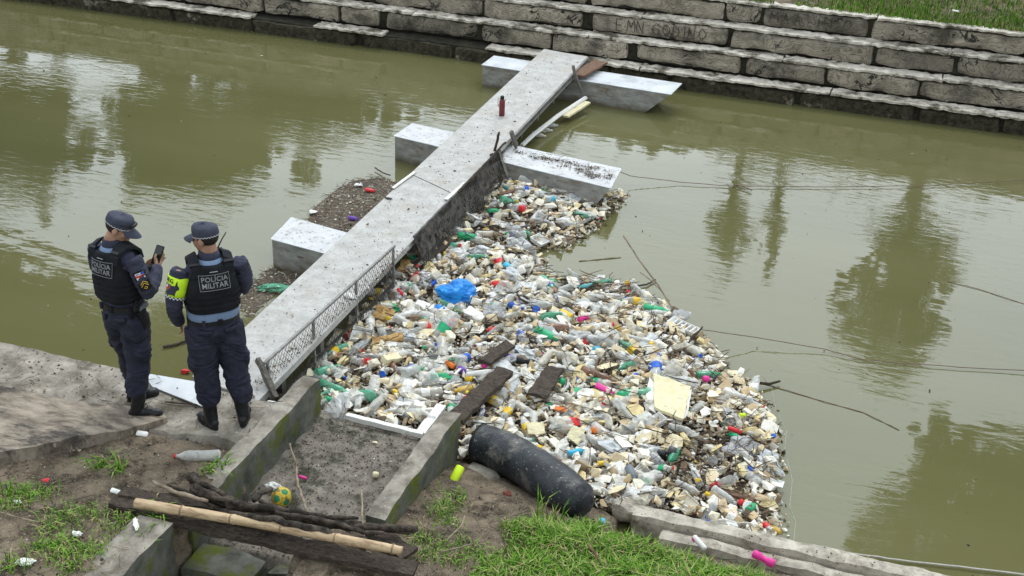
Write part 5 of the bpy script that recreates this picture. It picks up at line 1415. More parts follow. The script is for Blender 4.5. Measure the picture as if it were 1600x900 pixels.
# black tube
def black_tube():
    cs = [(750, 693, .19), (776, 701, .20), (803, 714, .215), (830, 731, .235), (855, 748, .255), (880, 766, .275), (902, 783, .285), (912, 792, .28)]
    pts = [P(a, b, z) for a, b, z in cs]; rad = [.168, .172, .174, .174, .176, .176, .158, .10]
    fine = []; fr_ = []
    for i in range(len(pts) - 1):
        for k in range(6): fine.append(pts[i].lerp(pts[i + 1], k / 6)); fr_.append(rad[i] + (rad[i + 1] - rad[i]) * k / 6)
    fine.append(pts[-1]); fr_.append(rad[-1])
    n = 40; mb = MB(); c = pts[3].copy(); mb.tube([p - c for p in fine], fr_, n, caps=True)
    me = mb.mesh("tube_skin"); 
    for v in me.vertices:
        p = v.co; v.co += mn.noise_vector(p * 6) * .007 + mn.noise_vector(Vector((p.x * 30 + p.z * 24, p.y * 30, p.z * 6))) * .0065
    root = empty("black_tube", c); tag(root, "thick black plastic tube lying between the drain wall and the grass", "tube")
    link("tube_skin", me, blackrub, root, True)
    a = (fine[0] - fine[3]).normalized(); mb = MB(); base = fine[0] - c
    mb.tube([base + a * .004, base + a * .010], [.172, .165], 32); mb.build("end_rim", debm, root)
    mb = MB()
    for i in (13, 26):
        d = (fine[i + 1] - fine[i]).normalized(); mb.tube([fine[i] - c, fine[i] - c + d * .012], [fr_[i] + .004] * 2, 32, caps=False)
    return root
black_tube()

# ------------------------------------------------------------------ foreground bits
# bamboo pole
def bamboo_pole():
    a, b = P(212, 786, .66), P(628, 861, .62); root = empty("bamboo_pole", (a + b) / 2); O = Vector(root.location)
    tag(root, "pale yellow bamboo pole lying across the drain at the bottom", "bamboo pole")
    nodes = [0.0, .18, .375, .56, .765, .97, 1.0]
    N = 90; pts = []; rad = []
    for i in range(N + 1):
        f = i / N; p = a.lerp(b, f); p.z += .012 * math.sin(f * 3.1) + .003 * mn.noise(Vector((f * 8, 0, 0))); pts.append(p - O)
        dn = min(abs(f - k) for k in nodes[1:-1]); rad.append(.036 - .004 * f + (.0035 if dn < .006 else (-.0015 if dn < .02 else 0)))
    mb = MB(); mb.tube(pts, rad, 20); mb.build("culm", bamboo, root, True)
    for k in nodes[1:-1]:
        i = int(k * N); d = (pts[i + 1] - pts[i]).normalized(); mb = MB(); mb.tube([pts[i] - d * .006, pts[i], pts[i] + d * .006], [rad[i] + .0012, rad[i] + .0035, rad[i] + .0012], 20); mb.build("node_ring", bamring, root, True)
bamboo_pole()
bar("plank", P(178, 782, .575), P(420, 826, .575), (.17, .05), wood_dark, "black charred plank under the left end of the bamboo pole", "plank", jn=.012)
bar("plank", P(255, 806, .55), P(650, 893, .50), (.15, .045), wood_dark, "long black plank in front of the bamboo pole", "plank", jn=.010)
bar("plank", P(190, 770, .60), P(330, 790, .60), (.10, .03), wood_dark, "charred board behind the left end of the bamboo pole", "plank", jn=.010)
bar("plank", P(590, 838, .50), P(640, 868, .50), (.16, .04), wood_dark, "rotten plank end under the right end of the bamboo pole", "plank", jn=.012)

def branch(name, pxs, rads, m, label, cat="branch", forks=()):
    pts = [Vector(P(a, b, z)) for a, b, z in pxs]; fine = []; fr_ = []
    for i in range(len(pts) - 1):
        K = 6
        for k in range(K):
            f = k / K; p = pts[i].lerp(pts[i + 1], f); fine.append(p + mn.noise_vector(p * 11) * rads[i] * 1.0); fr_.append((rads[i] + (rads[i + 1] - rads[i]) * f) * (1.08 + .45 * mn.noise(p * 24)))
    fine.append(pts[-1]); fr_.append(rads[-1] * .8); c = fine[0].copy()
    mb = MB(); mb.tube([p - c for p in fine], fr_, 9)
    for fk, rr in forks:
        q = [Vector(P(a, b, z)) - c for a, b, z in fk]; mb.tube(q, rr, 7)
    o = mb.build(name, m, None, True); o.location = c; tag(o, label, cat); return o
branch("branch", [(305, 758, .66), (360, 790, .66), (420, 806, .64), (470, 812, .64), (545, 822, .62), (600, 824, .60), (652, 826, .58)], [.02, .028, .03, .03, .028, .028, .024], branchm, "thick knotty black branch lying behind the bamboo pole",
       forks=[([(385, 800, .65), (383, 780, .72), (380, 758, .76)], [.022, .018, .013]), ([(470, 812, .64), (440, 796, .66), (405, 782, .67)], [.022, .018, .015])])
branch("branch", [(300, 765, .62), (335, 778, .68), (380, 790, .70), (430, 796, .70), (500, 806, .68), (560, 810, .66)], [.018, .024, .026, .022, .018, .012], branchm, "second twisted black branch resting on the thick one")
branch("branch", [(345, 800, .66), (400, 806, .70), (455, 818, .70), (520, 834, .66), (528, 838, .64)], [.014, .02, .022, .022, .014], branchm, "short dark branch lying close against the bamboo pole")
branch("branch", [(298, 746, .60), (320, 758, .64), (345, 770, .66), (362, 782, .66)], [.02, .02, .018, .016], branchm, "short black twig pointing at the left drain wall end")
branch("branch", [(395, 782, .68), (410, 770, .66), (425, 764, .62)], [.02, .018, .014], branchm, "little charred branch stub sticking up beside the ball")
branch("branch", [(520, 812, .60), (580, 822, .58), (640, 834, .56)], [.016, .018, .014], wood_dark, "straight dark stick at the right end of the branches")
branch("stick", [(240, 753, .62), (268, 768, .64), (300, 776, .66), (325, 783, .68)], [.011, .013, .014, .012], stickm, "pale peeled stick on top of the charred board at the left")
branch("stick", [(452, 693, .42), (463, 727, .30), (466, 760, .30), (480, 800, .5)], [.007, .010, .010, .009], stickm, "bent pale stick standing in the drain beside the ball", "stick", forks=[([(463, 730, .30), (468, 722, .34)], [.006, .004])])
branch("stick", [(565, 765, .66), (566, 800, .62), (567, 838, .60)], [.006, .007, .006], stickm, "thin straight pale stick leaning on the branches", "stick")
branch("stick", [(726, 806, .40), (722, 820, .42), (695, 846, .45)], [.005, .006, .004], stickm, "thin pale stick on the bare soil right of the drain", "stick")
branch("stick", [(690, 862, .42), (720, 855, .43), (742, 848, .43)], [.005, .006, .004], stickm, "another pale stick lying flat on the soil near the grass", "stick")
branch("stick", [(918, 850, .62), (928, 862, .6), (940, 882, .55)], [.008, .008, .006], wood_brown, "brown stick caught in the green grass", "stick")
branch("stick", [(258, 628, .475), (282, 630, .475), (310, 632, .475)], [.006, .007, .006], wood_dark, "dark twig on the concrete between the officers' boots", "stick")
branch("stick", [(0, 800, .6), (40, 812, .6), (62, 815, .6)], [.005, .005, .004], stickm, "thin straw on the soil at the left edge", "stick")

branch("branch", [(300, 772, .60), (350, 800, .63), (400, 812, .63), (450, 824, .64), (500, 828, .64)], [.012, .018, .018, .016, .010], branchm, "thin black branch squeezed between bamboo pole and thick branch")
branch("branch", [(380, 790, .70), (340, 778, .74), (318, 768, .76)], [.016, .014, .010], branchm, "broken black branch end on top of the pile of branches")
branch("branch", [(430, 800, .72), (500, 812, .70), (570, 832, .64), (600, 832, .6)], [.012, .016, .015, .010], branchm, "wavy black branch lying on top of the others at the right")
branch("branch", [(262, 758, .60), (300, 772, .60), (345, 790, .60), (390, 800, .6)], [.010, .012, .012, .010], wood_dark, "dark rod along the back of the charred board")
# ball
def ball():
    bm = bmesh.new(); bmesh.ops.create_icosphere(bm, subdivisions=4, radius=.080)
    me = bpy.data.meshes.new("ball"); ico = bmesh.new(); bmesh.ops.create_icosphere(ico, subdivisions=1, radius=1); cs = [v.co.copy() for v in ico.verts]; ico.free()
    bm.faces.ensure_lookup_table()
    for f in bm.faces:
        n = f.calc_center_median().normalized(); j = max(range(12), key=lambda k: n.dot(cs[k])); d = n.dot(cs[j])
        f.material_index = (1 + (1 if j == 5 else 0)) if d > math.cos(.36) else 0
    for v in bm.verts:
        n = v.co.normalized(); j = max(range(12), key=lambda k: n.dot(cs[k])); e = abs(math.acos(min(1, n.dot(cs[j]))) - .36)
        if e < .05: v.co *= .985
    bm.to_mesh(me); bm.free()
    o = link("ball", me, [M("scuffed_yellow", (.72, .50, .04), (.58, .38, .05), .55, 9, stain=(.20, .14, .06), stain_scale=18), M("scuffed_green", (.03, .28, .12), (.05, .18, .08), .55, 9, stain=(.10, .09, .05), stain_scale=18), M("scuffed_blue", (.03, .12, .40), (.03, .09, .28), .55, 9)], None, True); o.location = P(440, 777, .13 + .074); o.rotation_euler = (.4, .3, .7)
    tag(o, "small yellow ball with green and blue patches in the drain", "ball")
ball()
hero("paper_scrap", lump(5, (.05, .03, .02), .6, 3), whitem, 428, 759, "torn white paper beside the yellow ball", "paper scrap", z=.18)
cont(473, 746, .1, .07, .013, pinkm, "pink piece of plastic on the drain floor beside the bent stick", "scrap", 2, z=.16, name="plastic_scrap", cr=0)
cont(587, 742, .3, .05, .028, creamfoam, "brown and cream fruit shell on the drain floor", "fruit shell", 2, z=.17, name="fruit_shell", cr=.3)
hero("foam_piece", FM[4].copy(), creamfoam, 586, 691, "flat cream scrap in the middle of the drain floor", "foam piece", z=.15, scale=.45)
hero("foam_piece", FM[6].copy(), whitefoam, 610, 721, "small cream pellet on the drain floor near the right wall", "foam piece", z=.15, scale=.3)
cont(711, 746, 1.3, .20, .036, limem, "neon yellow-green can at the foot of the right drain wall", "can", 2, z=.22, name="drink_can", cr=0, tilt=-.7)
cont(706, 762, 1.2, .08, .025, stickm, "brown broken end below the neon can", "scrap", 2, z=.14, name="scrap", cr=.3)
hero("dropping", lump(15, (.03, .025, .02), .6, 3), M("brown_fruit", (.12, .03, .02), (.2, .06, .04), .7, 20), 792, 772, "reddish brown lump on the soil below the black tube", "fruit", z=.2)
cont(940, 816, .3, .05, .028, cyanm, "cyan crumpled cup in the grass at the end of the black tube", "cup", 2, z=.3, name="plastic_cup", cr=.3)
cont(1193, 873, -.25, .17, .032, pinkm, "bright pink ribbed plastic bottle lying on the kerb", "bottle", 1, z=.24, cr=.03)
host_h = cont(1093, 848, -.7, .14, .022, whitem, "white tube with a pink end lying on the kerb behind the grass", "tube", 2, z=.24, name="plastic_tube", cr=.05)
cont(1086, 842, -.7, .04, .024, pinkm, "pink end of the white tube on the kerb", "cap", 2, z=.24, name="tube_end", cr=0, part_of=host_h)
cont(222, 678, .3, .09, .03, whitem, "crumpled white scrap on the soil below the left officer's boot", "scrap", 2, sq=.4, z=.49, name="paper_scrap", cr=.4)
cont(182, 768, .1, .09, .02, whitem, "white scrap at the left end of the charred plank", "scrap", 2, sq=.4, z=.56, name="paper_scrap", cr=.4)
hero("paper_scrap", lump(25, (.05, .014, .01), .8, 3), whitem, 212, 818, "torn white tissue in the grass tuft left of the drain", "paper scrap", z=.62, rot=(0, 0, -.9))
hero("paper_scrap", lump(27, (.03, .018, .012), .8, 3), whitem, 120, 834, "small white scrap on the soil at the lower left", "paper scrap", z=.6)
hero("paper_scrap", lump(28, (.045, .025, .015), .8, 3), whitefoam, 40, 878, "pale torn wrapper in the grass at the bottom left corner", "paper scrap", z=.62, rot=(0, 0, .4))
hero("paper_scrap", lump(29, (.04, .03, .012), .8, 3), redm, 72, 750, "faded red scrap in the weeds at the left", "paper scrap", z=.58, scale=.5)
hero("paper_scrap", lump(33, (.04, .03, .012), .8, 3), whitem, 28, 784, "white scrap in the weeds at the left edge", "paper scrap", z=.58, scale=.5)
hero("foam_piece", FM[8].copy(), whitefoam, 424, 632, "white crumpled wrapper by the grey post at the walkway's end", "wrapper", z=.45, scale=1.1)
hero("foam_piece", FM[9].copy(), whitefoam, 408, 590, "white cup piece on the walkway's end beside the fence", "cup", z=.49, scale=.7)
hero("paper_scrap", lump(35, (.08, .05, .02), .7, 3), whitem, 549, 462, "white and blue wrapper caught between walkway and fence", "wrapper", z=.48, scale=.8)
hero("dropping", lump(16, (.04, .04, .035), .5, 3), branchm, 302, 748, "small dark burnt lump beside the black branches", "lump", z=.56)
# clear bottle on the soil
b_, c_, l_ = bottle_set(.35, .048, .10, 51.0, .9, clear_m)
o = bpy.data.objects.new("clear_bottle", b_); COL.objects.link(o); yw, _ = yaw_px((345, 712), (270, 713), .47)
o.location = P(308, 712, .52); o.rotation_euler = (0, 0, yw); tag(o, "empty clear bottle with a red cap lying on the soil below the officers", "bottle")
c_ = c_.copy(); c_.materials.clear(); c_.materials.append(redm); q = bpy.data.objects.new("cap", c_); COL.objects.link(q); q.parent = o

# grass and weeds
GR = [P(x, y, .35).xy for x, y in [(775, 812), (800, 800), (850, 798), (930, 808), (985, 812), (1010, 826), (1060, 850), (1130, 872), (1200, 895), (1260, 930), (1250, 1050), (640, 1050), (700, 930), (760, 880), (790, 850)]]
def gr_region():
    while True:
        x = rnd.uniform(-2.6, .6); y = rnd.uniform(5.6, 7.85)
        if inside((x, y), GR):
            e = edged((x, y), GR)
            if rnd.random() < .25 + e * 4: return x, y, (.45 + min(.6, e * 2.2)) * (.75 + .5 * mn.noise(Vector((x * 4, y * 4, 1))))
blades("green_grass", 21000, gr_region, hbank, .08, .24, .009, "lush green grass at the bottom centre below the black tube", lean=1.0)
def weed_region(cx, spread, dens=0):
    def f():
        c = rnd.choice(cx); return c[0] + rnd.gauss(0, spread), c[1] + rnd.gauss(0, spread), rnd.uniform(.5, 1.1)
    return f
wc = [P(a, b, .58).xy for a, b in [(10, 770), (40, 765), (70, 770), (20, 790), (100, 800), (60, 860), (90, 870), (120, 870), (150, 860), (110, 890), (20, 890), (180, 820), (140, 800), (230, 835), (200, 800), (80, 820), (100, 845)]]
blades("weeds", 1500, weed_region(wc, .06), hbank, .04, .13, .008, "patchy green weeds on the soil at the lower left", lean=1.3)
wc = [P(a, b, .48).xy for a, b in [(160, 735), (185, 742), (330, 740), (345, 728), (250, 822), (240, 815)]]
blades("weeds", 190, weed_region(wc, .035), hbank, .07, .17, .012, "small grass tufts on the bare soil near the bottle", lean=1.7)
wc = [P(a, b, .3).xy for a, b in [(700, 790), (690, 800), (715, 775), (660, 850), (680, 880), (720, 885), (640, 880), (700, 860), (760, 890), (700, 820), (740, 870)]]
blades("weeds", 900, weed_region(wc, .06), hbank, .03, .12, .008, "sparse weeds on the soil right of the drain", lean=1.2)
wc = [P(a, b, .3).xy for a, b in [(845, 800), (870, 812)]]
blades("weeds", 24, weed_region(wc, .03), hbank, .15, .25, .014, "a few tall blades of grass against the black tube", lean=.6)
# litter on soil
def hsurf(x, y): return max(hbank(x, y), hland(x, y)) if (x < -4.5 and y > 7.3) else hbank(x, y)
def soil_region():
    while True:
        x = rnd.uniform(-7, 0); y = rnd.uniform(4.8, 7.9)
        if keepbank(x, y): return x, y
pts = [soil_region() for _ in range(7000)]
scatter("soil_litter", pts, [.005 + .028 * rnd.random() ** 2.5 for _ in pts], lambda x, y: hsurf(x, y) + .002, twig_isl, "bits of bark, clod and dead leaf on the bare soil", tilt=.3)
pts = [soil_region() for _ in range(750)]
scatter("twig_litter", pts, [rnd.uniform(.04, .17) for _ in pts], lambda x, y: hsurf(x, y) + .004, twig_isl, "dry straws and twigs lying on the bare soil", tpls=STK, tilt=.08)
pts = [soil_region() for _ in range(420)]
scatter("pale_crumbs", pts, [rnd.uniform(.008, .022) for _ in pts], lambda x, y: hsurf(x, y) + .003, foam_isl, "pale crumbs on the bare soil")
pts = [(rnd.uniform(CH_L + .02, CH_R - .02), rnd.uniform(6.0, 8.4)) for _ in range(4200)]
scatter("drain_litter", pts, [rnd.uniform(.005, .022) for _ in pts], hsilt, twig_isl, "fine grit and bark on the drain floor", tilt=.3)
pts = [(rnd.uniform(CH_L + .02, CH_R - .02), rnd.uniform(6.6, 8.4)) for _ in range(60)]
scatter("drain_crumbs", pts, [rnd.uniform(.008, .02) for _ in pts], hsilt, foam_isl, "pale crumbs on the drain floor")
pts = [(rnd.uniform(-1.5, 1.6), rnd.gauss(7.86, .07)) for _ in range(260)]
scatter("kerb_litter", pts, [rnd.uniform(.006, .022) for _ in pts], lambda x, y: .205, twig_isl, "specks of bark on the kerb", tilt=.2)

# ------------------------------------------------------------------ people
skinm = M("skin", (0.34, 0.19, 0.125), (0.42, 0.245, 0.165), .5, 8)
hairm = M("black_hair", (0.012, 0.010, 0.009), (0.03, 0.026, 0.022), .7, 60)
shirtm = M("navy_shirt", (0.030, 0.032, 0.054), (0.050, 0.052, 0.082), .85, 7, bump=.25, bscale=160, bdist=.002)
trousm = M("navy_trousers", (0.016, 0.017, 0.031), (0.029, 0.031, 0.050), .85, 7, bump=.25, bscale=160, bdist=.002)
vestm = M("black_vest_fabric", (0.006, 0.007, 0.009), (0.014, 0.015, 0.019), .9, 9, bump=.5, bscale=70, bdist=.003)
bluesh = M("light_blue_lining", (0.16, 0.23, 0.36), (0.21, 0.29, 0.43), .8, 8)
bootm = M("black_leather", (0.008, 0.008, 0.009), (0.017, 0.017, 0.018), .38, 12, bump=.2)
capm = M("cap_cloth", (0.040, 0.043, 0.065), (0.062, 0.066, 0.095), .85, 9, bump=.2, bscale=120, bdist=.002)
hivis = M("hi_vis_band", (0.55, 0.85, 0.02), (0.62, 0.92, 0.04), .6, 9)
greym = M("grey_print", (0.25, 0.255, 0.26), rough=.7)
blackfl = M("flat_black", (0.010, 0.010, 0.012), rough=.7)
whitefl = M("flat_white", (0.72, 0.72, 0.72), rough=.7)
glassm = M("phone_glass", (0.01, 0.012, 0.015), rough=.08, spec=.6)

def text_mesh(txt, size, m, name, depth=.001, bold=True):
    cu = bpy.data.curves.new("lettering", 'FONT'); cu.body = txt; cu.size = size; cu.align_x = 'CENTER'; cu.align_y = 'CENTER'; cu.extrude = depth
    cu.offset = size * .014 if bold else 0; cu.resolution_u = 3; cu.space_line = .88; cu.space_character = 1.04
    o = bpy.data.objects.new("working_copy", cu); COL.objects.link(o); dg = bpy.context.evaluated_depsgraph_get(); dg.update()
    me = bpy.data.meshes.new_from_object(o.evaluated_get(dg)); bpy.data.objects.remove(o); me.materials.clear()
    return link(name, me, m)

def wrap_to(o, fn):
    """bend flat lettering (x,y) onto a surface: fn(x, y, z) -> Vector"""
    for v in o.data.vertices: v.co = fn(v.co.x, v.co.y, v.co.z)

def officer(loc, yaw, label, g, arms, legs, head_yaw, head_pitch, extras):
    """local frame: x = right, y = forward, z = up; g = girth"""
    root = empty("person", loc, yaw); tag(root, label, "person")
    V = Vector
    # ---- bare body, one continuous surface
    mb = MB()
    mb.rings([(.86, 0, 0, .13 * g, .095 * g), (.95, 0, 0, .165 * g, .115 * g), (1.06, 0, 0, .15 * g, .11 * g), (1.2, 0, .0, .165 * g, .12 * g), (1.34, 0, 0, .175 * g, .115), (1.42, 0, -.005, .15, .09), (1.47, 0, -.01, .08, .065), (1.50, 0, -.005, .06, .06), (1.56, 0, 0.005, .057, .06)], 18)
    for (sx, pts) in arms:
        mb.tube([V(p) for p in pts], [.058, .052, .043, .038, .028][:len(pts)] if len(pts) == 5 else [.058, .045, .028], 12)
    for (hip, knee, ank, fy) in legs:
        mb.tube([V(hip), V(hip).lerp(V(knee), .5), V(knee), V(knee).lerp(V(ank), .35), V(ank)], [.088 * g, .075 * g, .055, .055, .036], 12)
        d = V((math.sin(-fy), math.cos(-fy), 0)); mb.tube([V(ank) - d * .03 + V((0, 0, -.03)), V(ank) + d * .05 + V((0, 0, -.04)), V(ank) + d * .12 + V((0, 0, -.055))], [.025, .024, .016], 10)
    # head in its own frame
    HM = Matrix.Translation((0, .005, 1.505)) @ Matrix.Rotation(head_yaw, 4, 'Z') @ Matrix.Rotation(-head_pitch, 4, 'X')
    H = lambda x, y, z: HM @ V((x, y, z - 1.53))
    R3 = HM.to_3x3()
    mb.ellipsoid(H(0, .0, 1.665), (.076, .094, .085), R=R3); mb.ellipsoid(H(0, .022, 1.615), (.062, .078, .085), R=R3)
    mb.ellipsoid(H(0, .055, 1.565), (.036, .032, .028), R=R3); mb.tube([H(0, -.025, 1.50), H(0, -.012, 1.60)], [.058, .056], 12)
    mb.tube([H(0, .092, 1.655), H(0, .108, 1.635), H(0, .114, 1.618), H(0, .098, 1.607)], [.009, .012, .015, .010], 8)
    for s in (-1, 1):
        mb.ellipsoid(H(s * .079, -.004, 1.635), (.011, .022, .033), 10, 8, R3 @ Matrix.Rotation(-s * .3, 3, 'Z'))
        mb.ellipsoid(H(s * .034, .075, 1.672), (.025, .018, .010), 8, 6, R3); mb.ellipsoid(H(s * .045, .062, 1.622), (.022, .024, .022), 8, 6, R3)
    mb.ellipsoid(H(0, .096, 1.583), (.024, .010, .006), 8, 6, R3); mb.ellipsoid(H(0, .093, 1.572), (.021, .010, .007), 8, 6, R3)
    # hands: palm and five fingers
    for (sx, pts) in arms:
        w_ = V(pts[-1]); d = (V(pts[-1]) - V(pts[-2])).normalized(); hd = extras.get("hand_%d" % sx, {})
        side = V(hd.get("side", (0, 0, 1))); side = (side - d * side.dot(d)).normalized(); nr = d.cross(side) * (1 if hd.get("curl", 1) > 0 else -1)
        pc = w_ + d * .05
        mb.tube([w_, w_ + d * .03, w_ + d * .07, w_ + d * .085], [(.022, .028), (.015, .038), (.014, .040), (.012, .038)], 10) if False else None
        for k in range(4):
            o_ = side * (.030 - .020 * k); ln = (.068, .078, .072, .058)[k]; base = w_ + d * (.080 - .004 * abs(k - 1)) + o_
            cu = hd.get("bend", .5) + .08 * k; p = base; dd = d.copy(); pp = [w_ + d * .01 + o_ * .55, base]
            for ph in (.42, .32, .26):
                dd = (dd + nr * cu * .8).normalized(); p = p + dd * ln * ph; pp.append(p.copy())
            mb.tube(pp, [.012, .0105, .0092, .0082, .0065], 7)
        th = w_ + d * .025 + side * .028; t1 = th + (side * .7 + d * .8 + nr * .25).normalized() * .04; t2 = t1 + (d + nr * .5 + side * .15).normalized() * .03
        mb.tube([w_ + d * .008 + side * .01, th, t1, t2], [.014, .013, .011, .008], 8)
        mb.ellipsoid(pc, (.02, .02, .02)); 
        Rm = Matrix((side, d, nr)).transposed(); mb.ellipsoid(w_ + d * .045, (.040, .048, .016), 12, 8, Rm)
    me = remeshed(mb, .0065, 2); link("body", me, skinm, root, True)
    # eyes
    for s in (-1, 1):
        e = MB(); e.ellipsoid(H(s * .033, .087, 1.650), (.011, .006, .006), 10, 6, R3); e.build("eye", whitefl, root, True)
        e = MB(); e.ellipsoid(H(s * .033, .0925, 1.650), (.0045, .0025, .0045), 8, 6, R3); e.build("iris", blackfl, root, True)
    # ---- hair below the cap
    mb = MB(); mb.ellipsoid(H(0, -.012, 1.668), (.080, .093, .083), 28, 18, R3)
    hair = [(i, f) for i, f in enumerate(mb.f)]
    inv = HM.inverted(); keep = []
    for f in mb.f:
        c = sum((V(mb.v[i]) for i in f), V()) / len(f); l = inv @ c; zz = l.z + 1.53
        if zz > 1.60 + max(0, l.y + .02) * 1.1 and l.y < .055: keep.append(f)
    mb.f = keep; mb.mi = [0] * len(keep); mb.build("hair", hairm, root, True)
    # ---- cap
    cz = 1.682
    N = 36; vs = []; fs = []; prof = [(0.0, 1.0), (.020, 1.01), (.042, 1.0), (.060, .95), (.071, .82), (.077, .55), (.079, .28), (.080, .0)]
    for (h, k) in prof:
        for a in range(N):
            th = 2 * PI * a / N; fr_ = max(0, math.sin(th))
            vs.append(H(.086 * k * math.cos(th), -.006 + .104 * k * math.sin(th), cz - .008 - .004 * math.sin(th) * (1 - h * 9) + h * (1.02 + .20 * fr_) + (.004 * mn.noise(Vector((th * 2, h * 40, 0))) if h > .03 else 0)))
    for i in range(len(prof) - 1):
        for a in range(N): b = (a + 1) % N; fs.append((i * N + a, i * N + b, (i + 1) * N + b, (i + 1) * N + a))
    mb = MB(); mb.add(vs, fs); mb.build("cap", capm, root, True)
    # peak
    vs = []; fs = []; A = 14; RR = 5
    for layer in (0, 1):
        for j in range(RR):
            for a in range(A + 1):
                th = PI / 2 + (a / A - .5) * 2.1; t = j / (RR - 1)
                x = .087 * math.cos(th); y = -.004 + .104 * math.sin(th); ext = .082 * t * (math.cos((a / A - .5) * 2.5) ** .7 if abs((a / A - .5) * 2.5) < 1.5 else 0)
                z = cz - .010 - .010 * t - .020 * t * t - .022 * abs(a / A - .5) ** 2 * 2 * t - .004 * layer
                vs.append(H(x * (1 + .05 * t), y + ext, z))
    M_ = RR * (A + 1)
    for j in range(RR - 1):
        for a in range(A):
            q = j * (A + 1) + a; fs.append((q, q + 1, q + A + 2, q + A + 1)); fs.append((q + M_, q + A + 1 + M_, q + A + 2 + M_, q + 1 + M_))
    mb = MB(); mb.add(vs, fs); mb.build("cap_peak", capm, root, True)
    # chequered cap band
    vs = []; fs = []; mi = []; N2 = 52
    for r_ in range(3):
        for a in range(N2):
            th = 2 * PI * a / N2; vs.append(H(.0885 * math.cos(th), -.006 + .107 * math.sin(th), cz - .010 - .004 * math.sin(th) + r_ * .0045))
    for r_ in range(2):
        for a in range(N2): b = (a + 1) % N2; fs.append((r_ * N2 + a, r_ * N2 + b, (r_ + 1) * N2 + b, (r_ + 1) * N2 + a)); mi.append((a + r_) % 2)
    mb = MB(); mb.add(vs, fs); mb.mi = mi; mb.build("chequered_band", [whitefl, blackfl], root)
    # patch on the cap (stitched number)
    for (px_, py_, pz_) in (extras["cap_patch"],):
        c = H(px_, py_, cz + pz_); nrm = (c - H(0, 0, cz)).normalized(); t1 = V((0, 0, 1)).cross(nrm).normalized(); t2 = nrm.cross(t1)
        mb = MB()
        mb.add([c + nrm * .006 + t1 * a * .022 + t2 * b * .013 for a, b in ((-1, -1), (1, -1), (1, 1), (-1, 1))] + [c - nrm * .01 + t1 * a * .022 + t2 * b * .013 for a, b in ((-1, -1), (1, -1), (1, 1), (-1, 1))], [(0, 1, 2, 3), (0, 4, 5, 1), (1, 5, 6, 2), (2, 6, 7, 3), (3, 7, 4, 0)])
        mb.build("cap_patch", M("cap_patch_white", (.62, .66, .74), (.3, .34, .5), .7, 90), root)
    if extras.get("goggles"):
        mb = MB()
        mb.tube([H(-.05, .095, cz + .03), H(-.02, .108, cz + .036), H(.02, .108, cz + .036), H(.05, .095, cz + .03)], [.010, .014, .014, .010], 8)
        mb.tube([H(.05, .095, cz + .03), H(.082, .04, cz + .03), H(.084, -.02, cz + .022)], .003, 6); mb.tube([H(-.05, .095, cz + .03), H(-.082, .04, cz + .03), H(-.084, -.02, cz + .022)], .003, 6)
        mb.build("sunglasses", blackm, root, True)
    # ---- shirt
    mb = MB()
    mb.rings([(.93, 0, 0, .165 * g, .122 * g), (1.0, 0, 0, .170 * g, .128 * g), (1.1, 0, 0, .165 * g, .128 * g), (1.22, 0, 0, .175 * g, .13 * g), (1.34, 0, 0, .185 * g, .125), (1.42, 0, -.005, .165, .10), (1.465, 0, -.01, .10, .078), (1.505, 0, -.008, .072, .070), (1.525, 0, -.005, .07, .07)], 20)
    for (sx, pts) in arms:
        q = [V(p) for p in pts]; fin = []; fr_ = []; n = len(q); R0 = [.068, .066, .061, .054, .043]
        for i in range(n - 1):
            for k in range(5): fin.append(q[i].lerp(q[i + 1], k / 5)); fr_.append(R0[i] + (R0[i + 1] - R0[i]) * k / 5)
        fin.append(q[-1] - (q[-1] - q[-2]) * .08); fr_.append(.042)
        mb.tube(fin, fr_, 14)
    me = remeshed(mb, .008, 5, (.007, (12, 12, 24))); link("shirt", me, shirtm, root, True)
    mb = MB(); mb.rings([(1.466, 0, -.012, .086, .082), (1.490, 0, -.014, .084, .082), (1.528, 0, -.012, .071, .073), (1.532, 0, -.010, .066, .068), (1.50, 0, -.01, .066, .066)], 24, caps=False); mb.build("collar", shirtm, root, True)
    # cuffs
    for (sx, pts) in arms:
        q1, q0 = V(pts[-1]), V(pts[-2]); d = (q1 - q0).normalized(); mb = MB(); mb.tube([q1 - d * .055, q1 - d * .05, q1 - d * .012, q1 - d * .008], [.043, .046, .045, .040], 16); mb.build("cuff", shirtm, root, True)
    # light blue lining between vest and shirt
    mb = MB(); mb.rings([(1.40, 0, -.015, .122, .108), (1.448, 0, -.02, .112, .096), (1.476, 0, -.016, .090, .084), (1.482, 0, -.014, .080, .076)], 24); mb.build("lining", bluesh, root, True)
    if extras.get("hem"):
        mb = MB(); mb.rings([(.985, 0, 0, .176 * g, .134 * g), (1.0, 0, 0, .184 * g, .142 * g), (1.05, 0, 0, .186 * g, .146 * g), (1.07, 0, 0, .18 * g, .14 * g)], 28, 2.3); mb.build("shirt_hem", bluesh, root, True)
    # ---- ballistic vest
    gx = g
    secs = [(1.035, 0, 0, .178 * gx, .148 * g), (1.05, 0, 0, .188 * gx, .158 * g), (1.12, 0, 0, .19 * gx, .162 * g), (1.22, 0, 0, .192 * gx, .163 * g), (1.29, 0, 0, .180 * gx, .160 * g), (1.34, 0, -.002, .160 * gx, .152), (1.40, 0, -.006, .150, .140), (1.443, 0, -.012, .138, .126), (1.458, 0, -.012, .124, .112)]
    if extras.get("hem"): secs = [(z + (.035 if z < 1.1 else 0), a, b, c, d) for z, a, b, c, d in secs]
    mb = MB(); mb.rings(secs, 40, 2.9); me = evaluated(mb.mesh("vest"), [("SUBSURF", dict(levels=1, render_levels=1))])
    for v in me.vertices: v.co += mn.noise_vector(v.co * 9) * .006
    link("vest", me, vestm, root, True)
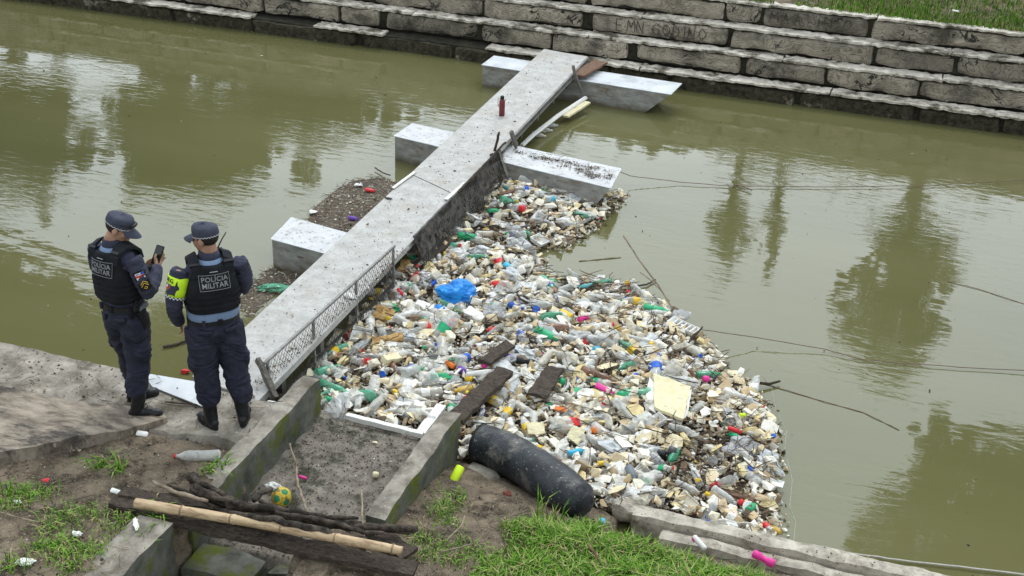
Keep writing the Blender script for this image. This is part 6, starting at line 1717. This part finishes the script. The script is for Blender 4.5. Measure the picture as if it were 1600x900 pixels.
    def surf(th_z):   # section radii of the vest at a height
        for i in range(len(secs) - 1):
            if secs[i][0] <= th_z <= secs[i + 1][0]:
                f = (th_z - secs[i][0]) / (secs[i + 1][0] - secs[i][0]); return tuple(secs[i][k] + (secs[i + 1][k] - secs[i][k]) * f for k in range(5))
        return secs[-1]
    def onback(x, z, off=.006):
        s = surf(z); xx = max(-.98, min(.98, x / s[3])); return V((x, s[2] - s[4] * (1 - abs(xx) ** 2.9) ** (1 / 2.9) - off, z))
    # webbing bands round the vest
    for z in (1.085, 1.13, 1.175, 1.22):
        vs = []; fs = []; N3 = 60
        for (dz, k) in ((-.014, 1.01), (-.012, 1.028), (.010, 1.028), (.012, 1.01)):
            s = surf(z + dz)
            for a in range(N3):
                th = 2 * PI * a / N3; c, q = math.cos(th), math.sin(th)
                vs.append((s[3] * k * math.copysign(abs(c) ** (2 / 2.9), c), s[2] + s[4] * k * math.copysign(abs(q) ** (2 / 2.9), q), z + dz))
        for i in range(3):
            for a in range(N3): b = (a + 1) % N3; fs.append((i * N3 + a, i * N3 + b, (i + 1) * N3 + b, (i + 1) * N3 + a))
        mb = MB(); mb.add(vs, fs); mb.build("webbing", vestm, root)
    # shoulder straps
    for s in (-1, 1):
        pts = [V((s * .115, -.125, 1.37)), V((s * .122, -.118, 1.43)), V((s * .128, -.085, 1.475)), V((s * .130, -.02, 1.497)), V((s * .128, .05, 1.482)), V((s * .12, .11, 1.42)), V((s * .11, .13, 1.35))]
        vs = []; fs = []; wd = .036
        for i, p in enumerate(pts):
            t = (pts[min(i + 1, 6)] - pts[max(i - 1, 0)]).normalized(); sd_ = V((1, 0, 0)); n_ = sd_.cross(t).normalized()
            if n_.z < 0 and i in (2, 3, 4): n_ = -n_
            for a, b in ((-1, 1), (1, 1), (1, -1), (-1, -1)): vs.append(p + sd_ * wd * a + n_ * .011 * b + V((0, 0, -.016 * a * s if i in (2, 3, 4) else 0)))
        for i in range(6):
            for a in range(4): b = (a + 1) % 4; fs.append((i * 4 + a, i * 4 + b, (i + 1) * 4 + b, (i + 1) * 4 + a))
        fs += [(0, 1, 2, 3), (27, 26, 25, 24)]
        mb = MB(); mb.add(vs, fs); mb.build("shoulder_strap", vestm, root)
        mb = MB(); c = pts[2].lerp(pts[1], .3); mb.box(c + V((0, -.010, .006)), (.078, .022, .016), Matrix.Rotation(.6, 3, 'X')); mb.build("strap_buckle", blackm, root)
    # lettering on the back
    X0, Z0 = 0.0, 1.335
    t = text_mesh("POLÍCIA\nMILITAR", .052, greym, "back_lettering"); t.parent = root
    wrap_to(t, lambda x, y, z: onback(-0 + x, Z0 + y, .013 + z))
    fr_w, fr_h = .112, .058; mb = MB()
    for (xa, za, xb, zb) in ((-fr_w, -fr_h, fr_w, -fr_h), (fr_w, -fr_h, fr_w, fr_h), (fr_w, fr_h, -fr_w, fr_h), (-fr_w, fr_h, -fr_w, -fr_h)):
        mb.tube([onback(xa + (xb - xa) * k / 8, Z0 + za + (zb - za) * k / 8, .013) for k in range(9)], .0019, 4)
    mb.build("lettering_frame", greym, root)
    mb = MB(); vs = [onback(-fr_w + .22 * i / 10 * 1.018, Z0 + (fr_h if j else -fr_h), .009) for j in (0, 1) for i in range(11)]; mb.add(vs, [(i, i + 1, i + 12, i + 11) for i in range(10)]); mb.build("back_panel", blackfl, root)
    mb = MB(); mb.tube([onback(-.03, 1.412, .008), onback(.03, 1.412, .008)], .0045, 4); mb.build("name_tape", greym, root)
    # side pouch on vest
    for (px_, py_, pz_, sx_, sy_, sz_) in extras.get("pouches", ()):
        o = rough_box("pouch", (0, 0, 0), (sx_, sy_, sz_), .018, .003, vestm, roundness=.012); o.parent = root; o.location = (px_, py_, pz_)
    # ---- trousers
    mb = MB()
    mb.rings([(.80, 0, 0, .15 * g, .11 * g), (.88, 0, -.008, .176 * g, .135 * g), (.95, 0, 0, .178 * g, .132 * g), (1.0, 0, 0, .170 * g, .125 * g), (1.02, 0, 0, .168 * g, .122 * g)], 22)
    for (hip, knee, ank, fy) in legs:
        h_, k_, a_ = V(hip), V(knee), V(ank); a2 = a_ + V((0, 0, .15)); fin = []; fr_ = []
        segs = [(h_ + V((0, 0, .02)), .112 * g), (h_.lerp(k_, .3), .112 * g), (h_.lerp(k_, .65), .100 * g), (k_, .088 * g), (k_.lerp(a2, .4), .086 * g), (k_.lerp(a2, .8), .083 * g), (a2, .072), (a2 - V((0, 0, .02)), .055)]
        for i in range(len(segs) - 1):
            for q in range(4): fin.append(segs[i][0].lerp(segs[i + 1][0], q / 4)); fr_.append(segs[i][1] + (segs[i + 1][1] - segs[i][1]) * q / 4)
        fin.append(segs[-1][0]); fr_.append(segs[-1][1]); mb.tube(fin, fr_, 16)
        out = 1 if h_.x > 0 else -1
        mb.ellipsoid(h_.lerp(k_, .72) + V((out * .085 * g, -.01, 0)), (.030, .075, .085))
    me = remeshed(mb, .009, 4, (.013, (8, 8, 17))); link("trousers", me, trousm, root, True)
    for s in (-1, 1):     # back pocket flaps
        vs = []; 
        for j in range(2):
            for i in range(7):
                x = s * (.045 + .085 * i / 6) * g; z = .925 - .035 * j - (.01 * math.sin(PI * i / 6) if j else 0); y = -(.008 + .137 * g * (1 - min(.96, abs(x / (.178 * g))) ** 2.2) ** .5) - .006
                vs.append((x, y, z))
        mb = MB(); mb.add(vs, [(i, i + 1, i + 8, i + 7) for i in range(6)]); o = mb.build("pocket_flap", trousm, root, True)
        md = o.modifiers.new("thickness", "SOLIDIFY"); md.thickness = .006; md.offset = 0
    # belt
    mb = MB(); mb.rings([(.965, 0, 0, .180 * g, .136 * g), (.967, 0, 0, .187 * g, .143 * g), (1.007, 0, 0, .185 * g, .141 * g), (1.009, 0, 0, .178 * g, .134 * g)], 36, 2.1); mb.build("belt", blackm, root)
    mb = MB(); mb.box((.02, -.145 * g, .988), (.035, .012, .05)); mb.build("belt_loop", vestm, root)
    mb = MB(); mb.box((-.10, -.130 * g, .988), (.022, .014, .05)); mb.build("belt_loop", trousm, root)
    # ---- boots
    for (hip, knee, ank, fy) in legs:
        a_ = V(ank); d = V((-math.sin(fy), math.cos(fy), 0)); s_ = V((d.y, -d.x, 0)); gz = a_.z - .085
        R_ = Matrix((s_, d, V((0, 0, 1)))).transposed()
        def Q(x, y, z): return V((a_.x, a_.y, gz)) + s_ * x + d * y + V((0, 0, z))
        mb = MB(); up_ = (V(knee) - a_).normalized(); mb.tube([Q(0, -.012, .05), Q(0, -.012, .09), a_ + up_ * .07, a_ + up_ * .19], [.047, .049, .055, .060], 16)
        mb.ellipsoid(Q(0, -.025, .052), (.041, .058, .050), R=R_); mb.ellipsoid(Q(0, .05, .05), (.043, .085, .045), R=R_); mb.ellipsoid(Q(.003, .125, .040), (.045, .062, .034), R=R_)
        me = remeshed(mb, .006, 5, (.0018, (20, 20, 40))); link("boot", me, bootm, root, True)
        n = 28; vs = []
        for z in (0, .004, .024, .028):
            for a in range(n):
                th = 2 * PI * a / n; y = .135 * math.sin(th) + .052; x = (.048 if y > .05 else .040) * math.cos(th) * (1 - .08 * math.cos(2 * th)); k = .96 if z in (0, .028) else 1; vs.append(Q(x * k, y * k + (.052 * (1 - k)), z))
        fs = [(i * n + a, i * n + (a + 1) % n, (i + 1) * n + (a + 1) % n, (i + 1) * n + a) for i in range(3) for a in range(n)] + [tuple(range(n - 1, -1, -1)), tuple(range(3 * n, 4 * n))]
        mb = MB(); mb.add(vs, fs); mb.build("boot_sole", blackfl, root)
        mb = MB()
        for k in range(7):
            y = .075 - k * .010; z = .085 + k * .020; mb.tube([Q(-.022, y, z - .006), Q(0, y + .012, z), Q(.022, y, z - .006)], .0025, 5)
        mb.build("laces", blackfl, root)
    return root, onback

Yaw1 = math.radians(-14); B1 = Vector((-5.47, 7.40, .462))
def loc1(x, y, z=0, B=B1, yw=Yaw1):
    v = Matrix.Rotation(-yw, 3, 'Z') @ (Vector((x, y, 0)) - Vector((B.x, B.y, 0))); return v
# feet of the left officer measured on the ground
fR = loc1(-5.42, 7.325); fL = loc1(-5.60, 7.56)
armsL = [(1, [(.195, -.01, 1.405), (.245, .0, 1.27), (.272, .03, 1.13), (.20, .16, 1.165), (.125, .27, 1.215)]),
         (-1, [(-.195, -.01, 1.405), (-.245, .01, 1.27), (-.262, .05, 1.13), (-.15, .19, 1.15), (-.03, .27, 1.17)])]
legsL = [((-.095, 0, .87), (-.09 + (fL.x + .09) * .5, fL.y * .5 + .02, .49), (fL.x, fL.y, .085), -.1 - .30),
         ((.095, 0, .87), (.09 + (fR.x - .09) * .5, fR.y * .5 + .03, .49), (fR.x, fR.y, .085), -math.radians(50))]
p1, ob1 = officer(B1, Yaw1, "police officer on the left in navy uniform and black vest looking at a phone", 1.0, armsL, legsL, math.radians(-60), math.radians(24),
    dict(cap_patch=(-.030, -.085, .045), goggles=True, hand_1=dict(side=(-.5, .2, .8), bend=.45), **{"hand_-1": dict(side=(.5, .2, .8), bend=.6, curl=-1)},
         pouches=[(-.19, .02, 1.28, .05, .10, .13), (.10, .175, 1.2, .1, .06, .12)]))
p1.rotation_euler = (0, -.05, Yaw1)
# sleeve patches with flag and rank on the right upper arm
def sleeve_patch(root, a, b, rad, outdir, parts):
    """quads wrapped on the outside of a limb from a to b"""
    a, b = Vector(a), Vector(b); d = (b - a).normalized(); o_ = Vector(outdir); o_ = (o_ - d * o_.dot(d)).normalized(); t = d.cross(o_)
    for (name, m, u0, u1, v0, v1, lift) in parts:
        K = 6; vs = []; 
        for i in range(K + 1):
            ang = (u0 + (u1 - u0) * i / K) / rad
            for v in (v0, (v0 + v1) / 2, v1):
                vs.append(a + d * v + (o_ * math.cos(ang) + t * math.sin(ang)) * (rad + lift))
        fs = [(i * 3 + j, i * 3 + j + 1, i * 3 + j + 4, i * 3 + j + 3) for i in range(K) for j in (0, 1)]
        mb = MB(); mb.add(vs, fs); mb.build(name, m, root, True)
gold = M("gold_thread", (.62, .42, .05), rough=.6)
def outward(root_yaw):   # local direction that faces the camera side
    return Matrix.Rotation(-root_yaw, 3, 'Z') @ Vector((.55, -.75, .35))
od = outward(Yaw1); A_, B_ = armsL[0][1][0], armsL[0][1][2]
sleeve_patch(p1, A_, B_, .077, od, [("sleeve_patch", blackfl, -.045, .05, .085, .245, .002), ("flag_white", whitefl, -.030, .036, .10, .152, .004), ("flag_stripe", redm, -.030, .036, .119, .133, .0055),
      ("flag_canton", bluem, -.030, -.008, .10, .118, .0055)])
def chevrons(root, a, b, rad, outdir, v0, m):
    a, b = Vector(a), Vector(b); d = (b - a).normalized(); o_ = Vector(outdir); o_ = (o_ - d * o_.dot(d)).normalized(); t = d.cross(o_); mb = MB()
    def S(u, v): an = u / rad; return a + d * v + (o_ * math.cos(an) + t * math.sin(an)) * (rad + .006)
    for k in range(2):
        v = v0 + k * .018; mb.tube([S(-.026, v + .024), S(0, v), S(.026, v + .024)], .0035, 5)
    mb.tube([S(-.012, v0 + .055), S(0, v0 + .045), S(.012, v0 + .055), S(0, v0 + .064), S(-.012, v0 + .055)], .003, 5)
    mb.build("rank_chevron", gold, root)
chevrons(p1, A_, B_, .077, od, .170, gold)
# holster with pistol
def holster(root, x, y, z):
    def part(nm, c, d, m, R=None):
        o = rough_box(nm, (0, 0, 0), d, .02, .002, m, roundness=.01, R=R); o.parent = root; o.location = c; return o
    R = Matrix.Rotation(.25, 3, 'X'); part("holster", (x, y, z - .09), (.045, .075, .17), blackm, R); part("holster_paddle", (x - .02, y, z - .02), (.02, .11, .09), blackm)
    part("pistol_grip", (x + .003, y - .045, z + .035), (.032, .05, .09), blackfl, Matrix.Rotation(-.4, 3, 'X')); part("pistol_slide", (x + .003, y + .01, z + .01), (.030, .10, .045), greypl, R)
    part("magazine_pouch", (x - .05, y - .075, z - .02), (.06, .04, .10), vestm)
holster(p1, .195, .01, .985)
# phone in the hand: a thing of its own
hp = Matrix.Rotation(Yaw1, 3, 'Z') @ Matrix.Rotation(-.05, 3, 'Y') @ Vector((.085, .325, 1.285)) + B1
root = empty("mobile_phone", hp, Yaw1 + .35); root.rotation_euler = (.95, 0, Yaw1 + .10); tag(root, "black mobile phone held up by the left officer", "phone")
o = rough_box("phone_case", (0, 0, 0), (.078, .155, .010), .02, .0003, blackfl, roundness=.004); o.parent = root
mb = MB(); mb.add([(-.034, -.070, .0062), (.034, -.070, .0062), (.034, .070, .0062), (-.034, .070, .0062)], [(0, 1, 2, 3)]); mb.build("screen", glassm, root)

Yaw2 = math.radians(43); B2 = Vector((-4.785, 7.505, .462))
gL = loc1(-4.83, 7.43, 0, B2, Yaw2); gR = loc1(-4.625, 7.575, 0, B2, Yaw2)
armsR = [(-1, [(-.215, -.01, 1.405), (-.262, -.02, 1.28), (-.285, -.01, 1.13), (-.275, .06, 1.01), (-.235, .13, .89)]),
         (1, [(.215, -.01, 1.405), (.255, .01, 1.28), (.262, .06, 1.15), (.18, .19, 1.13), (.08, .27, 1.14)])]
legsR = [((-.10, 0, .87), (-.10 + (gL.x + .10) * .5, gL.y * .5 + .01, .49), (gL.x, gL.y, .085), .35),
         ((.10, 0, .87), (.10 + (gR.x - .10) * .5, gR.y * .5 + .01, .49), (gR.x, gR.y, .085), -.35)]
p2, ob2 = officer(B2, Yaw2, "police officer on the right with a neon armband, black vest and cap, facing the river", 1.07, armsR, legsR, math.radians(46), math.radians(6),
    dict(cap_patch=(.028, -.083, .040), goggles=False, hem=True, hand_1=dict(side=(-.4, .2, .8), bend=.5), **{"hand_-1": dict(side=(.2, .9, .2), bend=.25, curl=-1)},
         pouches=[(.205, .03, 1.16, .05, .07, .10)]))
# neon band with SEG on the left upper arm
od2 = Matrix.Rotation(-Yaw2, 3, 'Z') @ Vector((-.35, -.85, .3)); A_, B_ = Vector(armsR[0][1][0]), Vector(armsR[0][1][2])
dd = (B_ - A_).normalized()
mb = MB(); mb.tube([A_ + dd * k for k in (.045, .05, .10, .16, .205, .21)], [.068, .080, .0805, .079, .077, .066], 24, caps=False); mb.build("armband", hivis, p2, True)
def arm_s(a, d, rad, outdir):
    o_ = Vector(outdir); o_ = (o_ - d * o_.dot(d)).normalized(); t = d.cross(o_)
    return lambda u, v, l=0: a + d * v + (o_ * math.cos(u / rad) + t * math.sin(u / rad)) * (rad + l)
S_ = arm_s(A_, dd, .0805, od2)
t = text_mesh("SEG", .045, blackfl, "armband_lettering", .0006); t.parent = p2; wrap_to(t, lambda x, y, z: S_(-x, .078 - y, .003 + z))
mb = MB(); vs = []; fs = []; mi = []
for r_ in range(3):
    for a in range(37): vs.append(arm_s(A_, dd, .079, od2)(2 * PI * .079 * a / 36, .200 + r_ * .009, .002))
for r_ in range(2):
    for a in range(36): fs.append((r_ * 37 + a, r_ * 37 + a + 1, r_ * 37 + a + 38, r_ * 37 + a + 37)); mi.append((a + r_) % 2)
mb.add(vs, fs); mb.mi = mi; mb.build("chequered_band", [whitefl, blackfl], p2)
mb = MB(); pts = [S_(u, v, .004) for u, v in ((-.022, .105), (.022, .105), (.024, .135), (0, .165), (-.024, .135))]; c = S_(0, .13, .006); mb.add(pts + [c], [(i, (i + 1) % 5, 5) for i in range(5)]); mb.build("shield_badge", greypl, p2)
mb = MB(); mb.add([S_(u, v, .0075) for u, v in ((-.016, .112), (.0, .112), (.0, .135), (-.016, .135))], [(0, 1, 2, 3)]); mb.build("shield_field", redm, p2)
mb = MB(); mb.add([S_(u, v, .0075) for u, v in ((.001, .112), (.016, .112), (.016, .135), (.001, .135))], [(0, 1, 2, 3)]); mb.build("shield_field", whitefl, p2)
mb = MB(); mb.add([S_(u, v, .0075) for u, v in ((-.015, .137), (.015, .137), (0, .157))], [(0, 1, 2)]); mb.build("shield_field", redm, p2)
# radio with antenna on the front right shoulder
o = rough_box("radio", (0, 0, 0), (.06, .035, .12), .02, .002, blackm, roundness=.008); o.parent = p2; o.location = (.11, .155, 1.40)
mb = MB(); mb.tube([(.10, .15, 1.46), (.135, .13, 1.54), (.165, .11, 1.60)], [.006, .005, .004], 6); mb.build("radio_antenna", blackm, p2)
mb = MB(); q = Vector(armsR[1][1][0]); dq = (Vector(armsR[1][1][2]) - q).normalized(); mb.tube([q + dq * k for k in (.03, .035, .075, .08)], [.066, .076, .076, .066], 20, caps=False); mb.build("sleeve_band", blackfl, p2, True)

# ------------------------------------------------------------------ trees seen only as reflections in the water
def refl(px, py, D):
    """point D metres away (along y) whose mirror image lies at this place on the water"""
    d = RW @ np.array([px - 800.0, py - 450.0, FPX]); t = CAM_H / -d[2]; hit = np.array([d[0] * t, d[1] * t]); k = (D - hit[1]) / d[1]
    return Vector((hit[0] + d[0] * k, D, -d[2] * k))
LV = []
for s in range(5):
    r = random.Random(s); vs = []; fs = []
    for i in range(950):
        while True:
            p = Vector((r.uniform(-1, 1), r.uniform(-1, 1), r.uniform(-1, 1)))
            if .15 < p.length < 1 + .15 * mn.noise(p * 3 + Vector((s, 0, 0))): break
        n = Vector((r.gauss(0, 1), r.gauss(0, 1), r.gauss(0, 1))).normalized(); t = n.orthogonal().normalized(); b = n.cross(t); z = r.uniform(.07, .15); k = len(vs)
        vs += [p + t * z, p + b * z * .6, p - t * z, p - b * z * .6]; fs.append((k, k + 1, k + 2, k + 3))
    LV.append((np.array([tuple(v) for v in vs]), fs))
def tree(clumps, base, label, name="tree", tr=.18):
    """clumps: (centre, rx, ry, rz)"""
    root = empty(name, base); tag(root, label, "tree"); O = Vector(base)
    V_ = []; F_ = []; b = 0
    for c, rx, rz in clumps:
        v, f = LV[rnd.randrange(5)]; a = rnd.uniform(0, 6.28); R = np.array(Matrix.Rotation(a, 3, 'Z')); q = (v * np.array([rx, rx, rz])) @ R.T + np.array((Vector(c) - O)[:])
        V_.append(q); F_ += [tuple(i + b for i in g) for g in f]; b += len(v)
    me = bpy.data.meshes.new("crown"); me.from_pydata(np.concatenate(V_).tolist(), [], F_); link("crown", me, leafm, root)
    top = max((Vector(c) for c, _, _ in clumps), key=lambda v: v.z) - O; mb = MB(); mb.tube([Vector((0, 0, -.3)), top * .3, top * .65, top * .95], [tr * 1.25, tr, tr * .7, tr * .3], 9)
    for c, rx, rz in clumps[::2]:
        q = Vector(c) - O; st = top * rnd.uniform(.3, .6); mb.tube([st, st.lerp(q, .5) + Vector((0, 0, .3)), q], [tr * .4, tr * .25, tr * .1], 5)
    mb.build("trunk", barkm, root)
# list of measured reflection outlines: (pixel x, pixel y, radius px) -> clumps at distance D
def clumps_px(lst, D):
    res = []
    for (a, b, r_) in lst:
        c = refl(a, b, D); e = refl(a + r_, b, D); rr = (e - c).length; res.append((c, rr * .80, rr * .72))
        for _ in range(4):
            th = rnd.uniform(0, 2 * PI); q = rnd.uniform(.8, 1.3); res.append((c + Vector((math.cos(th) * rr * q, rnd.uniform(-.5, .5), math.sin(th) * rr * q)), rr * rnd.uniform(.18, .38), rr * rnd.uniform(.15, .35)))
    return res
tree(clumps_px([(1400, 590, 22), (1380, 560, 35), (1425, 555, 30), (1350, 520, 38), (1400, 510, 50), (1450, 505, 32), (1370, 470, 50), (1420, 450, 50), (1460, 420, 40), (1350, 430, 30), (1400, 400, 45), (1440, 390, 40), (1400, 360, 40), (1320, 480, 22), (1490, 420, 22)], 30),
     tuple(refl(1410, 300, 30).xy) + (2.2,), "tall leafy tree on the far bank mirrored in the right half of the river")
tree(clumps_px([(1135, 400, 18), (1130, 375, 26), (1150, 360, 24), (1120, 345, 22), (1165, 380, 14), (1140, 335, 26)], 30), tuple(refl(1135, 300, 30).xy) + (2.2,), "small tree on the far bank mirrored near the upper right of the heap", tr=.1)
tree(clumps_px([(1198, 428, 8), (1203, 410, 12), (1208, 385, 17), (1215, 360, 20), (1200, 345, 16)], 30), tuple(refl(1208, 300, 30).xy) + (2.2,), "slender pointed tree on the far bank mirrored beside the small one", tr=.1)
# continuous tree line on the far bank
ci = 0
for (x0, x1, yy, rr) in ((-700, -200, 320, 110), (-220, 60, 275, 55), (225, 420, 300, 62), (430, 560, 205, 55), (560, 760, 170, 60), (760, 1000, 190, 55), (960, 1130, 235, 45), (1130, 1330, 252, 40), (1330, 1520, 262, 45), (1520, 1760, 300, 55), (1760, 2200, 330, 90)):
    xm = (x0 + x1) / 2; lst = []
    for k in range(13):
        a = x0 + (x1 - x0) * rnd.random(); lst.append((a, yy - rr * rnd.uniform(.5, 1.4), rr * rnd.uniform(.6, 1)))
    for k in range(7): lst.append((x0 + (x1 - x0) * k / 6, yy - rr * 1.9, rr * 1.1))
    D = 31 + ci % 3
    side = "left" if xm < 300 else ("middle" if xm < 1000 else "right"); ci += 1
    tree(clumps_px(lst, D), tuple(refl(xm, 60, D).xy) + (2.2,), ["broad dark tree mirrored left of the picture's edge", "broad dark tree mirrored along the upper left edge", "broad dark tree mirrored behind the officers' heads", "dark tree mirrored left of the nearest pontoon", "dark tree mirrored around the middle pontoon's left end", "dark tree mirrored under the farthest pontoon", "low tree mirrored right of the middle pontoon", "low tree mirrored along the upper rusty wire", "low tree mirrored near the upper right of the river", "dark tree mirrored at the right edge of the river", "broad tree mirrored outside the right edge"][ci - 1])
# left: shrubby tree whose mirror image darkens the river at the left edge
tree(clumps_px([(0, 200, 40), (50, 230, 30), (60, 280, 26), (-50, 300, 50), (55, 175, 40), (85, 160, 26), (70, 320, 18), (95, 130, 22), (225, 150, 22), (218, 250, 12), (232, 200, 22)], 29), tuple(refl(0, 120, 29).xy) + (2.2,), "leaning tree on the far bank mirrored at the left edge of the river")
# near-side crowns overhanging the river
def overhang(lst, D, base, label):
    tree(clumps_px(lst, D), base, label, tr=.3)
overhang([(1480, 720, 55), (1560, 730, 60), (1420, 790, 60), (1500, 800, 80), (1590, 800, 80), (1390, 860, 55), (1450, 880, 70), (1540, 890, 80), (1620, 880, 80), (1640, 740, 70), (1400, 960, 80), (1500, 980, 100), (1620, 980, 110), (1700, 820, 90), (1730, 940, 110), (1460, 760, 40), (1350, 930, 60), (1610, 700, 36), (1445, 700, 26), (1360, 830, 24)], 17,
         (9.0, 22.5, 1.5), "big tree leaning over the river from the right, mirrored in the bottom right corner")
overhang([(10, 490, 55), (100, 515, 55), (180, 530, 55), (260, 515, 45), (320, 530, 45), (60, 560, 70), (160, 590, 70), (260, 590, 70), (340, 590, 60), (-60, 500, 70), (-60, 600, 90), (385, 510, 26), (60, 640, 80), (200, 660, 90), (330, 660, 80), (0, 425, 34), (90, 455, 26), (400, 550, 40)], 17,
         (-27.0, 21.5, 1.5), "big tree leaning over the river from the left, mirrored behind the officers")

print("objects", len(bpy.data.objects))
